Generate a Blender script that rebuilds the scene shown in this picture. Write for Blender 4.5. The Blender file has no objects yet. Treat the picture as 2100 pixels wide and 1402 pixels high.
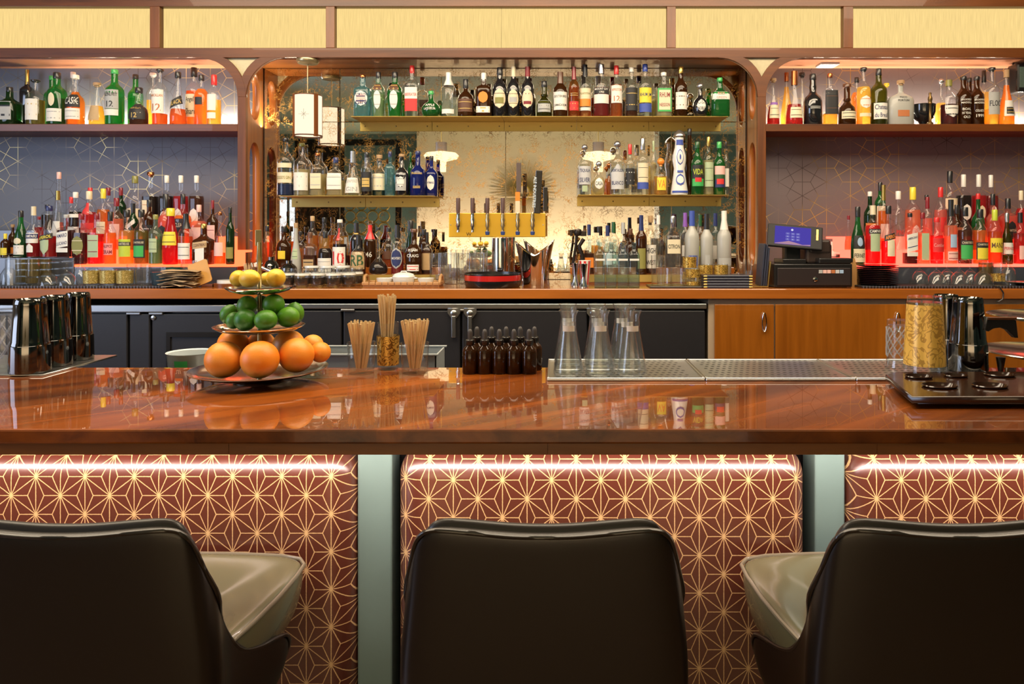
import bpy, bmesh, math, random
from mathutils import Vector, Matrix
random.seed(7)
PI = math.pi
SC = bpy.context.scene
COL = SC.collection
# ------------------------------------------------------------------ camera, world, lights, exposure
F, CX, CY, CAMZ = 1530.0, 1145.0, 475.0, 1.44
cam_data = bpy.data.cameras.new('camera')
cam_data.sensor_width = 36
cam_data.lens = F * 36 / 2100
cam_data.shift_x = -(CX - 1050) / 2100
cam_data.shift_y = -(701 - CY) / 2100
cam_data.clip_start = 0.05
cam = bpy.data.objects.new('camera', cam_data)
cam.location = (0, 0, CAMZ)
cam.rotation_euler = (PI / 2, 0, 0)
COL.objects.link(cam)
SC.camera = cam
SC.view_settings.view_transform = 'Standard'
SC.view_settings.look = 'None'
SC.view_settings.exposure = 0.0
SC.view_settings.gamma = 1.0
SC.view_settings.use_curve_mapping = False
SC.cycles.max_bounces = 10
SC.cycles.transparent_max_bounces = 28
SC.cycles.glossy_bounces = 6
SC.cycles.sample_clamp_indirect = 4.0
SC.cycles.caustics_reflective = False
SC.cycles.caustics_refractive = False
SC.cycles.use_denoising = True
world = bpy.data.worlds.new('world')
SC.world = world
world.use_nodes = True
world.node_tree.nodes['Background'].inputs[0].default_value = (1.0, 0.85, 0.7, 1)
world.node_tree.nodes['Background'].inputs[1].default_value = 0.25


def area(name, loc, direction, sx, sy, power, color, spread=PI):
    l = bpy.data.lights.new(name, 'AREA')
    l.shape = 'RECTANGLE'
    l.size, l.size_y = sx, sy
    l.energy = power
    l.color = color
    l.spread = spread
    o = bpy.data.objects.new(name, l)
    o.location = loc
    o.rotation_euler = Vector(direction).to_track_quat('-Z', 'Y').to_euler()
    COL.objects.link(o)
    return o


WARM = (1.0, 0.80, 0.55)
# added soft fill over the room in front of the bar, no real fixture
area('room_fill_light', (-0.4, 1.75, 3.22), (0, 0.15, -1), 5.0, 0.7, 120, (1.0, 0.84, 0.62))
area('aisle_fill_light', (0.0, 2.9, 3.22), (0, 0.35, -1), 5.6, 0.6, 120, (1.0, 0.80, 0.56))  # added front fill to lift the back bar bottles, no real fixture
area('rear_wall_fill_light', (-0.4, -3.75, 0.35), (0, -0.40, 1), 5.5, 0.3, 170, (1.0, 0.84, 0.64))  # added wash below the mirror's view, brightens the cream wall
# daylight of the street windows on one side
area('window_daylight', (-4.6, 0.8, 1.9), (1, 0.55, -0.12), 2.2, 1.8, 75, (0.62, 0.74, 1.0))
# LED strips
area('bar_underside_led', (-0.2, 1.490, 1.030), (0, 1.0, -0.85), 4.6, 0.016, 23, (1.0, 0.78, 0.70))
area('left_bay_cove_led', (-2.35, 4.44, 2.435), (0, -0.25, -1), 1.5, 0.03, 14, (1.0, 0.66, 0.46))
area('right_bay_cove_led', (2.05, 4.44, 2.435), (0, -0.25, -1), 1.6, 0.03, 14, (1.0, 0.70, 0.54))
area('left_shelf_led', (-2.35, 4.475, 2.068), (0, 0.05, 1), 1.5, 0.015, 19, (1.0, 0.88, 0.66))
area('right_shelf_led', (2.05, 4.475, 2.068), (0, 0.05, 1), 1.6, 0.015, 20, (1.0, 0.90, 0.72))
area('mirror_bay_light', (0.0, 4.30, 2.435), (0, -0.1, -1), 2.2, 0.05, 16, (1.0, 0.80, 0.50))


# ------------------------------------------------------------------ pixel helpers (photo frame 2100x1402)
def X_at(px, D):
    return (px - CX) * D / F


def Z_at(py, D):
    return CAMZ - (py - CY) * D / F


def D_on(py, z):
    return F * (CAMZ - z) / (py - CY)


# ------------------------------------------------------------------ materials
MATS = {}


def newmat(key):
    m = bpy.data.materials.new(key)
    m.use_nodes = True
    nt = m.node_tree
    for n in list(nt.nodes):
        nt.nodes.remove(n)
    out = nt.nodes.new('ShaderNodeOutputMaterial')
    return m, nt, out


def N(nt, t, **kw):
    n = nt.nodes.new(t)
    for k, v in kw.items():
        setattr(n, k, v)
    return n


def setin(n, **kw):
    for k, v in kw.items():
        k = k.replace('_', ' ')
        if isinstance(v, tuple) and len(v) == 3 and n.inputs[k].type == 'RGBA':
            v = v + (1,)
        n.inputs[k].default_value = v


def plain(name, col, rough=0.5, metal=0.0, coat=0.0, var=0.0, scale=30, emit=0.0, spec=0.5):
    key = ('p', name)
    if key in MATS:
        return MATS[key]
    m, nt, out = newmat(name)
    b = N(nt, 'ShaderNodeBsdfPrincipled')
    setin(b, Base_Color=col, Roughness=rough, Metallic=metal, Coat_Weight=coat, Coat_Roughness=0.06)
    b.inputs['Specular IOR Level'].default_value = spec
    if var > 0:
        tc = N(nt, 'ShaderNodeTexCoord')
        nz = N(nt, 'ShaderNodeTexNoise')
        setin(nz, Scale=scale, Detail=4.0)
        mx = N(nt, 'ShaderNodeMixRGB', blend_type='MULTIPLY')
        mx.inputs[0].default_value = var
        mx.inputs[1].default_value = col + (1,)
        nt.links.new(tc.outputs['Object'], nz.inputs['Vector'])
        nt.links.new(nz.outputs['Fac'], mx.inputs[2])
        nt.links.new(mx.outputs[0], b.inputs['Base Color'])
    if emit:
        setin(b, Emission_Color=col, Emission_Strength=emit)
    nt.links.new(b.outputs[0], out.inputs[0])
    MATS[key] = m
    return m


def emis(name, col, st):
    key = ('e', name)
    if key not in MATS:
        m, nt, out = newmat(name)
        e = N(nt, 'ShaderNodeEmission')
        e.inputs[0].default_value = col + (1,)
        e.inputs[1].default_value = st
        nt.links.new(e.outputs[0], out.inputs[0])
        MATS[key] = m
    return MATS[key]


def wood(name, c1, c2, rough=0.35, coat=0.3, axis=0, scale=1.0, rot=0.0, board=0.0):
    """grain runs along the given axis of the object's own coordinates"""
    key = ('w', name)
    if key in MATS:
        return MATS[key]
    m, nt, out = newmat(name)
    b = N(nt, 'ShaderNodeBsdfPrincipled')
    setin(b, Roughness=rough, Coat_Weight=coat, Coat_Roughness=0.012, Coat_IOR=1.7)
    b.inputs['Specular IOR Level'].default_value = 0.5 if coat < 0.9 else 0.12
    tc = N(nt, 'ShaderNodeTexCoord')
    mp = N(nt, 'ShaderNodeMapping')
    sc = [22 * scale] * 3
    sc[axis] = 1.6 * scale
    mp.inputs['Scale'].default_value = sc
    mr = N(nt, 'ShaderNodeMapping')
    mr.inputs['Rotation'].default_value = (0, 0, rot)
    nz = N(nt, 'ShaderNodeTexNoise')
    setin(nz, Scale=1.0, Detail=6.0, Roughness=0.62, Distortion=0.6)
    nz2 = N(nt, 'ShaderNodeTexNoise')
    setin(nz2, Scale=0.35, Detail=3.0)
    add = N(nt, 'ShaderNodeMath', operation='ADD')
    mul = N(nt, 'ShaderNodeMath', operation='MULTIPLY')
    mul.inputs[1].default_value = 0.5
    cr = N(nt, 'ShaderNodeValToRGB')
    cr.color_ramp.elements[0].position = 0.34
    cr.color_ramp.elements[1].position = 0.66
    cr.color_ramp.elements[0].color = c1 + (1,)
    cr.color_ramp.elements[1].color = c2 + (1,)
    L = nt.links.new
    L(tc.outputs['Object'], mr.inputs[0])
    L(mr.outputs[0], mp.inputs[0])
    L(mp.outputs[0], nz.inputs['Vector'])
    L(mp.outputs[0], nz2.inputs['Vector'])
    L(nz.outputs['Fac'], add.inputs[0])
    L(nz2.outputs['Fac'], add.inputs[1])
    L(add.outputs[0], mul.inputs[0])
    L(mul.outputs[0], cr.inputs[0])
    last = cr.outputs[0]
    if board:
        br = N(nt, 'ShaderNodeTexWhiteNoise', noise_dimensions='1D')
        sp = N(nt, 'ShaderNodeSeparateXYZ')
        dv = N(nt, 'ShaderNodeMath', operation='DIVIDE')
        dv.inputs[1].default_value = board
        fl = N(nt, 'ShaderNodeMath', operation='FLOOR')
        mr2 = N(nt, 'ShaderNodeMapRange')
        mr2.inputs['To Min'].default_value = 0.7
        mr2.inputs['To Max'].default_value = 1.15
        vm = N(nt, 'ShaderNodeVectorMath', operation='SCALE')
        L(mr.outputs[0], sp.inputs[0])
        L(sp.outputs[1], dv.inputs[0])
        L(dv.outputs[0], fl.inputs[0])
        L(fl.outputs[0], br.inputs['W'])
        L(br.outputs['Value'], mr2.inputs['Value'])
        L(last, vm.inputs[0])
        L(mr2.outputs[0], vm.inputs['Scale'])
        last = vm.outputs[0]
    L(last, b.inputs['Base Color'])
    L(b.outputs[0], out.inputs[0])
    MATS[key] = m
    return m


def thin_glass(name, tint, body=0.0, rough=0.03, edge=1.0):
    """one wall of glass: tinted see-through, darker towards grazing, mirror-like by Fresnel, a little body colour"""
    key = ('g', name)
    if key in MATS:
        return MATS[key]
    m, nt, out = newmat(name)
    L = nt.links.new
    ge = N(nt, 'ShaderNodeNewGeometry')
    dt = N(nt, 'ShaderNodeVectorMath', operation='DOT_PRODUCT')
    L(ge.outputs['Normal'], dt.inputs[0])
    L(ge.outputs['Incoming'], dt.inputs[1])
    ab_ = N(nt, 'ShaderNodeMath', operation='ABSOLUTE')
    L(dt.outputs['Value'], ab_.inputs[0])
    fc = N(nt, 'ShaderNodeMath', operation='SUBTRACT')
    fc.inputs[0].default_value = 1.0
    L(ab_.outputs[0], fc.inputs[1])
    f3 = N(nt, 'ShaderNodeMath', operation='POWER')
    f3.inputs[1].default_value = 2.5
    L(fc.outputs[0], f3.inputs[0])
    f5 = N(nt, 'ShaderNodeMath', operation='POWER')
    f5.inputs[1].default_value = 5.0
    L(fc.outputs[0], f5.inputs[0])
    sch = N(nt, 'ShaderNodeMath', operation='MULTIPLY_ADD')
    sch.inputs[1].default_value = 0.90
    sch.inputs[2].default_value = 0.035
    L(f5.outputs[0], sch.inputs[0])
    tm = N(nt, 'ShaderNodeMixRGB')
    tm.inputs[1].default_value = tint + (1,)
    k = 0.45 * edge
    tm.inputs[2].default_value = tuple((1 - k) * t + k * t * t * 0.6 for t in tint) + (1,)
    L(f3.outputs[0], tm.inputs[0])
    tr = N(nt, 'ShaderNodeBsdfTransparent')
    L(tm.outputs[0], tr.inputs[0])
    last = tr.outputs[0]
    if body > 0:
        df = N(nt, 'ShaderNodeBsdfTranslucent')
        df.inputs[0].default_value = tint + (1,)
        d2 = N(nt, 'ShaderNodeBsdfDiffuse')
        d2.inputs[0].default_value = tint + (1,)
        a = N(nt, 'ShaderNodeMixShader')
        L(df.outputs[0], a.inputs[1])
        L(d2.outputs[0], a.inputs[2])
        mx = N(nt, 'ShaderNodeMixShader')
        mx.inputs[0].default_value = body
        L(last, mx.inputs[1])
        L(a.outputs[0], mx.inputs[2])
        last = mx.outputs[0]
    gl = N(nt, 'ShaderNodeBsdfGlossy')
    gl.inputs['Color'].default_value = (1, 1, 1, 1)
    gl.inputs['Roughness'].default_value = rough
    mx = N(nt, 'ShaderNodeMixShader')
    L(sch.outputs[0], mx.inputs[0])
    L(last, mx.inputs[1])
    L(gl.outputs[0], mx.inputs[2])
    L(mx.outputs[0], out.inputs[0])
    MATS[key] = m
    return m


GLASS = {
    'c': (0.965, 0.975, 0.975), 'g': (0.10, 0.55, 0.17), 'G': (0.05, 0.16, 0.05), 'b': (0.20, 0.07, 0.02),
    'B': (0.04, 0.07, 0.5), 'o': (0.30, 0.30, 0.05), 'a': (0.75, 0.40, 0.12), 'l': (0.45, 0.78, 0.85), 'r': (0.75, 0.04, 0.05),
    'p': (0.9, 0.62, 0.55), 'm': (0.62, 0.85, 0.70)}
GNAME = {'c': 'clear_glass', 'g': 'green_glass', 'G': 'dark_green_glass', 'b': 'brown_glass', 'B': 'cobalt_glass', 'o': 'olive_glass',
         'a': 'amber_glass', 'l': 'pale_blue_glass', 'r': 'red_glass', 'p': 'rose_glass', 'm': 'mint_glass'}


def glass(c):
    if c == 'k':
        return plain('black_bottle', (0.012, 0.012, 0.014), 0.08, coat=1.0)
    if c == 'f':
        return plain('frosted_glass', (0.40, 0.40, 0.37), 0.38, coat=0.2)
    if c == 'w':
        return plain('white_ceramic', (0.8, 0.8, 0.78), 0.15, coat=0.6)
    return thin_glass(GNAME[c], GLASS[c], body={'c': 0.02, 'b': 0.3, 'B': 0.35, 'G': 0.25, 'g': 0.16, 'r': 0.5}.get(c, 0.12))


LIQ = {'amber': (0.86, 0.38, 0.05), 'gold': (0.93, 0.62, 0.14), 'yellow': (0.95, 0.72, 0.18), 'red': (0.85, 0.02, 0.03), 'dred': (0.16, 0.012, 0.01),
       'orange': (0.98, 0.42, 0.06), 'dark': (0.05, 0.014, 0.006), 'brown': (0.22, 0.06, 0.012), 'clear': (0.88, 0.90, 0.88), 'green': (0.25, 0.45, 0.08),
       'pink': (1.0, 0.45, 0.38), 'ruby': (0.55, 0.03, 0.02), 'olive': (0.40, 0.33, 0.05), 'pale': (0.93, 0.85, 0.55), 'peach': (1.0, 0.50, 0.30),
       'teal': (0.04, 0.14, 0.13), 'blue': (0.05, 0.10, 0.32), 'lime': (0.10, 0.55, 0.22), 'copper': (0.80, 0.24, 0.04)}


def liquid(c):
    key = ('l', c)
    if key in MATS:
        return MATS[key]
    col = LIQ[c]
    m, nt, out = newmat(c + '_liquor')
    L = nt.links.new
    tr = N(nt, 'ShaderNodeBsdfTransparent')
    tr.inputs[0].default_value = col + (1,)
    a = N(nt, 'ShaderNodeBsdfTranslucent')
    a.inputs[0].default_value = col + (1,)
    b = N(nt, 'ShaderNodeBsdfDiffuse')
    b.inputs[0].default_value = col + (1,)
    ab = N(nt, 'ShaderNodeMixShader')
    L(a.outputs[0], ab.inputs[1])
    L(b.outputs[0], ab.inputs[2])
    mx = N(nt, 'ShaderNodeMixShader')
    mx.inputs[0].default_value = 0.05 if c == 'clear' else 0.30
    L(tr.outputs[0], mx.inputs[1])
    L(ab.outputs[0], mx.inputs[2])
    L(mx.outputs[0], out.inputs[0])
    MATS[key] = m
    return m


PAP = {'white': (0.80, 0.78, 0.72), 'cream': (0.74, 0.66, 0.46), 'grey': (0.42, 0.43, 0.42), 'black': (0.018, 0.018, 0.02), 'tan': (0.5, 0.34, 0.17),
       'yellow': (0.80, 0.66, 0.05), 'lime': (0.52, 0.62, 0.05), 'green': (0.05, 0.42, 0.10), 'red': (0.65, 0.03, 0.03), 'orange': (0.85, 0.26, 0.03),
       'pink': (0.85, 0.30, 0.28), 'blue': (0.05, 0.09, 0.40), 'navy': (0.02, 0.03, 0.12), 'gold': (0.60, 0.42, 0.12), 'brown': (0.12, 0.05, 0.025),
       'silver': (0.55, 0.56, 0.58), 'teal': (0.05, 0.25, 0.22), 'olive': (0.25, 0.24, 0.06), 'dred': (0.22, 0.012, 0.02), 'ltgreen': (0.42, 0.52, 0.32),
       'cork': (0.52, 0.34, 0.18), 'ltblue': (0.35, 0.5, 0.7), 'copper': (0.5, 0.17, 0.06), 'dgreen': (0.02, 0.09, 0.03), 'rose': (0.8, 0.5, 0.45), 'violet': (0.25, 0.10, 0.45)}


def paper(c):
    return plain(c + '_print', PAP[c], 0.55, var=0.12, scale=90)


def capm(c):
    if c in ('silver', 'gold', 'copper'):
        return plain(c + '_foil', PAP[c], 0.25, metal=0.9)
    if c == 'cork':
        return plain('cork_stopper', PAP[c], 0.8, var=0.5, scale=200)
    return plain(c + '_cap', PAP[c], 0.3, coat=0.3)


CHROME = plain('chrome', (0.75, 0.76, 0.78), 0.07, metal=1.0)
STEEL = plain('brushed_steel', (0.55, 0.55, 0.54), 0.28, metal=1.0)
BLACKST = plain('dark_chrome', (0.16, 0.155, 0.15), 0.08, metal=1.0)
BRASS = plain('satin_brass', (0.62, 0.45, 0.13), 0.34, metal=0.75)
GOLD = plain('gold_leaf', (0.72, 0.45, 0.08), 0.22, metal=0.85)
RUBBER = plain('black_rubber', (0.012, 0.012, 0.014), 0.5)
BLACK = plain('black_plastic', (0.012, 0.011, 0.011), 0.25, coat=0.2)
CLEAR = thin_glass('drinking_glass', (0.975, 0.985, 0.985), body=0.014, edge=1.2)
W_FRAME = wood('walnut_frame', (0.060, 0.016, 0.003), (0.185, 0.052, 0.006), 0.42, 0.12, axis=0)
W_FRAMEV = wood('walnut_frame_upright', (0.068, 0.018, 0.003), (0.21, 0.060, 0.007), 0.42, 0.12, axis=2)
W_BAY = wood('mahogany_bay', (0.17, 0.045, 0.008), (0.42, 0.14, 0.026), 0.34, 0.25, axis=2)
W_BAYH = wood('mahogany_ceiling', (0.17, 0.045, 0.008), (0.42, 0.14, 0.026), 0.34, 0.25, axis=0)
W_COUNTER = wood('counter_wood', (0.25, 0.066, 0.008), (0.45, 0.135, 0.018), 0.2, 0.7, axis=0)
W_BAR = wood('bar_veneer', (0.055, 0.009, 0.001), (0.36, 0.085, 0.006), 0.5, 1.0, axis=0, scale=0.8, rot=math.radians(-38), board=0.21)
W_APRON = wood('bar_apron', (0.11, 0.032, 0.004), (0.27, 0.085, 0.010), 0.42, 0.12, axis=0, scale=0.8)
W_CAB = wood('cabinet_veneer', (0.20, 0.055, 0.004), (0.42, 0.135, 0.012), 0.25, 0.45, axis=2, scale=0.7)
LEATHER = plain('dark_leather', (0.011, 0.0062, 0.0034), 0.38, coat=0.15)
LEATHER_IN = plain('olive_leather_led_sheen', (0.12, 0.118, 0.062), 0.26, coat=0.5)  # same leather as the backs, LED sheen put into a lighter colour


# ------------------------------------------------------------------ mesh helpers
def obj(name, me, parent=None, loc=(0, 0, 0), mat=None, rot=None):
    if isinstance(me, bmesh.types.BMesh):
        m = bpy.data.meshes.new(name)
        me.to_mesh(m)
        me.free()
        me = m
    o = bpy.data.objects.new(name, me)
    if mat is not None and me is not None and not me.materials:
        me.materials.append(mat)
    o.location = loc
    if rot:
        o.rotation_euler = rot
    COL.objects.link(o)
    o.parent = parent
    return o


USED = {}


def tag(o, label, cat, group=None, kind=None):
    n = len(label.split())
    if not (4 <= n <= 16):
        print('LABEL LENGTH', n, label)
    if label in USED and not group:
        print('DUP LABEL', label)
    USED[label] = 1
    o['label'] = label
    o['category'] = cat
    if group:
        o['group'] = group
    if kind:
        o['kind'] = kind
    return o


def thing(name, label, cat, loc=(0, 0, 0), rz=0, group=None):
    o = bpy.data.objects.new(name, None)
    o.empty_display_size = 0.02
    o.location = loc
    o.rotation_euler = (0, 0, rz)
    COL.objects.link(o)
    return tag(o, label, cat, group)


def copy_tree(o, parent=None):
    c = o.copy()
    COL.objects.link(c)
    c.parent = parent
    for ch in [x for x in o.children]:
        copy_tree(ch, c)
    return c


def structure(o):
    o['kind'] = 'structure'
    return o


def smooth(me, ang=40):
    for p in me.polygons:
        p.use_smooth = True
    try:
        me.set_sharp_from_angle(angle=math.radians(ang))
    except Exception:
        pass
    return me


def box(x0, x1, y0, y1, z0, z1, bev=0.0, seg=2, bm=None):
    own = bm is None
    b = bmesh.new()
    bmesh.ops.create_cube(b, size=1)
    for v in b.verts:
        v.co = Vector(((x0 + x1) / 2 + v.co.x * (x1 - x0), (y0 + y1) / 2 + v.co.y * (y1 - y0), (z0 + z1) / 2 + v.co.z * (z1 - z0)))
    if bev > 0:
        bmesh.ops.bevel(b, geom=b.edges[:], offset=bev, segments=seg, affect='EDGES', profile=0.5)
    if own:
        return b
    me = bpy.data.meshes.new('t')
    b.to_mesh(me)
    b.free()
    bm.from_mesh(me)
    bpy.data.meshes.remove(me)
    return bm


def boxobj(name, dims, mat, parent=None, bev=0.0, seg=2):
    """dims x0,x1,y0,y1,z0,z1; the origin sits at the box's low corner centre so grain varies"""
    x0, x1, y0, y1, z0, z1 = dims
    cx, cy = (x0 + x1) / 2, (y0 + y1) / 2
    b = box(x0 - cx, x1 - cx, y0 - cy, y1 - cy, 0, z1 - z0, bev, seg)
    m = bpy.data.meshes.new(name)
    b.to_mesh(m)
    b.free()
    return obj(name, m, parent, (cx, cy, z0), mat)


def lathe(prof, seg=20, n=2.0, rx=1.0, ry=None, name='lathe', flute=0.0, nf=0, closed=False):
    """prof: list of (r, z); cross-section is a superellipse of exponent n; normals out"""
    ry = rx if ry is None else ry
    vs, fs = [], []
    rings = []
    for (r, z) in prof:
        if r <= 1e-6:
            vs.append((0, 0, z))
            rings.append([len(vs) - 1])
            continue
        ring = []
        for i in range(seg):
            t = 2 * PI * i / seg
            c, s = math.cos(t), math.sin(t)
            k = (abs(c) ** n + abs(s) ** n) ** (-1.0 / n)
            q = 1 + (flute * math.cos(nf * t) if nf else 0)
            vs.append((c * k * r * rx * q, s * k * r * ry * q, z))
            ring.append(len(vs) - 1)
        rings.append(ring)
    for a, b in zip(rings, rings[1:]):
        if len(a) == 1 and len(b) == 1:
            continue
        for i in range(seg):
            j = (i + 1) % seg
            if len(a) == 1:
                fs.append((a[0], b[j], b[i]))
            elif len(b) == 1:
                fs.append((a[i], a[j], b[0]))
            else:
                fs.append((a[i], a[j], b[j], b[i]))
    me = bpy.data.meshes.new(name)
    me.from_pydata(vs, [], fs)
    me.update()
    smooth(me, 50)
    return me


def extrude_poly(pts, depth, holes=(), axis='y', bev=0.0):
    """flat polygon pts in (u, v) with holes, extruded by depth; axis y: u->X, v->Z; axis x: u->Y, v->Z; axis z: u->X v->Y"""
    cu = bpy.data.curves.new('tmpcurve', 'CURVE')
    cu.dimensions = '2D'
    cu.fill_mode = 'BOTH'
    cu.extrude = depth / 2
    cu.bevel_depth = bev
    cu.bevel_resolution = 1
    for loop in [pts] + list(holes):
        sp = cu.splines.new('POLY')
        sp.points.add(len(loop) - 1)
        for p, q in zip(sp.points, loop):
            p.co = (q[0], q[1], 0, 1)
        sp.use_cyclic_u = True
    o = bpy.data.objects.new('tmpcurve', cu)
    COL.objects.link(o)
    dg = bpy.context.evaluated_depsgraph_get()
    me = bpy.data.meshes.new_from_object(o.evaluated_get(dg))
    bpy.data.objects.remove(o)
    bpy.data.curves.remove(cu)
    for v in me.vertices:
        u, w, t = v.co
        if axis == 'y':
            v.co = (u, t, w)
        elif axis == 'x':
            v.co = (t, u, w)
    me.materials.clear()
    b = bmesh.new()
    b.from_mesh(me)
    bmesh.ops.remove_doubles(b, verts=b.verts, dist=1e-5)
    bmesh.ops.recalc_face_normals(b, faces=b.faces)
    b.to_mesh(me)
    b.free()
    return me


def tube(path, r, seg=8, name='tube', closed=False, r2=None):
    vs, fs = [], []
    n = len(path)
    P = [Vector(p) for p in path]
    prev = None
    for i, p in enumerate(P):
        if closed:
            t = (P[(i + 1) % n] - P[i - 1]).normalized()
        else:
            t = (P[min(i + 1, n - 1)] - P[max(i - 1, 0)]).normalized()
        if prev is None:
            a = t.orthogonal().normalized()
        else:
            a = (prev - t * prev.dot(t))
            a = a.normalized() if a.length > 1e-6 else t.orthogonal().normalized()
        prev = a
        b = t.cross(a)
        rr = r if r2 is None else r + (r2 - r) * i / (n - 1)
        for k in range(seg):
            an = 2 * PI * k / seg
            vs.append(p + (a * math.cos(an) + b * math.sin(an)) * rr)
    m = n if closed else n - 1
    for i in range(m):
        for k in range(seg):
            k2 = (k + 1) % seg
            i2 = (i + 1) % n
            fs.append((i * seg + k, i * seg + k2, i2 * seg + k2, i2 * seg + k))
    if not closed:
        fs.append(tuple(range(seg - 1, -1, -1)))
        fs.append(tuple((n - 1) * seg + k for k in range(seg)))
    me = bpy.data.meshes.new(name)
    me.from_pydata([tuple(v) for v in vs], [], fs)
    me.update()
    smooth(me, 60)
    return me


def join_meshes(parts, name='joined'):
    b = bmesh.new()
    for me, mtx in parts:
        t = me.copy()
        if mtx is not None:
            t.transform(mtx)
        b.from_mesh(t)
        bpy.data.meshes.remove(t)
    me = bpy.data.meshes.new(name)
    b.to_mesh(me)
    b.free()
    return me


TEXTS = {}


def text_pts(s):
    """triangulated flat letters, centred, unit height"""
    if s in TEXTS:
        return TEXTS[s]
    cu = bpy.data.curves.new('t', 'FONT')
    cu.body = s
    cu.resolution_u = 2
    cu.align_x = 'CENTER'
    cu.offset = 0.012
    o = bpy.data.objects.new('t', cu)
    COL.objects.link(o)
    dg = bpy.context.evaluated_depsgraph_get()
    me = bpy.data.meshes.new_from_object(o.evaluated_get(dg))
    bpy.data.objects.remove(o)
    bpy.data.curves.remove(cu)
    xs = [v.co.x for v in me.vertices]
    ys = [v.co.y for v in me.vertices]
    x0, x1, y0, y1 = min(xs), max(xs), min(ys), max(ys)
    h = y1 - y0
    V = [((v.co.x - (x0 + x1) / 2) / h, (v.co.y - (y0 + y1) / 2) / h) for v in me.vertices]
    Fc = [tuple(p.vertices) for p in me.polygons]
    bpy.data.meshes.remove(me)
    TEXTS[s] = (V, Fc, (x1 - x0) / h)
    return TEXTS[s]


def flat_text(s, w, h, mat, parent, loc, rot, name='lettering'):
    V, Fc, asp = text_pts(s)
    k = min(h, w / asp)
    me = bpy.data.meshes.new(name)
    me.from_pydata([(x * k, y * k, 0) for x, y in V], [], Fc)
    return obj(name, me, parent, loc, mat, rot)


# ------------------------------------------------------------------ bottles
# profiles: (height fraction, radius fraction)
PROF = {
    'std': [(0, .86), (.015, 1), (.58, 1), (.64, .95), (.69, .72), (.73, .46), (.77, .36), (.97, .33)],
    'wine': [(0, .88), (.015, 1), (.56, 1), (.64, .90), (.70, .58), (.75, .40), (.82, .36), (.97, .36)],
    'slope': [(0, .88), (.015, 1), (.34, 1), (.46, .90), (.58, .66), (.68, .42), (.76, .34), (.97, .32)],
    'squat': [(0, .86), (.02, .98), (.30, 1), (.48, .98), (.57, .85), (.63, .55), (.68, .32), (.97, .28)],
    'bulb': [(0, .60), (.03, .78), (.15, .95), (.28, 1), (.40, .94), (.50, .70), (.57, .40), (.63, .28), (.97, .25)],
    'cone': [(0, .9), (.02, 1), (.20, .96), (.42, .72), (.58, .46), (.70, .34), (.97, .30)],
    'tall': [(0, .9), (.015, 1), (.40, 1), (.55, .84), (.68, .60), (.80, .48), (.97, .44)],
    'pot': [(0, .72), (.03, .92), (.10, 1), (.18, .90), (.26, .62), (.32, .34), (.36, .22), (.60, .17), (.92, .15), (.97, .19)],
    'taper': [(0, .72), (.02, .78), (.52, 1), (.62, .95), (.68, .70), (.73, .42), (.78, .36), (.97, .34)],
    'wide': [(0, .93), (.02, 1), (.55, 1), (.62, .88), (.67, .55), (.71, .24), (.75, .20), (.97, .19)],
    'sq': [(0, .94), (.015, 1), (.60, 1), (.66, .96), (.70, .66), (.72, .38), (.76, .32), (.97, .31)],
    'sqs': [(0, .94), (.02, 1), (.54, 1), (.60, .9), (.65, .55), (.70, .32), (.75, .28), (.97, .27)],
    'jug': [(0, .86), (.03, 1), (.30, 1), (.42, .9), (.50, .55), (.56, .34), (.60, .44), (.66, .36), (.97, .34)],
    'neck': [(0, .9), (.015, 1), (.46, 1), (.54, .86), (.60, .5), (.66, .36), (.74, .40), (.80, .34), (.97, .32)],
    'clase': [(0, .95), (.02, 1), (.06, .98), (.30, .70), (.40, .62), (.52, .78), (.60, .76), (.72, .52), (.82, .46), (.97, .60)],
}
EXP = {'sq': 5.0, 'sqs': 5.0, 'taper': 3.2, 'wide': 2.6}
DEP = {'wide': 0.55, 'clase': 1.0}
MESHC = {}


def rad_at(prof, f):
    for (a, ra), (b, rb) in zip(prof, prof[1:]):
        if f <= b:
            return ra + (rb - ra) * (f - a) / max(b - a, 1e-6)
    return prof[-1][1]


def surf_y(x, rx, ry, n):
    q = min(abs(x) / rx, 0.999)
    return -ry * (1 - q ** n) ** (1.0 / n)


def patch(prof, H, R, n, dep, z0, z1, a, kind, off, slant=0.0, nx=10, nz=None):
    nz = nz or (8 if kind == 'oval' else 3)
    vs, fs = [], []
    for j in range(nz + 1):
        v = j / nz
        z = z0 + (z1 - z0) * v
        w = a
        if kind == 'oval':
            w = a * math.sqrt(max(1 - (2 * v - 1) ** 2, 0.0)) + 1e-3
        elif kind == 'arch':
            w = a * (1.0 if v < .7 else math.sqrt(max(1 - ((v - .7) / .3) ** 2, 0.02)))
        elif kind == 'shield':
            w = a * (1.0 if v > .4 else max(.1, math.sqrt(v / .4)))
        for i in range(nx + 1):
            ph = (2 * i / nx - 1) * PI / 2
            u = math.sin(ph * 0.92) / math.sin(PI / 2 * 0.92) * w
            zz = z + slant * u
            r = rad_at(prof, min(max(zz, 0), .97)) * R
            rr = r + off
            x = u * r
            y = surf_y(x, rr, r * dep + off, n)
            vs.append((x, y, zz * H))
    for j in range(nz):
        for i in range(nx):
            p = j * (nx + 1) + i
            fs.append((p, p + 1, p + nx + 2, p + nx + 1))
    me = bpy.data.meshes.new('label')
    me.from_pydata(vs, [], fs)
    for p in me.polygons:
        p.use_smooth = True
    return me


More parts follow.
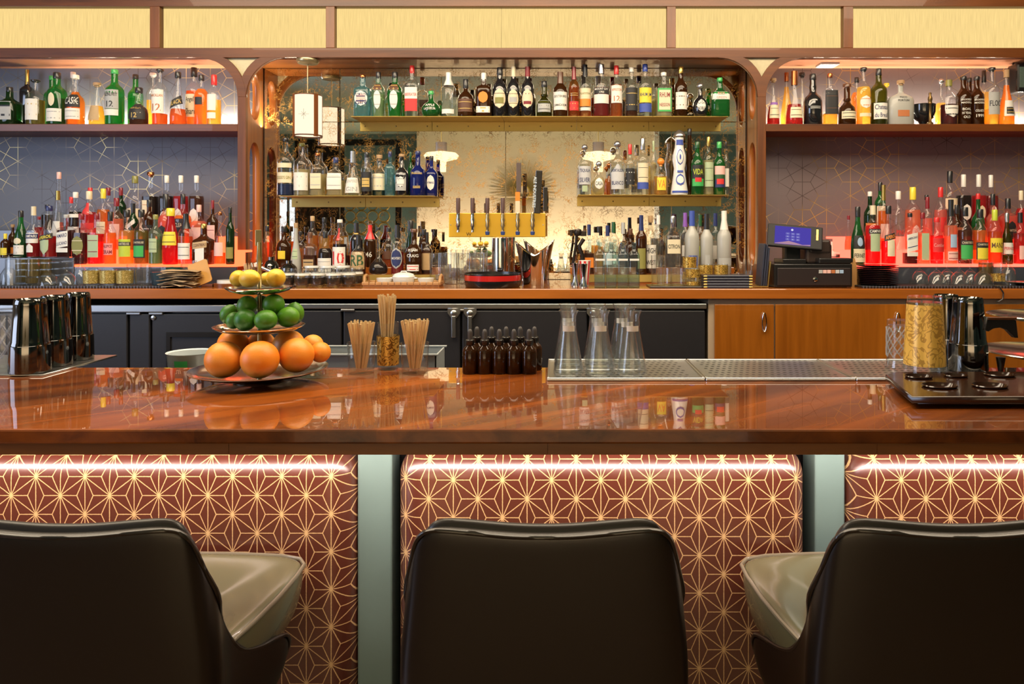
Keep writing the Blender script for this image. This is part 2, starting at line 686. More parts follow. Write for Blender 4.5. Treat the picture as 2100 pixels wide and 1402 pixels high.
def wrap_text(s, prof, H, R, n, dep, zc, h, wmax, off, slant=0.0):
    V, Fc, asp = text_pts(s)
    r = rad_at(prof, zc) * R
    kh = h * H
    kw = min(kh * 1.0, wmax * 2 * r / asp)
    if kw < kh * 0.55:
        kh = kw / 0.55
    vs = []
    for x, y in V:
        X = x * kw
        Z = zc * H + y * kh + slant * X * H / R
        rr = rad_at(prof, min(max(Z / H, 0), .97)) * R
        vs.append((X, surf_y(X, rr + off, rr * dep + off, n), Z))
    me = bpy.data.meshes.new('lettering')
    me.from_pydata(vs, [], Fc)
    return me


def bottle(name, label, cat, loc, R, H, shape, gl, liq, fill, cap, labels, group, neckband=None):
    """R half width, H full height; cap = (colour, fraction, kind)"""
    prof = PROF[shape]
    n = EXP.get(shape, 2.0)
    dep = DEP.get(shape, 1.0)
    t = thing(name, label, cat, loc, 0, group)
    cc, cf, ck = cap
    cf = max(cf, 0.03)
    seg = 24 if n > 2 else 20
    top = 1 - cf * (0.8 if ck not in ('ball', 'dome') else 1.0)
    top = min(top, .97)
    pr = [(0, 0.0)] + [(rad_at(prof, f) * 1.0, f * H) for f, r in prof if f < top] + [(rad_at(prof, top), top * H), (0, top * H)]
    pr = [(r, z) for r, z in pr]
    body = lathe(pr, seg, n, R, R * dep, 'body')
    obj('body', body, t, mat=glass(gl))
    if liq and gl not in ('k', 'f', 'w'):
        q = 0.90
        lp = [(0, .012 * H)] + [(max(rad_at(prof, f) * q, .02), max(f, .014) * H) for f, r in prof if f < fill] + [(rad_at(prof, fill) * q, fill * H), (0, fill * H)]
        obj('liquid', lathe(lp, seg, n, R, R * dep, 'liquid'), t, mat=liquid(liq))
    nr = rad_at(prof, .95) * R
    z0 = (1 - cf) * H
    m = capm(cc)
    if ck == 'c':       # screw cap or capsule
        cm = lathe([(nr * 1.12, z0), (nr * 1.16, z0 + .004), (nr * 1.16, H - .003), (nr * 1.02, H), (0, H)], 14, 2, 1, None, 'cap')
    elif ck == 'foil':  # long foil down the neck
        cm = lathe([(rad_at(prof, 1 - cf) * R * 1.06, z0), (rad_at(prof, 1 - cf * .5) * R * 1.08, z0 + cf * .5 * H), (nr * 1.1, H - .006), (nr * 1.1, H - .001), (0, H)], 14, 2, 1, None, 'cap')
    elif ck == 'cork':
        cm = lathe([(nr * .9, z0), (nr * 1.0, z0 + .35 * cf * H), (nr * 1.45, z0 + .36 * cf * H), (nr * 1.5, H - .003), (nr * 1.3, H), (0, H)], 14, 2, 1, None, 'cap')
    elif ck == 'ball':
        r0 = cf * H / 2
        cm = lathe([(nr * .9, z0 - .006)] + [(max(r0 * math.sin(a * PI / 8), .0001 if a == 8 else nr * .8 if a < 1 else 0), z0 + r0 - r0 * math.cos(a * PI / 8)) for a in range(1, 9)], 14, 2, 1, None, 'cap')
    elif ck == 'dome':
        w = R * .72
        cm = lathe([(w * .8, z0), (w, z0 + .15 * cf * H), (w * .98, z0 + .3 * cf * H), (w * .8, z0 + .55 * cf * H), (w * .4, z0 + .85 * cf * H), (w * .15, H - .002), (0, H)], 18, 2, 1, None, 'cap')
    obj('cap', cm, t, mat=m)
    for lb in labels:
        za, zb, lc, a = lb[0], lb[1], lb[2], lb[3]
        txt = lb[4] if len(lb) > 4 else None
        tcol = lb[5] if len(lb) > 5 else 'black'
        kind = lb[6] if len(lb) > 6 else 'rect'
        slant = lb[7] if len(lb) > 7 else 0.0
        par = t
        off = 0.0008
        if lc:
            while False:
                pass
            off += 0.0006 * labels.index(lb)
            par = obj('label', patch(prof, H, R, n, dep, za, zb, a, kind, off, slant), t, mat=paper(lc))
        if txt:
            lines = txt.split('|')
            hh = (zb - za) / max(len(lines), 1)
            for i, s in enumerate(lines):
                zc = zb - hh * (i + .5)
                obj('lettering', wrap_text(s, prof, H, R, n, dep, zc, hh * .62, a * .9, off + .0006, slant), par, mat=paper(tcol))
    return t


class Row:
    def __init__(self, z, D0, D1, place, group, name='bottle', cat='bottle', yfit=True):
        self.z, self.D0, self.D1, self.place, self.group, self.name, self.cat = z, D0, D1, place, group, name, cat
        self.used = []

    def add(self, px, w, top, shape, gl, liq, fill, cap, labels, desc, k=0.0, name=None):
        D0 = self.D0 + k * (self.D1 - self.D0)
        best = None
        for shrink in (1.0, .93, .86, .78, .7):
            for step in range(0, 12):
                D = D0 + step * .011 * (1 if k < .6 else -1)
                if D > self.D1 + 1e-6 or D < self.D0 - 1e-6:
                    break
                R = w * D / F / 2 * shrink
                dep = DEP.get(shape, 1.0)
                x = X_at(px, D)
                ok = True
                for (ux, uy, ur) in self.used:
                    if (ux - x) ** 2 + (uy - D) ** 2 < (ur + R + .001) ** 2:
                        ok = False
                        break
                if ok:
                    best = (x, D, R)
                    break
            if best:
                break
        if not best:
            D = D0
            best = (X_at(px, D), D, w * D / F / 2 * .72)
            print('NO ROOM', self.place, px)
        x, D, R = best
        self.used.append((x, D, R * (1.12 if shape in ('sq', 'sqs') else 1)))
        H = Z_at(top, D) - self.z
        if isinstance(cap, str):
            cap = (cap, .08, 'c')
        return bottle(name or self.name, desc + ' ' + self.place, self.cat, (x, D, self.z + .0006), R, H, shape, gl, liq, fill, cap, labels, self.group)


# ------------------------------------------------------------------ pattern materials
def M(nt, op, a, b=None, c=None):
    n = nt.nodes.new('ShaderNodeMath')
    n.operation = op
    for i, v in enumerate((a, b, c)):
        if v is None:
            continue
        if isinstance(v, (int, float)):
            n.inputs[i].default_value = v
        else:
            nt.links.new(v, n.inputs[i])
    return n.outputs[0]


def lattice_lines(nt, a, b, hexes):
    """distance to the nearest line of a star lattice; columns a apart, stars 2b apart in a column"""
    tc = N(nt, 'ShaderNodeTexCoord')
    sp = N(nt, 'ShaderNodeSeparateXYZ')
    nt.links.new(tc.outputs['Object'], sp.inputs[0])
    u = M(nt, 'PINGPONG', sp.outputs[0], a)
    v = M(nt, 'PINGPONG', sp.outputs[2], b)

    def line(x0, y0, x1, y1):
        dx, dy = x1 - x0, y1 - y0
        l = math.hypot(dx, dy)
        t = M(nt, 'MULTIPLY', u, dy / l)
        t = M(nt, 'MULTIPLY_ADD', v, -dx / l, t)
        return M(nt, 'ABSOLUTE', M(nt, 'ADD', t, -(x0 * dy - y0 * dx) / l))
    ds = [u, M(nt, 'SUBTRACT', a, u), line(0, 0, a, b)]
    if hexes:
        ds.append(line(2 * a / 3, 0, a / 3, b))
        ds.append(M(nt, 'MAXIMUM', v, M(nt, 'SUBTRACT', 2 * a / 3, u)))
        ds.append(M(nt, 'MAXIMUM', M(nt, 'SUBTRACT', b, v), M(nt, 'SUBTRACT', u, a / 3)))
    else:
        ds.append(line(2 * a / 3, 0, a, b))
        ds.append(line(0, 0, a / 3, b))
        ds.append(M(nt, 'MAXIMUM', v, M(nt, 'SUBTRACT', u, 2 * a / 3)))
        ds.append(M(nt, 'MAXIMUM', M(nt, 'SUBTRACT', b, v), M(nt, 'SUBTRACT', a / 3, u)))
    d = ds[0]
    for e in ds[1:]:
        d = M(nt, 'MINIMUM', d, e)
    return d, tc


def wallpaper(name, base, gold, dark):
    m, nt, out = newmat(name)
    L = nt.links.new
    d, tc = lattice_lines(nt, .1454, .0840, True)
    mask = M(nt, 'LESS_THAN', d, .0016)
    nz = N(nt, 'ShaderNodeTexNoise')
    setin(nz, Scale=4.2, Detail=1.0)
    L(tc.outputs['Object'], nz.inputs['Vector'])
    fade = N(nt, 'ShaderNodeMapRange')
    setin(fade, From_Min=.44, From_Max=.60)
    L(nz.outputs['Fac'], fade.inputs['Value'])
    nz2 = N(nt, 'ShaderNodeTexNoise')
    setin(nz2, Scale=2.1, Detail=1.0)
    mp = N(nt, 'ShaderNodeMapping')
    mp.inputs['Location'].default_value = (5, 3, 1)
    L(tc.outputs['Object'], mp.inputs[0])
    L(mp.outputs[0], nz2.inputs['Vector'])
    f2 = N(nt, 'ShaderNodeMapRange')
    setin(f2, From_Min=.42, From_Max=.58)
    L(nz2.outputs['Fac'], f2.inputs['Value'])
    lc = N(nt, 'ShaderNodeMixRGB')
    lc.inputs[1].default_value = dark + (1,)
    lc.inputs[2].default_value = gold + (1,)
    L(f2.outputs[0], lc.inputs[0])
    mx = N(nt, 'ShaderNodeMixRGB')
    mx.inputs[1].default_value = base + (1,)
    L(lc.outputs[0], mx.inputs[2])
    k = M(nt, 'MULTIPLY', mask, M(nt, 'MULTIPLY_ADD', fade.outputs[0], .9, .08))
    L(k, mx.inputs[0])
    b = N(nt, 'ShaderNodeBsdfPrincipled')
    setin(b, Roughness=.45)
    L(mx.outputs[0], b.inputs['Base Color'])
    L(M(nt, 'MULTIPLY', k, f2.outputs[0]), b.inputs['Metallic'])
    L(b.outputs[0], out.inputs[0])
    return m


def star_leather():
    m, nt, out = newmat('star_patterned_leather')
    L = nt.links.new
    d, tc = lattice_lines(nt, .0534, .0409, False)
    # beaded print: fine dots along the lines
    wv = N(nt, 'ShaderNodeTexVoronoi')
    setin(wv, Scale=420.0)
    L(tc.outputs['Object'], wv.inputs['Vector'])
    wd = M(nt, 'MULTIPLY_ADD', wv.outputs['Distance'], -.0006, .00125)
    mask = M(nt, 'LESS_THAN', d, wd)
    mx = N(nt, 'ShaderNodeMixRGB')
    mx.inputs[1].default_value = (.085, .020, .010, 1)
    mx.inputs[2].default_value = (.60, .40, .18, 1)
    L(mask, mx.inputs[0])
    b = N(nt, 'ShaderNodeBsdfPrincipled')
    setin(b, Roughness=.32, Coat_Weight=.8, Coat_Roughness=.27, Coat_IOR=1.8)
    L(mx.outputs[0], b.inputs['Base Color'])
    L(b.outputs[0], out.inputs[0])
    return m


def antique_mirror():
    m, nt, out = newmat('antique_mirror_glass')
    L = nt.links.new
    tc = N(nt, 'ShaderNodeTexCoord')
    nz = N(nt, 'ShaderNodeTexNoise')
    setin(nz, Scale=7.0, Detail=4.0)
    L(tc.outputs['Object'], nz.inputs['Vector'])
    mixv = N(nt, 'ShaderNodeVectorMath', operation='MULTIPLY_ADD')
    mixv.inputs[1].default_value = (.12, .12, .12)
    L(nz.outputs['Color'], mixv.inputs[0])
    L(tc.outputs['Object'], mixv.inputs[2])
    k = None
    for sc, w in ((15.0, .020), (34.0, .026)):
        rn = N(nt, 'ShaderNodeTexNoise')
        setin(rn, Scale=sc, Detail=3.0, Roughness=.6, Distortion=.35)
        L(mixv.outputs[0], rn.inputs['Vector'])
        rg = M(nt, 'ABSOLUTE', M(nt, 'SUBTRACT', rn.outputs['Fac'], .5))
        mr = N(nt, 'ShaderNodeMapRange')
        setin(mr, From_Min=w * .2, From_Max=w, To_Min=1.0, To_Max=0.0)
        L(rg, mr.inputs['Value'])
        k = mr.outputs[0] if k is None else M(nt, 'MAXIMUM', k, mr.outputs[0])
    n2 = N(nt, 'ShaderNodeTexNoise')
    setin(n2, Scale=13.0, Detail=5.0)
    L(tc.outputs['Object'], n2.inputs['Vector'])
    pm = N(nt, 'ShaderNodeMapRange')
    setin(pm, From_Min=.42, From_Max=.60)
    L(n2.outputs['Fac'], pm.inputs['Value'])
    k = M(nt, 'MULTIPLY', M(nt, 'MULTIPLY', k, pm.outputs[0]), .85)
    g = N(nt, 'ShaderNodeBsdfGlossy')
    g.inputs['Color'].default_value = (.88, .83, .74, 1)
    g.inputs['Roughness'].default_value = 0.012
    d = N(nt, 'ShaderNodeBsdfDiffuse')
    d.inputs[0].default_value = (.50, .25, .06, 1)
    s = N(nt, 'ShaderNodeMixShader')
    L(k, s.inputs[0])
    L(g.outputs[0], s.inputs[1])
    L(d.outputs[0], s.inputs[2])
    L(s.outputs[0], out.inputs[0])
    return m


def woven_light():
    m, nt, out = newmat('backlit_woven_paper')
    L = nt.links.new
    tc = N(nt, 'ShaderNodeTexCoord')
    mp = N(nt, 'ShaderNodeMapping')
    mp.inputs['Scale'].default_value = (260, 1, 9)
    nz = N(nt, 'ShaderNodeTexNoise')
    setin(nz, Scale=1.0, Detail=3.0)
    L(tc.outputs['Object'], mp.inputs[0])
    L(mp.outputs[0], nz.inputs['Vector'])
    mr = N(nt, 'ShaderNodeMapRange')
    setin(mr, From_Min=.3, From_Max=.7, To_Min=.84, To_Max=1.08)
    L(nz.outputs['Fac'], mr.inputs['Value'])
    e = N(nt, 'ShaderNodeEmission')
    e.inputs[0].default_value = (1.0, .72, .28, 1)
    L(mr.outputs[0], e.inputs[1])
    L(e.outputs[0], out.inputs[0])
    return m


# ------------------------------------------------------------------ the room
ZBAR, ZCNT = 1.07, 1.151
DF, DM = 4.25, 4.51
SF, SM = F / DF, F / DM


def sobj(name, dims, mat, bev=0):
    return structure(boxobj(name, dims, mat, None, bev))


PLASTER = plain('cream_plaster', (.80, .68, .50), .8, var=.06, scale=3)
TEAL = plain('teal_paint', (.12, .20, .19), .6)
PGREEN = plain('pale_green_ceiling', (.36, .44, .34), .7)
sobj('floor', (-6.2, 5.6, -5.2, 4.7, -.1, 0), wood('floor_boards', (.09, .045, .02), (.18, .09, .04), .4, .2, axis=0, scale=.6))
sobj('ceiling', (-6.2, 5.6, -5.2, 4.7, 3.3, 3.4), PGREEN)
wb = sobj('wall_back', (-6.2, 5.6, 4.54, 4.66, 0, 3.3), plain('dark_wall', (.10, .08, .07), .7))
sobj('wall_left', (-6.3, -6.2, -5.2, 4.7, 0, 3.3), plain('brick_paint', (.55, .5, .45), .7, var=.3, scale=8))
sobj('wall_right', (5.6, 5.7, -5.2, 4.7, 0, 3.3), TEAL)
sobj('wall_front', (-6.2, 5.6, -5.3, -5.2, 0, 3.3), TEAL)
sobj('trim_1', (1.72, 1.80, -4.45, -4.3, 0, 3.3), plain('white_trim', (.75, .75, .72), .5))
# cream partition reflected in the mirror
sobj('wall_partition', (-2.55, 1.72, -4.6, -4.42, 0, 3.28), PLASTER)
# street window reflected on the far side of the room
w1 = thing('window_1', 'tall street window with dark muntins behind the room', 'window', (-4.75, -5.16, 0))
w1['kind'] = 'structure'
obj('pane', box(-.55, .55, -.01, .01, .85, 2.05), w1, mat=emis('daylight_pane', (.80, .90, 1.0), 1.5))
for i in range(7):
    obj('muntin', box(-.58 + i * .19, -.54 + i * .19, 0.01, .05, .80, 2.1), w1, mat=BLACK)
fr = thing('ring_screen', 'dark framed screen of round brass rings standing by the rear windows', 'screen', (-3.5, -3.6, 0))
obj('frame', join_meshes([(m, None) for m in [extrude_poly([(-.95, .9), (.85, .9), (.85, 3.0), (-.95, 3.0)], .05, [[(-.85, 1.0), (.75, 1.0), (.75, 2.9), (-.85, 2.9)]])]]), fr, mat=BLACK)
for r in range(7):
    for c in range(4):
        obj('ring', tube([(-.02 + c * .19 + .093 * math.cos(t * PI / 8), 0, 1.1 + r * .2 + .093 * math.sin(t * PI / 8)) for t in range(16)], .012, 5, 'ring', True), fr, mat=BRASS)
obj('panel', box(-.85, -.12, -.01, .01, 1.0, 2.9), fr, mat=plain('dark_panel', (.03, .02, .015), .4))
sb = thing('sunburst_mirror', 'gold sunburst ornament with thin rays on the cream rear wall', 'wall ornament', ((1070 - CX) * 13.1 / F, -4.40, 2.15))
obj('ring', tube([(.13 * math.cos(t * PI / 12), 0, .13 * math.sin(t * PI / 12)) for t in range(24)], .02, 6, 'ring', True), sb, mat=BRASS)
rays = []
for i in range(60):
    t = i * PI / 30
    q = .60 if i % 2 else .48
    rays.append((tube([(.14 * math.cos(t), 0, .14 * math.sin(t)), (q * math.cos(t), 0, q * math.sin(t))], .005, 4), None))
ro = obj('rays', join_meshes(rays), sb, mat=BRASS)
ro['kind'] = 'stuff'

# bay wallpapers
WPL = wallpaper('geometric_wallpaper_cool_lit', (.115, .125, .160), (.75, .58, .24), (.045, .035, .035))  # same paper as the right bay, bluish light tinted into the base
WPR = wallpaper('geometric_wallpaper_red_lit', (.150, .120, .125), (.80, .52, .14), (.045, .030, .028))  # same paper as the left bay, red light tinted into the base


def wallpaper_panel(x0, x1, sx, sz, mat):
    b = box(x0 - sx, x1 - sx, 0, .012, 1.10 - sz, 2.46 - sz)
    return obj('wallpaper', b, wb, (sx + (wb.location.x * -1), DM - wb.location.y + .001, sz - wb.location.z), mat)


wallpaper_panel(-3.9, -1.79, X_at(184.5, DM), Z_at(359, DM), WPL)
wallpaper_panel(1.145, 3.6, X_at(1695, DM), Z_at(316, DM), WPR)

# ------------------------------------------------------------------ back bar frame
XL0, XL1, XR0, XR1 = X_at(487, DF), X_at(504, DF), X_at(1554, DF), X_at(1571, DF)
ZB0, ZB1, ZT0 = Z_at(118, DF), Z_at(98, DF), Z_at(13, DF)
bb = thing('back_bar', 'walnut back bar frame with arched bays and glowing paper panels above', 'back bar', (0, DF, 0))


def bbox_(name, x0, x1, d0, d1, z0, z1, mat, bev=.002):
    o = boxobj(name, (x0, x1, d0 - DF, d1 - DF, z0, z1), mat, bb, bev)
    return o


bbox_('beam', -4.0, 3.6, DF, DM + .02, ZB0, ZB1, W_FRAME)
bbox_('top_beam', -4.0, 3.6, DF, DF + .07, ZT0, ZT0 + .09, W_FRAME)
for x0, x1 in ((XL0, XL1), (XR0, XR1), (-3.80, -3.75), (3.30, 3.35)):
    bbox_('column', x0, x1, DF, DF + .03, ZCNT + .0006, Z_at(198, DF) if x0 in (XL0, XR0) else ZB0, W_FRAMEV)
    # side panel with two slots
    yy = .03

    def slot(z0, z1, y0=.058, y1=.205):
        r = (y1 - y0) / 2
        cy = (y0 + y1) / 2
        k = 1.35
        return [(cy + r * math.cos(t), z1 - k * r + k * r * math.sin(t)) for t in [i * PI / 10 for i in range(11)]] + \
               [(cy - r * math.cos(t), z0 + k * r - k * r * math.sin(t)) for t in [i * PI / 10 for i in range(11)]]
    me = extrude_poly([(yy, ZCNT + .0006), (DM - DF - .002, ZCNT + .0006), (DM - DF - .002, ZB0), (yy, ZB0)], x1 - x0 - .004,
                      [slot(2.095, 2.375), slot(1.24, 1.965)], 'x')
    obj('side_panel', me, bb, ((x0 + x1) / 2, 0, 0), W_BAY)


def arch(cx, sgn):
    """quarter ring; sgn +1 curves into a column on its left (-x) side"""
    r0, r1 = .222, .269
    cz = ZB0 - .222
    pts = []
    for i in range(13):
        t = PI / 2 + sgn * i * PI / 24
        pts.append((cx + r0 * math.cos(t), cz + r0 * math.sin(t)))
    for i in range(12, -1, -1):
        t = PI / 2 + sgn * i * PI / 24
        pts.append((cx + r1 * math.cos(t), min(cz + r1 * math.sin(t), ZB0 + .002)))
    obj('arch', extrude_poly(pts, .03), bb, (0, .0145 + .0009 * sgn, 0), W_FRAME)


for cx, s in ((XL1 + .222, 1), (XL0 - .222, -1), (XR0 - .222, -1), (XR1 + .222, 1), (-3.75 + .222, 1)):
    arch(cx, s)
SPAN = plain('ribbed_cane', (.62, .56, .36), .6, var=.25, scale=60)
for xm, wd in (((XL0 + XL1) / 2, XL1 - XL0), ((XR0 + XR1) / 2, XR1 - XR0)):
    r = .25
    cz = ZB0 - .222
    pts = []
    for i in range(12):
        z = ZB0 - i * .014
        dx = wd / 2 + .222 - math.sqrt(max(r * r - (z - cz) ** 2, 0))
        if dx > .001:
            pts.append((xm - dx, z))
    pts = pts + [(2 * xm - x, z) for x, z in reversed(pts)]
    pts = [(2 * xm - x, z) if False else (x, z) for x, z in pts]
    obj('spandrel_panel', extrude_poly(pts, .01), bb, (0, .024, 0), SPAN)
bbox_('bay_ceiling', XL1, XR0, DF + .03, DM + .01, ZB0 - .004, ZB0 + .01, W_BAYH, 0)
CEILP = wood('pale_bay_ceiling', (.42, .16, .08), (.58, .26, .14), .4, .2, axis=0)
bbox_('bay_ceiling', -3.75, XL0, DF + .03, DM + .01, ZB0 - .004, ZB0 + .01, CEILP, 0)
bbox_('bay_ceiling', XR1, 3.3, DF + .03, DM + .01, ZB0 - .004, ZB0 + .01, CEILP, 0)
ZS = Z_at(254, DF)
bbox_('shelf', -3.75, XL0, DF, DM + .005, ZS - .042, ZS, W_FRAME)
bbox_('shelf', XR1, 3.3, DF, DM + .005, ZS - .042, ZS, W_FRAME)
WOV = woven_light()
posts = [307, 327, 668, 686, 1368, 1386, 1730, 1750, 2450, 2470, -60, -40, -420, -400]
posts = sorted(posts)
pairs = [(posts[i], posts[i + 1]) for i in range(0, len(posts), 2)]
for a, b in pairs:
    bbox_('post', X_at(a, DF), X_at(b, DF), DF, DF + .05, ZB1, ZT0, W_FRAMEV)
for (a0, a1), (b0, b1) in zip(pairs, pairs[1:]):
    x0, x1 = X_at(a1, DF), X_at(b0, DF)
    n = 2
    for i in range(n):
        xa, xb = x0 + (x1 - x0) * i / n, x0 + (x1 - x0) * (i + 1) / n
        bbox_('light_panel', xa + (.0008 if i else 0), xb - (.0008 if i < n - 1 else 0), DF + .045, DF + .05, ZB1, ZT0, WOV, 0)

# emergency style small recessed light and speaker in the far bay
sp_ = thing('wall_speaker', 'small black and green speaker mounted at the right picture edge', 'speaker', (X_at(2098, 4.36), 4.36, Z_at(162, 4.36)))
obj('case', box(-.065, .065, -.05, .05, -.085, .085, .012), sp_, mat=BLACK)
obj('grille', box(-.052, .052, -.054, -.049, -.06, .06, .002), sp_, mat=plain('grille_cloth', (.10, .16, .13), .6, var=.8, scale=400))
obj('bracket', tube([(-.06, 0, .085), (-.05, 0, .10), (.05, 0, .10), (.05, .12, .10)], .006, 6), sp_, mat=BLACK)
dl = thing('ceiling_downlight', 'square white downlight glowing under the wooden ceiling of the right bay', 'light', (X_at(1697, 4.40), 4.40, ZB0 - .012))
obj('housing', box(-.055, .055, -.05, .05, -.004, .008, .003), dl, mat=plain('white_housing', (.7, .72, .72), .4))
obj('lens', box(-.042, .042, -.04, .04, -.007, -.003), dl, mat=emis('downlight_lens', (.95, 1, .95), 1.3))

# ------------------------------------------------------------------ antique mirror
MIR = antique_mirror()
mr = thing('antique_mirror', 'gold veined antique mirror in square panes covering the middle bay', 'mirror', (0, DM, ZCNT))
xs = [XL1 + .002, X_at(697, DM), X_at(1037, DM), X_at(1377, DM), XR0 - .002]
zs = [ZCNT, Z_at(404, DM), Z_at(250, DM), ZB0 - .004]
for i in range(4):
    for j in range(3):
        boxobj('pane', (xs[i] + .0012, xs[i + 1] - .0012, 0, .012, zs[j] - ZCNT + .0012, zs[j + 1] - ZCNT - .0012), MIR, mr, .0015, 1)
obj('backing', box(xs[0], xs[-1], .013, .02, 0, zs[-1] - ZCNT), mr, mat=BLACK)

# ------------------------------------------------------------------ brass shelves on the mirror
def brass_shelf(px0, px1, py, label, nseg):
    D0, D1 = 4.300, 4.508
    z = Z_at(py, D0)
    x0, x1 = X_at(px0, D0), X_at(px1, D0)
    t = thing('brass_shelf', label, 'shelf', (x0, D0, z), group=None)
    w = (x1 - x0) / nseg
    for i in range(nseg):
        obj('plate', box(i * w + .0006, (i + 1) * w - .0006, 0, D1 - D0, -.004, 0, .001, 1), t, mat=BRASS)
        fl = obj('flange', box(i * w + .0006, (i + 1) * w - .0006, D1 - D0 - .005, D1 - D0, -.060, -.004, .001, 1), t, mat=BRASS)
        for k in (.07, .5, .93):
            obj('screw', lathe([(0, 0), (.005, 0), (.005, .002), (.003, .003), (0, .003)], 8), fl, ((i + k) * w, D1 - D0 - .005, -.030), plain('screw_head', (.3, .22, .08), .3, metal=.8), (PI / 2, 0, 0))
    return z


ZU = brass_shelf(719, 1494, 238, 'long brass shelf high on the mirror holding rum and gin bottles', 5)
ZLL = brass_shelf(572, 890, 401, 'short brass shelf on the mirror under the paper lantern', 2)
ZLR = brass_shelf(1185, 1495, 399, 'short brass shelf on the mirror beside the right column', 2)

# ------------------------------------------------------------------ back counter with fridges and cabinets
DC = D_on(592, ZCNT)
boxobj_c = thing('back_counter', 'long glossy reddish wooden back counter top under the bottles', 'counter', (0, DC, ZCNT))
obj('worktop', box(-4.0, 3.6, 0, 4.505 - DC, -.052, 0, .004), boxobj_c, mat=W_COUNTER)
for (x0, x1, nm, rows) in ((X_at(545, 4.12), X_at(893, 4.12), 'brass trimmed bottle step behind the white dishes', 2), (X_at(1170, 4.12), X_at(1520, 4.12), 'bottle step behind the square flip bottles', 2)):
    t = thing('bottle_step', nm, 'bottle step', ((x0 + x1) / 2, 4.12, ZCNT))
    w = (x1 - x0) / 2
    obj('tread', box(-w, w, 0, .16, 0, .050, .003), t, mat=W_COUNTER)
    obj('tread', box(-w, w, .16, .385, 0, .085, .003), t, mat=W_COUNTER)
    obj('brass_trim', box(-w, w, -.004, 0, .012, .052), t, mat=BRASS)
ZST = ZCNT + .050
ZST2 = ZCNT + .085
FX = DC + .035
FR = plain('fridge_black_vinyl', (.018, .017, .020), .42, coat=.1, var=.3, scale=60)
SFX = F / FX


def fx(px):
    return X_at(px, FX)


def fz(py):
    return Z_at(py, FX)


def fridge(name, label, xs_, strip, handles, locks=()):
    x0, x1 = fx(xs_[0]), fx(xs_[-1])
    t = thing(name, label, 'fridge', ((x0 + x1) / 2, FX, 0))
    ox = (x0 + x1) / 2
    obj('cabinet', box(x0 - ox, x1 - ox, .03, .60, .02, fz(strip[0]) - .005, .004), t, mat=BLACK)
    obj('steel_trim', box(x0 - ox, x1 - ox, -.018, .03, fz(strip[1]), fz(strip[0]), .003), t, mat=STEEL)
    doors = []
    for a, b in zip(xs_, xs_[1:]):
        d = obj('door', box(fx(a + 2) - ox, fx(b - 2) - ox, -.008, .03, .12, fz(strip[1] + 4), .006), t, mat=FR)
        doors.append(d)
    for (px, py0, py1, di) in handles:
        x = fx(px) - ox
        h = join_meshes([(extrude_poly([(-.032, 0), (.032, 0), (.032, -.022), (.012, -.048), (-.012, -.048), (-.032, -.022)], .014), Matrix.Translation((x, -.016, fz(py0)))),
                         (box_mesh(x - .011, x + .011, -.036, -.018, fz(py1), fz(py0) - .035, .003), None),
                         (lathe([(0, 0), (.016, 0), (.016, .012), (.010, .016), (0, .016)], 14), Matrix.Translation((x, -.020, fz(py0) - .022)) @ Matrix.Rotation(PI / 2, 4, 'X'))])
        obj('handle', h, doors[di], mat=STEEL)
    for (px, py, di) in locks:
        obj('lock', lathe([(0, 0), (.012, 0), (.012, .006), (.006, .008), (0, .008)], 12), doors[di], (fx(px) - ox, -.008, fz(py)), STEEL, (PI / 2, 0, 0))
    for a in xs_[1:-1]:
        obj('hinge', box(fx(a - 2) - ox, fx(a + 26) - ox, -.02, .0, fz(strip[1] + 5), fz(strip[1] + 1), .002), t, mat=STEEL)
    return t


def box_mesh(*a):
    b = box(*a)
    m = bpy.data.meshes.new('b')
    b.to_mesh(m)
    b.free()
    return m


fl_ = fridge('bar_fridge', 'black bar fridge with a wide steel rail behind the shaker tins', (-120, 92, 265, 311, 478), (625, 639), (), ((317, 651, 3),))
wx = -(fx(-120) + fx(478)) / 2
obj('window', extrude_poly([(fx(344) + wx, .3), (fx(472) + wx, .3), (fx(472) + wx, fz(680)), (fx(344) + wx, fz(680))], .008,
                           [[(fx(352) + wx, .32), (fx(466) + wx, .32), (fx(466) + wx, fz(690)), (fx(352) + wx, fz(690))]]), fl_, (0, -.012, 0), BLACK)
fridge('bar_fridge', 'long black bar fridge with latch handles under the middle counter', (482, 703, 946, 1206, 1448), (622, 632),
       ((932, 632, 690, 1), (965, 632, 690, 2), (1216, 632, 690, 3)))
# wooden cabinets
CABF = plain('taupe_cabinet_frame', (.40, .30, .20), .45)
for k, (a, b, hs, lab) in enumerate(((1452, 1858, (1564, 1836), 'veneered cabinet with oval pull handles beside the fridges'), (1862, 2500, (2300,), 'veneered cabinet behind the gold pint glass and dark tray'))):
    x0, x1 = fx(a), fx(b)
    ox = (x0 + x1) / 2
    t = thing('bar_cabinet', lab, 'cabinet', (ox, FX, 0))
    obj('body', box(x0 - ox, x1 - ox, -.004, .6, .02, fz(613), .003), t, mat=CABF)
    seams = (1463, 1587, 1856) if k == 0 else (1866, 2160, 2490)
    for i, (c, d) in enumerate(zip(seams, seams[1:])):
        dr = boxobj('door', (fx(c + 1) - ox, fx(d - 2) - ox, -.022, -.004, .12, fz(623)), W_CAB, t, .003)
        hp = [h for h in hs if c < h < d]
        for h in hp:
            rr = tube([(.010 * math.cos(q * PI / 10), 0, .048 * math.sin(q * PI / 10)) for q in range(20)], .0035, 6, 'handle', True)
            obj('handle', rr, dr, (fx(h) - ox - dr.location.x, -.020, fz(659) - dr.location.z), CHROME)
bbp = boxobj('baseboard_back', (-4, 3.6, FX + .02, FX + .05, 0, .1), BLACK)
structure(bbp)

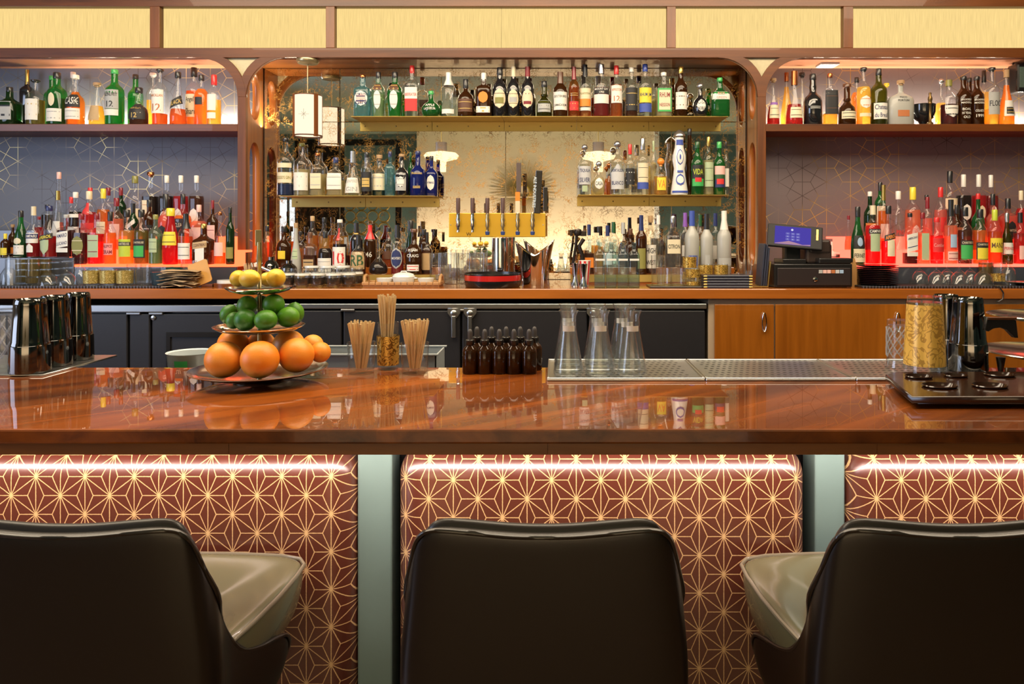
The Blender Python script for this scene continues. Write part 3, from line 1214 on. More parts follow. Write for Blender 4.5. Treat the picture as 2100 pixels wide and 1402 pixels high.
# ------------------------------------------------------------------ lit bottle steps in the side bays
GL = emis('orange_lit_acrylic', (1.0, .105, .035), 3.8)
GR = emis('coral_lit_acrylic', (1.0, .10, .06), 3.8)
DKST = plain('dark_acrylic_step', (.05, .055, .075), .15, coat=.6)
ZT = [1.262, 1.337, 1.412]
DT = [(4.03, 4.14), (4.14, 4.246), (4.252, 4.37)]


def lit_steps(x0, x1, label, g):
    ox = (x0 + x1) / 2
    t = thing('lit_bottle_step', label, 'bottle step', (ox, 4.03, ZCNT))
    for i in range(3):
        d0, d1 = DT[i]
        z = ZT[i] - ZCNT
        if x0 < XL0:
            x0 = X_at((151.5, 141, 134)[i], d0) + .002
            if i == 2:
                x1 = XL0 - .004
        obj('tread', box(x0 - ox, x1 - ox, d0 - 4.03, d1 - 4.03 + (.002 if i == 0 else 0), z - .012, z, .002), t, mat=g)
        zb = 0.0 if i == 0 else ZT[i - 1] - ZCNT
        obj('riser', box(x0 - ox, x1 - ox, d0 - 4.03 + .004, d0 - 4.03 + .012, zb, z - .012), t, mat=g if i else DKST)
    for xx in (x1 - ox - .006,):
        obj('side_panel', box(xx, xx + .006, .012, .20, 0, ZT[0] - ZCNT - .012), t, mat=DKST)
    return t


lit_steps(X_at(150, 4.03), X_at(484, 4.03), 'glowing orange acrylic bottle step in the left bay', GL)
lit_steps(X_at(1740, 4.03), X_at(2190, 4.03), 'glowing coral acrylic bottle step beside the cash register', GR)
t = thing('dark_bottle_step', 'unlit dark acrylic step under the bottles at the left edge', 'bottle step', (X_at(20, 4.03), 4.03, ZCNT))
for i in range(3):
    obj('tread', box(-.62, X_at((151.5, 141, 134)[i], DT[i][0]) - t.location.x, DT[i][0] - 4.03, DT[i][1] - 4.03, 0 if i == 0 else .03, 1.300 - ZCNT + .075 * i, .003), t, mat=DKST)

# ------------------------------------------------------------------ front bar
D1, D2 = D_on(880, ZBAR), D_on(753, ZBAR)
bar = thing('bar_counter', 'glossy lacquered wooden bar counter with diagonal veneer and dark front edge', 'bar counter', (0, D1, 0))
obj('bar_top', box(-2.7, 2.6, 0, D2 - D1, ZBAR - .028, ZBAR, .004), bar, mat=W_BAR)
xb = [-2.7, -1.75, -1.2, -.62, -.02, .60, 1.07, 1.7, 2.6]
for a, b in zip(xb, xb[1:]):
    boxobj('apron_board', (a + .0001, b - .0001, .006, .035, ZBAR - .0495, ZBAR - .006), W_APRON, bar, .0006, 1)
obj('back_edge', box(-2.7, 2.6, D2 - D1 - .03, D2 - D1 - .004, ZBAR - .05, ZBAR - .028), bar, mat=W_APRON)
obj('carcass', box(-2.7, 2.6, .40, .52, 0, ZBAR - .03), bar, mat=plain('dark_carcass', (.02, .02, .018), .6))
# LED bar under the counter
ld = thing('led_strip', 'pinkish LED strip glowing under the bar counter edge', 'light strip', (0, 1.472, 1.0195))
obj('diffuser', box(-2.5, 2.4, -.006, .006, -.002, .014), ld, mat=emis('led_diffuser', (1.0, .72, .60), 4.0))
obj('channel', box(-2.5, 2.4, -.009, .009, .0165, .022), ld, mat=STEEL)
SL = star_leather()


def panel(x0, x1, label):
    DP = 1.62
    ox = X_at(678.5, DP) if x0 < -1 else X_at(1030.5, DP) if x0 < .6 else X_at(1848.5, DP)
    oz = Z_at(984 if x0 > -1 else 977, DP)
    t = thing('upholstered_panel', label, 'wall panel', (ox, DP, oz))
    b = box(x0 - ox, x1 - ox, 0, .16, .10 - oz, .9625 - oz, .062, 10)
    m = bpy.data.meshes.new('p')
    b.to_mesh(m)
    b.free()
    smooth(m, 60)
    pc = obj('padded_cover', m, t, mat=SL)
    pc.modifiers.new('w', 'WEIGHTED_NORMAL').keep_sharp = False
    obj('backing', box(x0 - ox + .07, x1 - ox - .07, .16, .172, .08 - oz, .90 - oz), t, mat=BLACK)


panel(-1.36, X_at(722, 1.62), 'red brown star patterned padded panel behind the leftmost stool')
panel(X_at(810, 1.62), X_at(1662, 1.62), 'red brown star patterned padded panel behind the middle stool')
panel(X_at(1750, 1.62), 1.55, 'red brown star patterned padded panel behind the rightmost stool')
PG = plain('grey_green_paint', (.17, .265, .245), .32, coat=.2, var=.25, scale=6)
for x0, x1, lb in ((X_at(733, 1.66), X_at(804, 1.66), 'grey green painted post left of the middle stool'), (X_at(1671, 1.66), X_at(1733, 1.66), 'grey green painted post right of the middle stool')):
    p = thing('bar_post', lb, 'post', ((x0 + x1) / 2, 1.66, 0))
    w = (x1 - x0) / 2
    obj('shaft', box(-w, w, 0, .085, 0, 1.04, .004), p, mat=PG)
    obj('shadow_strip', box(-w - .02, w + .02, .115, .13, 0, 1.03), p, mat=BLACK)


# ------------------------------------------------------------------ stools
def make_stool(label, cx, rz=0.0):
    t = thing('bar_stool', label, 'stool', (cx, 1.30, 0), rz)
    cx0, cy0 = 0, 1.30
    half = [(0, 1.172, .958), (.05, 1.172, .959), (.10, 1.173, .963), (.15, 1.175, .967), (.180, 1.179, .966), (.195, 1.183, .958), (.205, 1.190, .940), (.212, 1.202, .895), (.218, 1.225, .84),
            (.222, 1.26, .78), (.227, 1.315, .705), (.238, 1.37, .675), (.252, 1.42, .664), (.262, 1.452, .655), (.262, 1.470, .63), (.256, 1.476, .60)]
    full = [(-x, y, z) for x, y, z in reversed(half[1:])] + half
    n = len(full)

    def plan(i, v):
        x, y, z = full[i]
        zz = .50 + (z - .50) * v
        u = min(max((zz - .50) / .46, 0), 1)
        # belly: wider at seat height than at the top edge
        q = max(0.0, min(1.0, (.96 - zz) / .22))
        base = max(abs(x), 1e-6)
        bell = .022 * q if i_back(i) else 0.0
        wx = base + bell * min(base / .2, 1)
        low = max(0, (.64 - zz) / .14)
        wx *= 1 - .22 * low * low
        yy = y + (.018 * (1 - u) if i_back(i) else 0) + .05 * low * low * (1 if y < 1.35 else -1.2)
        return (math.copysign(wx, x), yy, zz)

    def i_back(i):
        return full[i][1] < 1.24
    nv = 14
    outer = [[plan(i, j / nv) for i in range(n)] for j in range(nv + 1)]
    cen = Vector((0, 1.42, 0))

    def inset(p, d):
        q = Vector((p[0], p[1] - 1.42, 0))
        q = Vector((p[0], (p[1] - 1.42) * 1.3, 0))
        l = q.length
        k = d / l if l > 0 else 0
        return (p[0] - q.x * k, p[1] - q.y * k, p[2])

    def grid(G, flip=False):
        vs = [p for r in G for p in r]
        fs = []
        m = len(G[0])
        for a in range(len(G) - 1):
            for b in range(m - 1):
                f = (a * m + b, a * m + b + 1, (a + 1) * m + b + 1, (a + 1) * m + b)
                fs.append(f[::-1] if flip else f)
        return vs, fs
    off = lambda p: (p[0] - cx0, p[1] - cy0, p[2])
    # outer shell with rolled rim
    G = [[off(p) for p in r] for r in outer]
    G.append([off((inset(p, .006)[0], inset(p, .006)[1], p[2] + .005)) for p in outer[-1]])
    G.append([off((inset(p, .014)[0], inset(p, .014)[1], p[2] + .004)) for p in outer[-1]])
    vs, fs = grid(G)
    me = bpy.data.meshes.new('back_shell')
    me.from_pydata(vs, [], fs)
    smooth(me, 70)
    me.materials.append(LEATHER)
    o = obj('backrest', me, t)
    o.modifiers.new('s', 'SUBSURF').levels = 1
    o.modifiers['s'].render_levels = 2
    # inner cushion, a little higher than the rim
    G2 = []
    for j in range(nv, 3, -1):
        G2.append([off((inset(p, .042)[0], inset(p, .042)[1], p[2] - .004)) for p in outer[j]])
    top1 = [off((inset(p, .014)[0], inset(p, .014)[1], p[2] + .001)) for p in outer[-1]]
    top2 = [off((inset(p, .020)[0], inset(p, .020)[1], p[2] + .014)) for p in outer[-1]]
    top3 = [off((inset(p, .034)[0], inset(p, .034)[1], p[2] + .013)) for p in outer[-1]]
    vs, fs = grid([top1, top2, top3] + G2)
    me = bpy.data.meshes.new('inner')
    me.from_pydata(vs, [], fs)
    smooth(me, 70)
    me.materials.append(LEATHER)
    o = obj('back_cushion', me, t)
    o.modifiers.new('s', 'SUBSURF').levels = 1
    # piping along the rim
    path = [off((inset(p, .002)[0], inset(p, .002)[1] , p[2] + .001)) for p in outer[-1]]
    # densify with catmull-rom
    P = [Vector(p) for p in path]
    dense = []
    for i in range(len(P) - 1):
        p0, p1, p2, p3 = P[max(i - 1, 0)], P[i], P[i + 1], P[min(i + 2, len(P) - 1)]
        for k in range(4):
            s = k / 4
            dense.append(0.5 * ((2 * p1) + (-p0 + p2) * s + (2 * p0 - 5 * p1 + 4 * p2 - p3) * s * s + (-p0 + 3 * p1 - 3 * p2 + p3) * s ** 3))
    dense.append(P[-1])
    obj('piping', tube(dense, .0042, 6, 'piping'), t, mat=plain('dark_piping', (.02, .014, .010), .3, coat=.4))
    # seat cushion
    st = [(0, 1.215), (.12, 1.218), (.185, 1.235), (.215, 1.29), (.236, 1.36), (.252, 1.43), (.262, 1.50), (.262, 1.545), (.245, 1.572), (.20, 1.588), (.10, 1.597), (0, 1.60)]
    edge = [(x, y) for x, y in st] + [(-x, y) for x, y in reversed(st[1:-1])]
    ez = lambda y: .712 + .036 * min(max((y - 1.22) / .30, 0), 1)
    rings = []
    c0 = (0, 1.40)
    for k, dz in ((.0, -.046), (.25, -.042), (.5, -.028), (.75, -.006), (.90, .006), (.975, .006), (1.0, 0), (1.012, -.012), (1.0, -.05), (.95, -.10), (.85, -.13), (.5, -.14), (0, -.14)):
        rings.append([off((c0[0] + (x - c0[0]) * k, c0[1] + (y - c0[1]) * k, (ez(y) if k > .4 else .735) + dz)) for x, y in edge])
    vs, fs = [], []
    m = len(edge)
    for r in rings:
        vs += r
    for a in range(len(rings) - 1):
        for b in range(m):
            c = (b + 1) % m
            fs.append((a * m + b, a * m + c, (a + 1) * m + c, (a + 1) * m + b)[::-1])
    me = bpy.data.meshes.new('seat')
    me.from_pydata(vs, [], fs)
    bmx = bmesh.new()
    bmx.from_mesh(me)
    bmesh.ops.remove_doubles(bmx, verts=bmx.verts, dist=1e-5)
    bmesh.ops.recalc_face_normals(bmx, faces=bmx.faces)
    bmx.to_mesh(me)
    bmx.free()
    smooth(me, 80)
    me.materials.append(LEATHER_IN)
    o = obj('seat', me, t)
    o['label'] = 'olive leather seat cushion coloured paler for LED sheen'
    o.modifiers.new('s', 'SUBSURF').levels = 1
    o.modifiers['s'].render_levels = 2
    pp = [Vector(off((x * 1.006, 1.40 + (y - 1.40) * 1.006, ez(y) + .002))) for x, y in edge]
    obj('seat_piping', tube(pp, .0042, 6, 'p', True), t, mat=plain('olive_piping', (.20, .18, .12), .3, coat=.4))
    obj('pedestal', lathe([(0, 0), (.22, 0), (.225, .008), (.20, .018), (.06, .03), (.03, .05), (.028, .55), (.09, .575), (.12, .60), (0, .60)], 24), t, (0, .09, 0), BLACKST)
    obj('footrest', tube([(.17 * math.cos(q * PI / 12), .09 + .17 * math.sin(q * PI / 12), .30) for q in range(24)], .011, 8, 'f', True), t, mat=BLACKST)
    obj('footrest_spoke', tube([(-.17, .09, .30), (.17, .09, .30)], .008, 8), t, mat=BLACKST)
    return t


make_stool('dark leather bar stool with curved back in the middle', X_at(1115, 1.18))
make_stool('dark leather bar stool cut by the left picture edge', -.79)
make_stool('dark leather bar stool cut by the right picture edge', .628 + .015)


# ------------------------------------------------------------------ bottles, row by row (px, width, top, shape, glass, liquor, fill, cap, labels, description)
W, K, C_ = 'white', 'black', 'cream'
# left bay, wooden shelf
R = Row(ZS, 4.315, 4.44, 'on the left wooden shelf', 'bottles on the left wooden shelf')
R.add(20, 38, 179, 'sqs', 'G', 'dark', .6, (K, .13, 'c'), [(.12, .60, 'grey', .8, '–––|––', 'black')], 'squat dark green bottle with grey label')
R.add(73, 36, 164, 'std', 'c', 'olive', .55, (K, .06, 'cork'), [(.10, .56, W, .72, '–––|––', 'gold')], 'olive liquor bottle with white label')
R.add(117, 37, 149, 'std', 'g', 'brown', .50, (K, .12, 'c'), [(.06, .30, W, .85, '–––––|––––', 'grey'), (.34, .60, C_, .34, None, K, 'oval')], 'green whisky bottle with white oval seal and black cap')
R.add(155, 36, 154, 'neck', 'c', 'amber', .66, (W, .08, 'c'), [(.34, .60, K, .85, 'CASK', W), (.10, .32, W, .85, '––––––|–––––', 'grey')], 'orange whisky bottle with black and white labels')
R.add(199, 33, 170, 'cone', 'c', 'gold', .45, ('cork', .10, 'cork'), [(.10, .44, 'tan', .7)], 'small clear bottle with cork and tan label')
R.add(235, 36, 143, 'std', 'g', 'lime', .50, ('green', .08, 'c'), [(.28, .62, 'grey', .8, 'GLENLIVET|12', K), (.16, .27, W, .8)], 'bright green bottle with grey label')
R.add(285, 38, 180, 'jug', 'c', 'brown', .52, (K, .14, 'c'), [(.14, .56, K, .92, 'ABERFELDY|12', 'gold')], 'squat black labelled bottle with gold letters')
R.add(328, 31, 142, 'std', 'c', 'copper', .20, (K, .06, 'cork'), [(.20, .62, W, .8, 'MACALLAN|12', 'copper')], 'clear bottle with tall white label and little liquor')
R.add(365, 35, 148, 'cone', 'c', 'copper', .30, (K, .11, 'c'), [(.34, .50, K, .95, 'BLACK', 'gold', 'rect', .06)], 'tapering clear bottle with slanted black label')
R.add(398, 33, 139, 'std', 'c', 'copper', .60, (K, .15, 'c'), [(.16, .54, C_, .72, "Angel's|Share", K)], 'copper whisky bottle with cream script label')
R.add(439, 29, 154, 'std', 'c', 'gold', .50, ('red', .20, 'c'), [(.28, .60, W, .6), (.12, .24, W, .6)], 'clear bottle of gold liquor with red cap')
R.add(56, 22, 143, 'sq', 'k', None, 0, ('gold', .26, 'foil'), [], 'tall black bottle with gold neck', 1)
R.add(107, 30, 156, 'std', 'g', 'lime', .5, ('green', .08, 'c'), [], 'green bottle half hidden behind the seal bottle', 1)
R.add(150, 26, 148, 'std', 'c', 'gold', .5, (W, .10, 'c'), [], 'clear bottle with white top behind the orange whisky', 1)
R.add(278, 29, 153, 'std', 'g', 'lime', .55, (K, .09, 'c'), [], 'green black capped bottle behind the squat one', 1)
R.add(314, 26, 150, 'std', 'c', 'gold', .5, (W, .08, 'cork'), [], 'clear bottle of pale gold liquor standing behind', 1)
R.add(413, 29, 154, 'std', 'c', 'orange', .72, (K, .11, 'c'), [(.40, .55, K, .5)], 'orange liquor bottle with black cap standing behind', 1)

# right bay, wooden shelf
R = Row(ZS, 4.315, 4.44, 'on the right wooden shelf', 'bottles on the right wooden shelf')
R.add(1586, 27, 161, 'cone', 'c', 'ruby', .40, ('cork', .09, 'cork'), [(.14, .42, C_, .8, '––––––|–––––', K), (.43, .48, 'violet', .85)], 'clear brandy bottle with violet band and cream label')
R.add(1629, 37, 146, 'cone', 'c', 'ruby', .38, ('copper', .26, 'foil'), [(.12, .32, C_, .7, '––––––|–––––', 'brown')], 'wide brandy bottle with copper foil neck')
R.add(1667, 37, 152, 'neck', 'k', None, 0, (K, .12, 'c'), [(.30, .36, K, .6, '–––––|––––', 'grey')], 'glossy black tapering bottle')
R.add(1702, 28, 151, 'sq', 'c', 'gold', .22, ('copper', .08, 'c'), [(.20, .66, K, .95, '–––––––|––––––', 'brown')], 'square shouldered bottle with tall black label')
R.add(1737, 34, 172, 'jug', 'b', 'dark', .6, ('brown', .14, 'cork'), [(.14, .32, C_, .85, '–––––––|––––––', K)], 'dark squat bottle with brown stopper')
R.add(1771, 29, 139, 'std', 'c', 'yellow', .66, (K, .07, 'cork'), [(.28, .50, W, .75, '–––––|––––', 'orange', 'oval'), (.14, .20, C_, .8)], 'yellow liquor bottle with white oval label')
R.add(1802, 33, 141, 'std', 'o', 'dark', .40, (K, .12, 'c'), [(.10, .38, W, .85, 'Chateau|du Breuil', 'navy')], 'dark olive bottle with white castle label')
R.add(1847, 52, 165, 'wide', 'f', None, 0, ('cork', .12, 'cork'), [(.50, .64, None, .6, 'PISCO|PORTON', K), (.18, .32, 'copper', .45)], 'wide frosted pisco bottle with dark lettering')
R.add(1946, 34, 164, 'std', 'c', 'dred', .45, ('olive', .14, 'foil'), [(.16, .42, W, .8, '–––––|––––', K, 'shield')], 'dark port bottle with white shield label')
R.add(1976, 29, 157, 'wine', 'b', 'dred', .6, (K, .08, 'c'), [(.42, .54, None, .8, 'BROADBENT|MADEIRA', W), (.12, .36, None, .7, 'BOAL|10 YEARS|OLD', W)], 'dark madeira bottle with white painted letters and ten years')
R.add(2003, 28, 157, 'wine', 'b', 'dred', .6, (K, .08, 'c'), [(.42, .54, None, .8, 'BROADBENT|MADEIRA', W), (.14, .34, None, .7, 'COLHEITA|1999', W)], 'dark madeira bottle with white painted year 1999')
R.add(2034, 29, 139, 'std', 'c', 'gold', .28, (K, .07, 'cork'), [(.18, .56, 'grey', .8, 'FLOC', K)], 'clear tall bottle with grey FLOC label')
R.add(2064, 32, 143, 'cone', 'c', 'orange', .72, ('cork', .14, 'foil'), [(.16, .44, W, .7), (.20, .32, K, .5, '––––|–––', 'gold')], 'pointed bottle of orange brandy with square label')
R.add(1613, 27, 149, 'cone', 'c', 'gold', .74, ('copper', .16, 'foil'), [], 'golden pointed bottle standing behind the brandy', 1)
R.add(1645, 28, 149, 'cone', 'c', 'clear', .3, (K, .09, 'cork'), [], 'empty clear pointed bottle standing behind the brandy', 1)
R.add(1757, 24, 159, 'std', 'c', 'amber', .7, (K, .10, 'c'), [], 'amber bottle with black top behind the yellow one', 1)
R.add(1818, 22, 171, 'std', 'c', 'clear', .5, ('yellow', .09, 'cork'), [], 'short clear bottle behind the frosted pisco bottle', 1)
R.add(1988, 24, 160, 'wine', 'b', 'dred', .6, (K, .08, 'c'), [], 'dark wine bottle hidden between the madeira bottles', 1)
R.add(2018, 22, 145, 'std', 'c', 'gold', .62, (K, .20, 'c'), [], 'gold liquor bottle with tall black cap behind', 1)
R.add(1930, 26, 161, 'bulb', 'c', 'gold', .5, ('silver', .12, 'ball'), [], 'round decanter of gold liquor standing behind', 1)

# long brass shelf
R = Row(ZU, 4.345, 4.395, 'on the long brass shelf', 'bottles on the long brass shelf', 'bottle')
R.add(744, 33, 154, 'sq', 'l', 'clear', .6, ('copper', .07, 'c'), [(.24, .60, W, .8, 'PLYMOUTH|GIN', 'navy', 'oval'), (.30, .52, 'rose', .6, '–––|––', 'navy', 'oval')], 'clear square gin bottle with round red and blue label')
R.add(776, 28, 148, 'taper', 'm', 'pale', .5, (K, .14, 'c'), [(.58, .72, 'brown', .75, '–––|––', 'gold'), (.16, .58, W, .58, '–––|––', 'grey', 'oval')], 'pale green tapered gin bottle with white oval nearest the lantern')
R.add(810, 30, 148, 'taper', 'g', 'pale', .5, (K, .14, 'c'), [(.58, .72, 'brown', .75, '–––|––', 'gold'), (.16, .58, W, .58, '–––|––', 'grey', 'oval')], 'deeper green tapered gin bottle beside its pale twin')
R.add(845, 28, 135, 'sq', 'c', 'clear', .6, ('red', .15, 'c'), [(.10, .56, 'red', .9), (.34, .50, W, .92, 'BEEFEATER', 'red'), (.50, .56, W, .9)], 'clear square gin bottle with red label and cap')
R.add(884, 38, 187, 'bulb', 'g', 'green', .55, ('green', .14, 'c'), [(.20, .50, None, .7, 'APPLE|LIQUEUR', W)], 'round green apple liqueur bottle with white letters')
R.add(920, 31, 149, 'std', 'c', 'clear', .5, (W, .30, 'foil'), [(.06, .16, W, .8)], 'clear bottle with long white neck foil')
R.add(955, 33, 163, 'squat', 'b', 'brown', .6, (K, .24, 'c'), [(.12, .46, 'brown', .9, '–––––––|––––––', 'gold')], 'short brown rum bottle with gold lettering')
R.add(992, 31, 150, 'sq', 'b', 'dred', .6, (W, .18, 'c'), [(.30, .56, 'orange', .62, None, K, 'oval'), (.08, .22, W, .9, '–––|––', 'gold')], 'dark rum bottle with round orange label')
R.add(1025, 29, 139, 'wine', 'k', None, 0, (K, .16, 'c'), [(.16, .56, C_, .85, '–––––––|––––––', 'brown', 'oval'), (.26, .38, 'olive', .6)], 'black rum bottle with cream oval and black cap')
R.add(1053, 25, 137, 'wine', 'k', None, 0, (C_, .20, 'foil'), [(.16, .54, C_, .85, '–––––––|––––––', 'brown', 'oval'), (.28, .38, 'grey', .6)], 'black rum bottle with cream foil neck')
R.add(1082, 26, 137, 'wine', 'k', None, 0, ('dred', .20, 'foil'), [(.16, .54, C_, .85, '–––|––', 'dred', 'oval'), (.24, .30, 'dred', .6)], 'black rum bottle with dark red foil neck')
R.add(1116, 31, 167, 'jug', 'o', 'dark', .6, (K, .16, 'c'), [(.12, .44, 'grey', .85, '–––––––|––––––', K)], 'squat olive green bottle with grey portrait label')
R.add(1149, 30, 148, 'wine', 'b', 'dark', .6, ('brown', .26, 'foil'), [(.14, .54, W, .9, 'DOCTOR BIRD|JAMAICA RUM', K)], 'black bottle with white bird print label')
R.add(1177, 22, 137, 'std', 'a', 'copper', .6, ('dred', .26, 'foil'), [(.12, .30, 'red', .85, '–––|––', 'gold'), (.40, .48, None, .8, '–––––|––––', 'gold')], 'slim amber bottle with small red label')
R.add(1200, 26, 133, 'std', 'c', 'copper', .12, (K, .22, 'foil'), [(.34, .54, C_, .85, 'PLANTATION', 'olive'), (.20, .34, 'orange', .85), (.12, .18, W, .8)], 'clear rum bottle with cream and orange label')
R.add(1233, 33, 132, 'std', 'c', 'ruby', .55, ('silver', .18, 'foil'), [(.42, .54, K, .92, 'MOUNT GAY|1703', W), (.24, .41, W, .9)], 'wide rum bottle with black over white label')
R.add(1264, 26, 135, 'std', 'c', 'copper', .62, ('red', .17, 'c'), [(.26, .60, W, .85, 'APPLETON|12', 'copper')], 'amber rum bottle with red cap and white label')
R.add(1295, 26, 139, 'std', 'c', 'brown', .18, (W, .09, 'c'), [(.12, .58, K, .9, '–––––|––––', 'gold')], 'rum bottle with tall black label and clear neck')
R.add(1323, 28, 132, 'std', 'c', 'clear', .5, ('blue', .14, 'c'), [(.26, .54, 'yellow', .88, 'RHUM J.M', 'navy'), (.08, .24, 'blue', .88)], 'clear rum bottle with yellow and blue label')
R.add(1361, 33, 149, 'sq', 'c', 'pale', .62, (W, .08, 'c'), [(.10, .62, 'green', .85), (.14, .58, C_, .70, 'RHUM|NEISSON', 'dred')], 'clear square rum bottle with green bordered label')
R.add(1396, 27, 137, 'wine', 'b', 'dark', .6, ('gold', .14, 'c'), [(.14, .48, W, .85, '––––|–––', 'brown')], 'dark brown bottle with gold cap and white label')
R.add(1436, 32, 170, 'bulb', 'k', None, 0, ('silver', .20, 'ball'), [(.14, .50, W, .55, 'CASA|NOBLE', K, 'oval')], 'round black bottle with silver ball stopper')
R.add(1476, 37, 160, 'sqs', 'g', 'lime', .6, ('green', .10, 'c'), [(.42, .62, W, .96, 'RICK|GREEN', 'pink')], 'broad green bottle with white shoulder label')

# lower left brass shelf
R = Row(ZLL, 4.345, 4.395, 'on the brass shelf under the lantern', 'bottles on the brass shelf under the lantern')
R.add(586, 33, 283, 'std', 'c', 'blue', .20, (K, .06, 'c'), [(.22, .40, C_, .9, "DODD'S GIN", 'olive'), (.48, .56, C_, .9)], 'tall clear gin bottle with dark blue liquor')
R.add(619, 32, 294, 'std', 'c', 'pale', .5, ('olive', .06, 'c'), [(.10, .44, W, .92, '–––|––', 'grey')], 'clear gin bottle with wide white picture label')
R.add(651, 27, 314, 'sq', 'c', 'pale', .5, ('copper', .07, 'c'), [(.16, .52, C_, .8, '–––––|––––', 'grey')], 'clear square gin bottle with grey engraved label')
R.add(689, 33, 323, 'sqs', 'c', 'pale', .4, ('navy', .14, 'c'), [(.16, .58, W, .9, '–––––––|––––––', 'grey')], 'short clear gin bottle with navy cap')
R.add(724, 32, 310, 'cone', 'c', 'clear', .5, ('silver', .26, 'foil'), [(.06, .40, W, .9, 'JUNIPERO|GIN', 'grey')], 'conical clear gin bottle with grey neck foil')
R.add(752, 22, 312, 'std', 'c', 'dark', .5, (K, .12, 'c'), [(.10, .54, K, .95), (.20, .40, 'gold', .7, '–––––|––––', K)], 'slim gin bottle with black and gold label')
R.add(778, 31, 318, 'squat', 'c', 'teal', .18, ('cork', .14, 'cork'), [(.14, .54, C_, .9, '–––––|––––', 'grey')], 'corked clear gin bottle with cream label')
R.add(824, 30, 316, 'squat', 'k', None, 0, ('cork', .10, 'cork'), [(.12, .54, 'grey', .72, '47', K), (.20, .46, W, .5, '–––––––|––––––', K, 'oval')], 'black apothecary gin bottle with stamp label')
R.add(857, 33, 310, 'squat', 'B', 'blue', .7, ('navy', .08, 'c'), [(.46, .54, None, .8, 'Bluecoat', 'gold'), (.16, .22, None, .5, '–––|––', 'gold')], 'cobalt blue gin bottle with gold lettering')
R.add(885, 27, 320, 'sqs', 'B', 'blue', .7, (K, .12, 'c'), [(.14, .52, W, .62, 'HYMANS', 'navy', 'oval')], 'dark blue ribbed bottle with white diamond label')
R.add(800, 20, 311, 'sq', 'l', 'clear', .7, ('navy', .12, 'c'), [], 'pale blue glass gin bottle behind the corked one', 1)
R.add(842, 12, 312, 'std', 'g', 'lime', .7, ('dgreen', .12, 'c'), [], 'green glass gin bottle behind the cobalt one', 1)

# lower right brass shelf
R = Row(ZLR, 4.345, 4.395, 'on the right lower brass shelf', 'tequila bottles on the right lower brass shelf')
R.add(1199, 27, 296, 'std', 'c', 'clear', .6, ('silver', .12, 'ball'), [(.20, .56, 'silver', .85, 'TEQUILA|SILVER', 'navy'), (.06, .18, 'ltgreen', .4)], 'clear tequila bottle with silver label at the shelf end')
R.add(1228, 28, 330, 'bulb', 'c', 'pale', .5, ('silver', .18, 'ball'), [(.16, .50, W, .62, 'CASA', K, 'oval')], 'squat clear tequila bottle with round white label')
R.add(1266, 31, 289, 'std', 'c', 'clear', .6, ('silver', .13, 'ball'), [(.10, .56, 'silver', .85, 'FORTALEZA|BLANCO', 'navy', 'arch')], 'tall clear tequila bottle with arched silver label')
R.add(1292, 20, 296, 'std', 'c', 'clear', .6, ('red', .20, 'c'), [(.20, .52, K, .9, '–––|––', W)], 'slim tequila bottle with red cap')
R.add(1318, 25, 284, 'std', 'c', 'clear', .6, ('silver', .20, 'c'), [(.10, .22, 'blue', .9), (.22, .56, C_, .85, '–––––––|––––––', K)], 'tall tequila bottle with cream and blue label')
R.add(1355, 30, 324, 'squat', 'c', 'gold', .5, ('orange', .20, 'ball'), [(.12, .46, 'yellow', .6, 'VA', 'orange')], 'small tequila bottle with yellow label and orange stopper')
R.add(1393, 36, 266, 'clase', 'w', None, 0, ('silver', .12, 'dome'), [(.45, .70, 'blue', .5, None, K, 'oval'), (.47, .68, W, .42, None, K, 'oval'), (.53, .62, 'blue', .12, None, K, 'oval'), (.76, .84, 'blue', .8), (.03, .06, 'blue', .9),
    (.14, .32, 'blue', .62, None, K, 'oval'), (.17, .29, W, .5, None, K, 'oval'), (.34, .37, 'blue', .5)], 'hourglass white ceramic tequila bottle painted blue with silver dome')
R.add(1430, 26, 291, 'wine', 'g', 'lime', .6, ('dgreen', .12, 'c'), [(.30, .56, K, .88, 'VIDA', 'lime'), (.16, .30, 'green', .88), (.24, .32, 'red', .5)], 'green mezcal bottle with colourful dark label')
R.add(1453, 21, 281, 'std', 'c', 'pale', .6, ('gold', .16, 'c'), [(.14, .56, 'ltgreen', .85, '––––––|–––––', K)], 'pale mezcal bottle with gold cap')
R.add(1475, 24, 291, 'wine', 'g', 'lime', .6, ('green', .12, 'c'), [(.38, .54, 'rose', .88), (.28, .38, 'dgreen', .88), (.14, .28, 'navy', .88), (.20, .30, 'red', .6)], 'green mezcal bottle with pink desert landscape label')
R.add(1414, 18, 264, 'tall', 'b', 'brown', .7, (K, .10, 'c'), [], 'tall brown bottle behind the ceramic one', 1)
R.add(1340, 16, 289, 'std', 'c', 'pale', .6, ('ltgreen', .20, 'c'), [], 'narrow bottle with pale green cap', 1)
R.add(1249, 14, 334, 'bulb', 'c', 'orange', .6, ('copper', .15, 'ball'), [], 'tiny amber bottle behind the arched label bottle', 1)
R.add(1489, 14, 291, 'std', 'c', 'clear', .6, (K, .10, 'c'), [(.16, .50, W, .8)], 'slim clear bottle at the column end', 1)

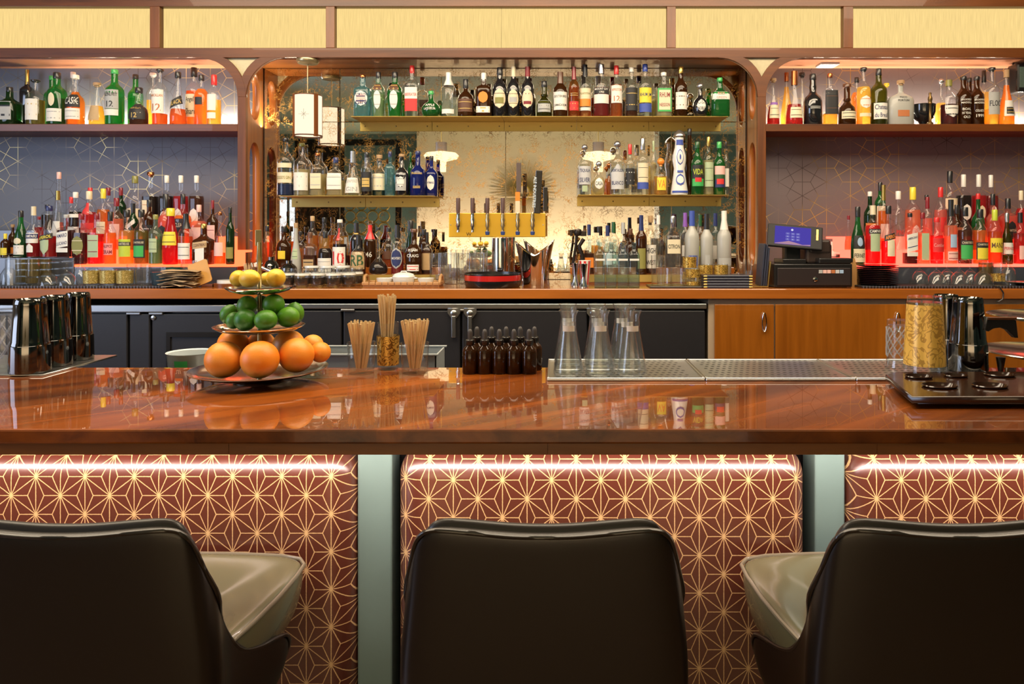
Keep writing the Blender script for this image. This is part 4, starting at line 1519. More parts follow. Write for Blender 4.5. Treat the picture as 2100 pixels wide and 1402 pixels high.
# counter bottles left of the tap tower
R = Row(ZST, 4.17, 4.27, 'on the middle counter step', 'whiskey bottles on the middle counter step')
R.add(667, 30, 474, 'squat', 'c', 'dark', .6, (K, .16, 'c'), [(.06, .38, W, .92, '–––––––|––––––', 'grey')], 'dark whiskey bottle with white label and clear shoulders')
R.add(636, 26, 476, 'sq', 'c', 'brown', .45, ('brown', .14, 'c'), [(.10, .36, 'tan', .8, '–––|––', K)], 'small whiskey bottle with tan label')
R.add(697, 29, 450, 'std', 'c', 'dark', .55, (W, .06, 'c'), [(.10, .50, W, .9, '10', 'red'), (.62, .84, 'red', .25)], 'whiskey bottle with tall white label and red neck strip')
R.add(735, 32, 482, 'squat', 'c', 'brown', .6, (K, .24, 'foil'), [(.14, .58, 'tan', .9, 'RB', 'dgreen')], 'round shouldered bottle with big green letters')
R.add(776, 41, 466, 'pot', 'c', 'dark', .26, (K, .06, 'c'), [], 'pot still shaped decanter of dark whiskey')
R.add(815, 27, 461, 'std', 'c', 'ruby', .45, (K, .26, 'foil'), [(.12, .54, 'grey', .85, None, K, 'oval'), (.15, .51, 'navy', .74, "MICHTER'S", W, 'oval')], 'whiskey bottle with navy oval label and black neck')
R.add(849, 35, 469, 'squat', 'b', 'dred', .6, ('brown', .12, 'cork'), [(.36, .58, None, .75, 'ELIJAH|CRAIG', W), (.08, .22, W, .7, '–––––|––––', 'red')], 'flat dark bourbon bottle with white painted letters')
R.add(876, 20, 476, 'sqs', 'c', 'brown', .6, (K, .26, 'c'), [(.10, .50, 'tan', .8)], 'small whiskey bottle with tan label and black cap')
R.add(709, 18, 486, 'std', 'c', 'brown', .5, ('grey', .24, 'foil'), [(.14, .30, 'tan', .7)], 'slim clear whiskey bottle with grey neck', .2)
R.add(607, 24, 457, 'cone', 'f', None, 0, ('cork', .10, 'c'), [(.30, .50, 'ltgreen', .6, '–––––|––––', K)], 'pale grey flask shaped bottle')
R = Row(ZST2, 4.315, 4.455, 'at the back of the middle counter', 'whiskey bottles at the back of the middle counter')
R.add(548, 20, 463, 'std', 'c', 'copper', .6, (K, .14, 'c'), [], 'narrow copper coloured bottle')
R.add(582, 30, 464, 'squat', 'b', 'dark', .6, (K, .14, 'c'), [(.2, .4, 'yellow', .5)], 'dark round whiskey bottle with yellow mark')
R.add(641, 24, 443, 'std', 'c', 'amber', .62, ('tan', .10, 'c'), [(.2, .4, 'brown', .7)], 'tall amber bottle with tan cap')
R.add(665, 22, 446, 'std', 'c', 'gold', .62, (K, .10, 'c'), [], 'tall gold liquor bottle with black cap')
R.add(731, 26, 457, 'std', 'k', None, 0, (K, .22, 'foil'), [(.74, .77, 'gold', .9)], 'tall black bottle with gold neck ring')
R.add(759, 24, 461, 'std', 'b', 'dark', .6, ('red', .34, 'foil'), [(.20, .40, None, .6, '46', W)], 'dark bourbon bottle with dripping red wax neck')
R.add(797, 28, 466, 'squat', 'c', 'copper', .3, (K, .12, 'c'), [(.2, .4, 'brown', .6)], 'wide clear bottle with little amber whiskey')
R.add(842, 20, 452, 'tall', 'G', 'olive', .6, (K, .24, 'c'), [], 'tall green bottle with black cap')
R.add(870, 22, 470, 'std', 'b', 'brown', .6, (K, .16, 'c'), [(.12, .4, 'tan', .8)], 'brown bottle with tan label')
R.add(616, 20, 474, 'std', 'c', 'amber', .5, (K, .10, 'c'), [], 'short amber bottle')

# counter bottles right of the tap tower
R = Row(ZST, 4.17, 4.27, 'on the right counter step', 'spirit bottles on the right counter step')
R.add(1208, 22, 460, 'sq', 'c', 'brown', .42, ('navy', .22, 'foil'), [(.14, .34, 'orange', .8)], 'clear bottle with navy neck and orange label')
R.add(1246, 22, 462, 'std', 'c', 'clear', .5, ('navy', .22, 'foil'), [(.2, .44, W, .8)], 'clear vodka bottle with navy foil')
R.add(1315, 23, 441, 'std', 'b', 'dred', .6, ('navy', .26, 'foil'), [(.10, .44, 'olive', .7)], 'dark red vermouth bottle with blue capsule')
R.add(1334, 25, 442, 'std', 'c', 'brown', .5, ('cork', .12, 'c'), [(.10, .50, W, .85, 'HIGH|WEST', K)], 'whiskey bottle with tall white western label')
R.add(1380, 31, 443, 'sq', 'c', 'clear', .6, ('silver', .12, 'c'), [(.36, .60, C_, .85, 'CITRON', K)], 'clear patterned vodka bottle with citrus label')
R.add(1419, 30, 432, 'wine', 'f', None, 0, ('blue', .24, 'foil'), [(.14, .30, 'blue', .6)], 'frosted vodka bottle with blue neck foil')
R.add(1449, 26, 438, 'wine', 'f', None, 0, (K, .26, 'foil'), [(.12, .32, 'grey', .4)], 'frosted vodka bottle with black neck foil')
R.add(1485, 29, 432, 'wine', 'f', None, 0, (W, .30, 'foil'), [(.14, .26, 'grey', .9)], 'frosted vodka bottle with pale neck beside the column')
R.add(1278, 22, 456, 'std', 'c', 'clear', .5, ('grey', .22, 'foil'), [], 'clear vodka bottle with grey foil')
R = Row(ZST2, 4.315, 4.455, 'at the back of the right counter', 'spirit bottles at the back of the right counter')
R.add(1258, 22, 455, 'std', 'c', 'clear', .5, ('dgreen', .24, 'foil'), [], 'clear bottle with dark green foil')
R.add(1293, 26, 469, 'squat', 'b', 'copper', .5, ('brown', .16, 'c'), [], 'squat red brown bottle with brown cap')
R.add(1350, 22, 441, 'std', 'c', 'clear', .5, (W, .18, 'foil'), [], 'clear bottle with white foil')
R.add(1405, 22, 436, 'std', 'c', 'clear', .5, ('violet', .26, 'foil'), [(.2, .4, W, .7)], 'clear bottle with purple black foil')
R.add(1436, 20, 440, 'std', 'c', 'pale', .5, ('dgreen', .22, 'foil'), [(.2, .4, 'lime', .7)], 'clear bottle with dark green foil and lime label')
R.add(1467, 22, 437, 'std', 'c', 'clear', .5, ('navy', .24, 'foil'), [(.15, .4, W, .7)], 'clear bottle with navy foil')
R.add(1376, 20, 468, 'squat', 'b', 'dark', .5, (K, .2, 'c'), [], 'low brown bottle between the vodka bottles')
R.add(1228, 20, 464, 'std', 'c', 'gold', .5, (K, .16, 'c'), [], 'slim gold bottle with black cap')

# left bay, lit steps
G1 = 'liqueur bottles on the left bottle steps'
R = Row(1.300, 4.075, 4.118, 'on the dark step at left', G1)
R.add(11, 17, 479, 'std', 'b', 'dark', .6, ('yellow', .22, 'c'), [(.1, .4, 'yellow', .8)], 'small dark bottle with yellow cap')
R.add(43, 25, 432, 'slope', 'g', 'dark', .6, (K, .14, 'c'), [(.06, .26, W, .85, '–––|––', 'grey'), (.28, .42, C_, .6, None, K, 'oval')], 'green vermouth bottle with white label')
R.add(69, 28, 423, 'neck', 'c', 'red', .42, (C_, .18, 'foil'), [(.28, .48, W, .95), (.37, .46, 'navy', .96, 'CAMPARI', W), (.10, .27, W, .5, None, K, 'arch')], 'red aperitif bottle with navy and white CAMPARI label')
R.add(101, 34, 422, 'slope', 'c', 'red', .40, ('navy', .10, 'c'), [(.06, .34, 'ltgreen', .5, None, K, 'shield'), (.34, .44, K, .85, 'APEROL', 'yellow', 'rect', .04)], 'tapering red aperitif bottle with slanted APEROL label')
R.add(136, 29, 440, 'sq', 'c', 'dred', .64, ('grey', .08, 'c'), [(.24, .60, W, .8, 'AMARO|LUCANO', 'navy', 'rect', .03), (.12, .22, W, .8)], 'dark red amaro bottle with slanted blue lettering')
R.add(26, 15, 460, 'std', 'b', 'ruby', .5, ('cork', .13, 'cork'), [(.1, .3, 'orange', .7)], 'dark corked bitters bottle', 1)
R = Row(ZT[0], 4.075, 4.118, 'on the front orange lit step', G1)
R.add(167, 29, 438, 'sq', 'c', 'dred', .62, ('dred', .12, 'c'), [(.18, .56, 'olive', .8, '–––––|––––', C_, 'oval')], 'dark red amaro bottle with green oval label')
R.add(198, 29, 438, 'sq', 'c', 'red', .60, ('dred', .12, 'c'), [(.14, .58, 'ltgreen', .8, '–––––|––––', 'dred')], 'red amaro bottle with green picture label')
R.add(226, 30, 434, 'wine', 'c', 'orange', .60, (K, .18, 'c'), [(.18, .40, 'pink', .8, 'ALLSPICE|DRAM', 'dred')], 'orange liqueur bottle with pink label')
R.add(260, 30, 430, 'wine', 'c', 'gold', .62, (K, .14, 'c'), [(.14, .46, 'lime', .82), (.34, .41, K, .84, 'CHARTREUSE', C_)], 'yellow herbal liqueur bottle with lime label')
R.add(290, 29, 430, 'wine', 'c', 'olive', .62, (K, .14, 'c'), [(.12, .46, K, .82), (.14, .34, 'green', .7), (.37, .43, None, .8, 'CHARTREUSE', C_)], 'green herbal liqueur bottle with black framed green label')
R.add(319, 31, 440, 'std', 'm', 'green', .5, ('olive', .10, 'c'), [(.24, .52, 'ltgreen', .6, '–––––––|––––––', K)], 'pale green bottle with clear foot')
R.add(350, 31, 427, 'tall', 'r', 'red', .6, ('yellow', .14, 'c'), [(.34, .58, 'yellow', .95, '–––––––|––––––', 'brown')], 'ruby studded bottle with yellow cap and label')
R.add(381, 29, 438, 'std', 'c', 'copper', .55, (K, .30, 'foil'), [(.10, .42, W, .85, '–––––––|––––––', K)], 'copper liqueur bottle with white label and dark neck')
R.add(418, 38, 459, 'sqs', 'b', 'ruby', .6, ('gold', .12, 'c'), [(.06, .52, W, .48), (.40, .56, 'tan', .75, 'COINTREAU', 'brown', 'rect', .03)], 'square red brown orange liqueur bottle')
R.add(451, 26, 435, 'slope', 'c', 'orange', .22, ('copper', .06, 'c'), [(.16, .42, 'rose', .8)], 'tapering clear bottle with rose label')
R.add(472, 17, 425, 'wine', 'G', 'dark', .6, (K, .10, 'c'), [(.10, .30, 'olive', .9)], 'tall dark wine bottle at the column end')
R = Row(ZT[1], 4.18, 4.20, 'on the middle orange lit step', G1)
R.add(183, 30, 392, 'std', 'c', 'red', .6, (C_, .14, 'c'), [(.60, .80, 'red', .5), (.12, .46, 'red', .9, 'Giffard', 'pink')], 'bright red liqueur bottle with script label')
R.add(212, 30, 387, 'std', 'c', 'orange', .66, ('yellow', .16, 'c'), [(.14, .46, C_, .7, '–––––|––––', 'brown')], 'orange liqueur bottle with yellow cap')
R.add(239, 26, 406, 'std', 'c', 'peach', .6, ('dred', .16, 'c'), [(.2, .5, 'rose', .8)], 'peach liqueur bottle with dark red cap')
R.add(273, 22, 417, 'wine', 'G', 'dark', .6, (K, .2, 'foil'), [(.5, .6, W, .7, None, K, 'rect', .1)], 'dark green bottle with slanted white collar')
R.add(306, 24, 410, 'std', 'b', 'dark', .6, (K, .14, 'c'), [(.2, .5, K, .8, '––––|–––', W)], 'dark bottle with black label')
R.add(340, 34, 398, 'squat', 'p', 'pink', .62, (K, .26, 'c'), [(.10, .44, K, .62, 'CANTON', C_, 'oval')], 'pink ginger liqueur bottle with black oval label')
R.add(375, 30, 398, 'sqs', 'c', 'orange', .62, (K, .18, 'c'), [(.10, .56, K, .7, 'CLEAR|CREEK', C_)], 'orange liqueur bottle with tall black label')
R.add(408, 31, 420, 'sqs', 'c', 'peach', .64, ('rose', .16, 'c'), [(.08, .50, 'rose', .85)], 'square peach liqueur bottle with rose label')
R.add(436, 28, 411, 'sqs', 'b', 'dred', .64, ('dred', .18, 'c'), [(.10, .50, 'rose', .85, '–––––|––––', 'dred')], 'dark bottle with rose label and white tax strip')
R.add(155, 27, 394, 'std', 'c', 'dark', .66, (W, .10, 'c'), [(.16, .4, W, .85), (.56, .62, W, .9)], 'black coffee liqueur bottle with white cap')
R = Row(ZT[2], 4.30, 4.33, 'on the back orange lit step', G1)
R.add(146, 20, 404, 'std', 'c', 'red', .5, ('red', .16, 'c'), [], 'short clear bottle with red cap')
R.add(185, 22, 385, 'std', 'c', 'red', .5, ('red', .16, 'c'), [], 'red capped bottle behind the bright red one')
R.add(222, 22, 385, 'std', 'c', 'peach', .5, ('dred', .16, 'c'), [], 'dark red capped bottle behind the orange one')
R.add(248, 20, 385, 'std', 'G', 'dark', .6, ('dred', .16, 'c'), [], 'dark green bottle with dark red cap')
R.add(277, 30, 361, 'std', 'c', 'pale', .4, ('olive', .12, 'c'), [(.12, .46, C_, .9)], 'clear bottle with cream label and olive cap')
R.add(309, 29, 353, 'sq', 'c', 'dark', .62, ('copper', .08, 'cork'), [(.28, .56, C_, .7, '––––––|–––––', 'copper')], 'tall dark liqueur bottle with cork and cream label')
R.add(342, 26, 360, 'sq', 'c', 'dark', .66, (W, .12, 'c'), [(.16, .42, W, .6, None, K, 'oval')], 'dark liqueur bottle with white cap')
R.add(371, 26, 360, 'sq', 'c', 'red', .66, (W, .12, 'c'), [(.16, .46, W, .6, None, K, 'oval')], 'red liqueur bottle with white cap and oval')
R.add(403, 26, 360, 'sq', 'c', 'brown', .66, (W, .12, 'c'), [(.16, .46, W, .7, None, K, 'oval')], 'brown liqueur bottle with white cap and oval')

R = Row(1.375, 4.18, 4.20, 'on the middle dark step at left', G1)
R.add(119, 24, 391, 'cone', 'c', 'pink', .4, ('gold', .18, 'foil'), [(.14, .42, W, .8)], 'clear conical bottle with gold foil')
R.add(80, 17, 444, 'std', 'c', 'red', .6, ('dred', .12, 'c'), [], 'short bottle with dark red cap')
R = Row(1.450, 4.30, 4.33, 'on the back dark step at left', G1)
R.add(121, 25, 353, 'cone', 'c', 'clear', .3, ('rose', .12, 'c'), [], 'tallest clear bottle with pink white cap')
R.add(97, 22, 420, 'std', 'c', 'dark', .6, (K, .16, 'c'), [], 'bottle with wide black cap')
# right bay, lit steps
G2 = 'liqueur bottles on the coral lit steps'
R = Row(ZT[0], 4.075, 4.118, 'on the front coral lit step', G2)
R.add(1759, 28, 424, 'slope', 'g', 'dark', .6, (K, .18, 'c'), [(.28, .50, K, .85), (.31, .47, 'ltblue', .4, None, K, 'oval'), (.04, .27, C_, .85, 'FERNET', K)], 'green bitters bottle with black and cream labels')
R.add(1790, 31, 421, 'std', 'c', 'red', .66, (C_, .16, 'foil'), [(.22, .52, 'ltgreen', .62), (.52, .60, K, .8, 'CAMPARI', W)], 'bright red aperitif bottle with CAMPARI label')
R.add(1822, 30, 422, 'slope', 'c', 'red', .40, (K, .14, 'c'), [(.14, .42, C_, .5), (.42, .52, K, .85, 'APEROL', 'orange', 'rect', .03)], 'tapering red aperitif bottle with black and orange APEROL label')
R.add(1866, 26, 437, 'sq', 'c', 'dred', .22, (K, .08, 'c'), [(.26, .60, W, .85, 'AMERICANO|––––', 'navy', 'rect', .03), (.16, .24, W, .85)], 'amaro bottle with slanted blue and red lettering')
R.add(1892, 25, 436, 'sq', 'c', 'peach', .62, ('dred', .12, 'c'), [(.08, .60, 'ltgreen', .6)], 'amaro bottle with green picture label')
R.add(1921, 27, 446, 'wine', 'c', 'red', .62, ('red', .10, 'c'), [(.26, .56, 'red', .85, 'Combier', 'pink')], 'red liqueur bottle with pink script')
R.add(1950, 26, 409, 'wine', 'c', 'peach', .60, (K, .26, 'foil'), [(.26, .46, 'ltblue', .5), (.06, .2, 'rose', .8, '––––––|–––––', 'dred')], 'peach liqueur bottle with framed face label')
R.add(1979, 29, 425, 'wine', 'c', 'brown', .60, (K, .16, 'c'), [(.10, .42, 'green', .85), (.34, .42, K, .87, 'CHARTREUSE', C_)], 'herbal liqueur bottle with green label and black band')
R.add(2010, 29, 429, 'wine', 'c', 'orange', .62, (K, .16, 'c'), [(.08, .40, K, .85), (.10, .30, 'yellow', .75), (.33, .39, None, .8, 'CHARTREUSE', C_)], 'orange herbal liqueur bottle with yellow label in black frame')
R.add(2040, 28, 430, 'std', 'c', 'copper', .6, ('lime', .20, 'c'), [(.22, .48, 'yellow', .9, 'MANZ', 'brown')], 'copper liqueur bottle with lime cap and yellow label')
R.add(2065, 23, 437, 'slope', 'o', 'green', .6, ('silver', .18, 'c'), [(.20, .42, W, .9, 'PERNOD', 'red')], 'olive green bottle with silver cap')
R.add(2092, 25, 436, 'std', 'c', 'ruby', .6, (K, .2, 'foil'), [(.1, .36, 'rose', .6)], 'dark ruby bottle at the right picture edge')
R = Row(ZT[1], 4.18, 4.20, 'on the middle coral lit step', G2)
R.add(1784, 24, 393, 'std', 'G', 'dark', .6, (W, .08, 'c'), [(.18, .46, 'orange', .9, 'TOMAR', K)], 'dark green bottle with orange label')
R.add(1740, 16, 442, 'cone', 'c', 'peach', .4, ('dred', .12, 'c'), [], 'small clear bottle beside the paper slip')
R.add(1842, 25, 392, 'wine', 'c', 'clear', .6, (W, .14, 'c'), [(.20, .40, None, .7, 'PINK', 'red')], 'clear bottle with white cap and PINK lettering')
R.add(1872, 32, 384, 'std', 'c', 'peach', .64, ('yellow', .20, 'c'), [(.10, .40, 'rose', .5, None, K, 'oval')], 'orange liqueur bottle with yellow capsule')
R.add(1902, 20, 404, 'std', 'c', 'pink', .6, ('dred', .22, 'c'), [], 'pink bottle with tall dark red cap')
R.add(1929, 26, 384, 'std', 'c', 'pink', .64, ('red', .16, 'c'), [(.30, .52, 'red', .45)], 'pink liqueur bottle with small red heart label')
R.add(2006, 26, 397, 'squat', 'g', 'lime', .6, ('red', .10, 'c'), [(.1, .4, 'dgreen', .8)], 'green liqueur bottle with red cap')
R.add(2036, 27, 398, 'squat', 'p', 'peach', .64, (K, .20, 'c'), [(.1, .3, 'rose', .8)], 'peach bottle with black collar')
R.add(2067, 29, 407, 'sq', 'p', 'pink', .66, (K, .20, 'c'), [(.20, .56, K, .62, 'CANTON', C_, 'oval')], 'pink ginger liqueur bottle with black oval')
R.add(2094, 22, 391, 'std', 'c', 'red', .7, (C_, .16, 'c'), [], 'red liqueur bottle with cream cap')
R.add(1962, 26, 420, 'squat', 'b', 'brown', .6, (K, .2, 'c'), [(.2, .5, 'copper', .8)], 'squat brown liqueur bottle')
R.add(1812, 22, 379, 'std', 'c', 'amber', .6, ('gold', .24, 'foil'), [(.18, .4, 'rose', .8)], 'amber bottle with gold foil neck')
R = Row(ZT[2], 4.30, 4.33, 'on the back coral lit step', G2)
R.add(1805, 22, 374, 'std', 'g', 'dark', .6, (K, .16, 'c'), [(.2, .56, C_, .85)], 'green bottle with cream label and black cap')
R.add(1948, 28, 351, 'std', 'c', 'dark', .40, (K, .18, 'c'), [(.42, .58, C_, .9)], 'tall bottle with black cap and cream label')
R.add(1976, 26, 358, 'sq', 'c', 'dark', .66, (W, .20, 'c'), [(.26, .52, W, .7, None, K, 'oval')], 'black liqueur bottle with round white label')
R.add(2007, 25, 358, 'sq', 'c', 'red', .66, (W, .20, 'c'), [(.26, .50, C_, .6, None, K, 'oval')], 'ruby liqueur bottle with silver white cap')
R.add(2032, 24, 359, 'sq', 'c', 'ruby', .66, (W, .20, 'c'), [(.26, .50, W, .5, None, K, 'oval')], 'deep red liqueur bottle with white cap')
R.add(1900, 20, 400, 'std', 'c', 'clear', .6, (K, .12, 'c'), [], 'clear black capped bottle half hidden')


# ------------------------------------------------------------------ paper lantern
DLN = 4.285
t = thing('paper_lantern', 'glowing round paper lantern with dark ribs and starburst drawing', 'lamp', (X_at(631, DLN), DLN, ZB0 - .0046))
zt, zb_ = Z_at(195, DLN) - ZB0, Z_at(277, DLN) - ZB0
r = .079
LG = emis('lantern_paper', (1.0, .84, .60), 1.25)
obj('canopy', lathe([(0, 0), (.062, 0), (.064, -.010), (.056, -.022), (.02, -.026), (0, -.026)][::-1], 24), t, mat=plain('aged_brass', (.45, .38, .22), .3, metal=.8))
obj('rod', tube([(0, 0, -.02), (0, 0, zt + .01)], .0035, 6), t, mat=plain('aged_brass', (.45, .38, .22), .3, metal=.8))
obj('shade', lathe([(r, zb_), (r, zt)], 32), t, mat=LG)
obj('diffuser', lathe([(0, zb_ + .004), (r - .004, zb_ + .004)], 24), t, mat=LG)
obj('top_cap', lathe([(r, zt), (.02, zt + .006), (0, zt + .006)], 24), t, mat=W_FRAME)
for i in range(4):
    a = -PI / 2 + (-.92, .92, 2.22, -2.22)[i]
    obj('rib', box(-.013, .013, -.003, .004, zb_ - .008, zt + .004), t, (r * math.cos(a), r * math.sin(a), 0), W_FRAMEV, (0, 0, a + PI / 2))
obj('hoop', tube([(r * 1.01 * math.cos(q * PI / 14), r * 1.01 * math.sin(q * PI / 14), zb_) for q in range(28)], .004, 6, 'h', True), t, mat=W_FRAME)
obj('hoop', tube([(r * 1.01 * math.cos(q * PI / 14), r * 1.01 * math.sin(q * PI / 14), zt) for q in range(28)], .003, 6, 'h', True), t, mat=W_FRAME)
st = []
for i in range(8):
    a = i * PI / 4
    L_ = .030 if i % 2 == 0 else .018
    st.append((tube([(0, 0, 0), (L_ * math.sin(a), 0, L_ * math.cos(a))], .0012, 4), None))
obj('star_drawing', join_meshes(st), t, (.004, -r - .001, (zt + zb_) / 2), plain('ink', (.28, .27, .25), .7))

# glass pendants of the room, seen in the mirror
for px, lb in ((905, 'frosted saucer glass pendant lamp reflected beside the lower left shelf'), (1227, 'frosted saucer glass pendant lamp reflected above the right shelf')):
    DD = 2 * DM - .9
    t = thing('pendant_lamp', lb, 'lamp', (X_at(px, DD), .9, Z_at(322, DD)))
    obj('shade', lathe([(.05, -.16), (.055, -.05), (.10, -.035), (.17, -.02), (.19, .015), (.16, .045), (.07, .055), (.065, .06)], 28), t, mat=emis('pendant_glass', (1.0, .78, .45), 2.2))
    obj('socket', lathe([(0, .16), (.062, .16), (.062, .055), (0, .055)][::-1], 18), t, mat=plain('pendant_socket', (.16, .14, .14), .4))
    obj('cord', tube([(0, 0, .16), (0, 0, 3.3 - t.location.z)], .004, 6), t, mat=BRASS)

# black goblet with brass spigot on the right wooden shelf
t = thing('black_goblet', 'glossy black glass bowl with a brass spigot on the right wooden shelf', 'bowl', (X_at(1893, 4.35), 4.35, ZS + .0006))
obj('bowl', lathe([(0, 0), (.034, 0), (.036, .004), (.020, .012), (.024, .022), (.055, .045), (.067, .080), (.068, .125), (.064, .125), (.062, .085), (.04, .04), (0, .03)], 32), t, mat=plain('black_bottle', (.012, .012, .014), .08, coat=1.0))
obj('spigot', join_meshes([(lathe([(0, 0), (.018, 0), (.018, .008), (.008, .016), (.007, .115), (.012, .12), (.010, .135), (.013, .14), (.011, .155), (.006, .165), (.008, .18), (0, .184)], 12), Matrix.Translation((.002, -.078, 0)))]), t, mat=plain('old_brass', (.22, .14, .05), .35, metal=.8))

# ------------------------------------------------------------------ tap tower
DT_ = 4.20
t = thing('tap_tower', 'brass beer tap tower with six faucets on a steel column', 'beer tap', (X_at(1021, DT_), DT_, ZCNT))
tx = lambda px: X_at(px, DT_) - t.location.x
tz = lambda py: Z_at(py, DT_) - ZCNT
OCH = plain('ochre_brass_panel', (.70, .42, .035), .30, metal=.35)
obj('manifold', box(tx(922), tx(1119), -.035, .045, tz(486), tz(437), .003), t, mat=OCH)
obj('column', lathe([(0, 0), (.066, 0), (.066, .006), (.047, .012), (.047, tz(488)), (0, tz(488))], 28), t, (tx(1026), 0, 0), CHROME)
for i, px in enumerate((943, 972, 1002, 1033, 1063, 1093)):
    x = tx(px)
    FM = plain('faucet_metal', (.60, .48, .28), .2, metal=.9) if i > 1 else CHROME
    z1 = tz(440)
    f = obj('faucet', join_meshes([
        (lathe([(0, tz(476)), (.009, tz(476)), (.008, tz(468)), (.013, tz(463)), (.010, tz(457)), (.014, tz(452)), (.010, tz(447)), (.011, tz(441)), (.007, tz(436)), (0, tz(436))], 12), None),
        (tube([(0, .03, tz(456)), (0, 0, tz(456))], .009, 8), None)]), t, (x, -.07, 0), FM)
    if i > 1:
        obj('nozzle_plug', lathe([(0, -.022), (.011, -.020), (.013, -.004), (.008, 0), (0, 0)], 12), f, (0, 0, tz(474)), plain('blue_plug', (.03, .06, .22), .4))
    if i < 4:
        obj('handle', lathe([(0, tz(438)), (.009, tz(438)), (.0115, tz(430)), (.0115, tz(409)), (.010, tz(407)), (0, tz(407))], 12), f, mat=plain('brown_handle', (.10, .055, .05), .45))
    elif i == 4:
        obj('handle', box(-.013, .013, -.007, .007, tz(438), tz(413), .002), f, mat=plain('cream_paddle', (.72, .55, .38), .5))
        obj('handle_band', box(-.013, .013, -.0072, .0072, tz(413), tz(395), .001), f, mat=plain('orange_band', (.85, .22, .02), .5))
        obj('handle_tip', box(-.013, .013, -.007, .007, tz(395), tz(336), .002), f, (.006, 0, 0), plain('brown_paddle', (.085, .06, .055), .5))
    else:
        h = obj('handle', box(-.018, .018, -.010, .010, tz(438), tz(351), .003), f, (.004, 0, 0), BLACK, (0, math.radians(3), 0))
        flat_text('ALE INDUSTRIES', .19, .017, plain('pale_print', (.55, .65, .72), .5), f, (.012, -.0125, (tz(438) + tz(351)) / 2 - .002), (PI / 2, PI / 2 + math.radians(3), 0))
for px in (1118,):
    obj('handle', box(-.012, .012, -.006, .006, tz(432), tz(381), .002), t, (tx(px), .10, 0), BLACK)  # dark slab added behind, stands in for a handle's mirror reflection
for px in (926, 1114):
    obj('screw', lathe([(0, 0), (.004, 0), (.003, .003), (0, .003)], 8), t, (tx(px), -.035, tz(461)), STEEL, (PI / 2, 0, 0))
flat_text('W', .03, .022, plain('dark_print', (.10, .05, .01), .5), t, (tx(963), -.0358, tz(480)), (PI / 2, 0, 0))  # dark marks painted on the panel for a reflection


# ------------------------------------------------------------------ glassware builders
def glass_prof(outer, wall, base):
    """outer: (r,z) from foot up; closed shell with inner wall"""
    out = [(0, outer[0][1])] + outer
    z0 = outer[0][1] + base
    inner = []
    for r, z in reversed(outer):
        if z > z0:
            inner.append((max(r - wall, .002), z if z < outer[-1][1] else z - .0005))
    rr = inner[-1][0]
    return out + inner + [(rr * .96, z0), (0, z0)]


def tumbler(rb, rt, h, wall=.002, base=.012, flute=0, nf=0, seg=24):
    return lathe(glass_prof([(rb * .96, 0), (rb, .004), ((rb + rt) / 2, h / 2), (rt, h)], wall, base), seg if not nf else 48, 2, 1, None, 'glass', flute, nf)


def flip(me, h):
    me.transform(Matrix.Translation((0, 0, h)) @ Matrix.Rotation(PI, 4, 'X'))
    return me


def coupe(h, rb, rf, bead=False):
    """stemmed glass standing upside down on its rim"""
    s = h * .42
    pr = [(0, 0), (rf, .0015), (rf, .003), (rf * .3, .006), (.005, .012)]
    if bead:
        for i in range(5):
            z = .014 + i * (s - .018) / 5
            pr += [(.0045, z), (.0095, z + (s - .018) / 10)]
    else:
        pr += [(.0038, s * .5)]
    pr += [(.006, s), (rb * .45, s + .012), (rb * .85, s + (h - s) * .45), (rb, h), (rb - .0015, h), (rb * .83, s + (h - s) * .45), (rb * .42, s + .014), (0, s + .010)]
    return flip(lathe(pr, 24, 2, 1, None, 'coupe'), h)


def put(name, me, px, D, z, mat, label, cat, group=None, rz=0):
    o = obj(name, me, None, (X_at(px, D), D, z), mat, (0, 0, rz))
    return tag(o, label, cat, group)


def place_copy(src, px, D, z, label, group=None):
    c = copy_tree(src)
    c.location = (X_at(px, D), D, z)
    c['label'] = label
    if group:
        c['group'] = group
    return c


# highball glasses beside the tap tower: two rows of ribbed glasses
hb = tumbler(.036, .041, .172, .002, .022, .02, 12)
g = 'ribbed highball glasses left of the steel column'
k = 0
HBL = ['end of the front line beside the bottles', 'second of the front line from the bottles', 'third of the front line from the bottles', 'nearest the steel column in front',
       'end of the rear line beside the bottles', 'middle of the rear line', 'nearest the steel column behind']
for D in (4.10, 4.20):
    for px in ((895, 925, 955, 984) if D < 4.15 else (918, 949, 980)):
        o = obj('highball_glass', hb, None, (X_at(px, D), D, ZCNT), CLEAR)
        tag(o, 'tall ribbed glass, ' + HBL[k], 'glass', g)
        k += 1

# ice bucket with two scoop edges
DB = 4.03
t = thing('ice_bucket', 'chrome wine bucket with swooping rim beside the tap tower', 'ice bucket', (X_at(1096, DB), DB, ZCNT))
n = 40
vs, fs = [], []
prof = [(0.0, .064, 0), (0, .068, .004), (.5, .078, 0), (1, .100, 0)]
rows = 12
for side in (0, 1):
    for j in range(rows + 1):
        f = j / rows
        for i in range(n):
            a = 2 * PI * i / n
            top = .160 + .080 * abs(math.cos(a)) ** 1.3
            rr = .066 + .036 * f ** 1.5 * (1 if abs(math.cos(a)) < .2 else 1 + .12 * abs(math.cos(a)))
            rr -= .0025 * side
            vs.append((rr * math.cos(a), rr * math.sin(a), .0 + top * f + (.003 if side and j == 0 else 0)))
m_ = (rows + 1) * n
for side in (0, 1):
    for j in range(rows):
        for i in range(n):
            q = (side * m_ + j * n + i, side * m_ + j * n + (i + 1) % n, side * m_ + (j + 1) * n + (i + 1) % n, side * m_ + (j + 1) * n + i)
            fs.append(q if side == 0 else q[::-1])
for i in range(n):
    fs.append((rows * n + i, rows * n + (i + 1) % n, m_ + rows * n + (i + 1) % n, m_ + rows * n + i))
vs += [(0, 0, 0), (0, 0, .004)]
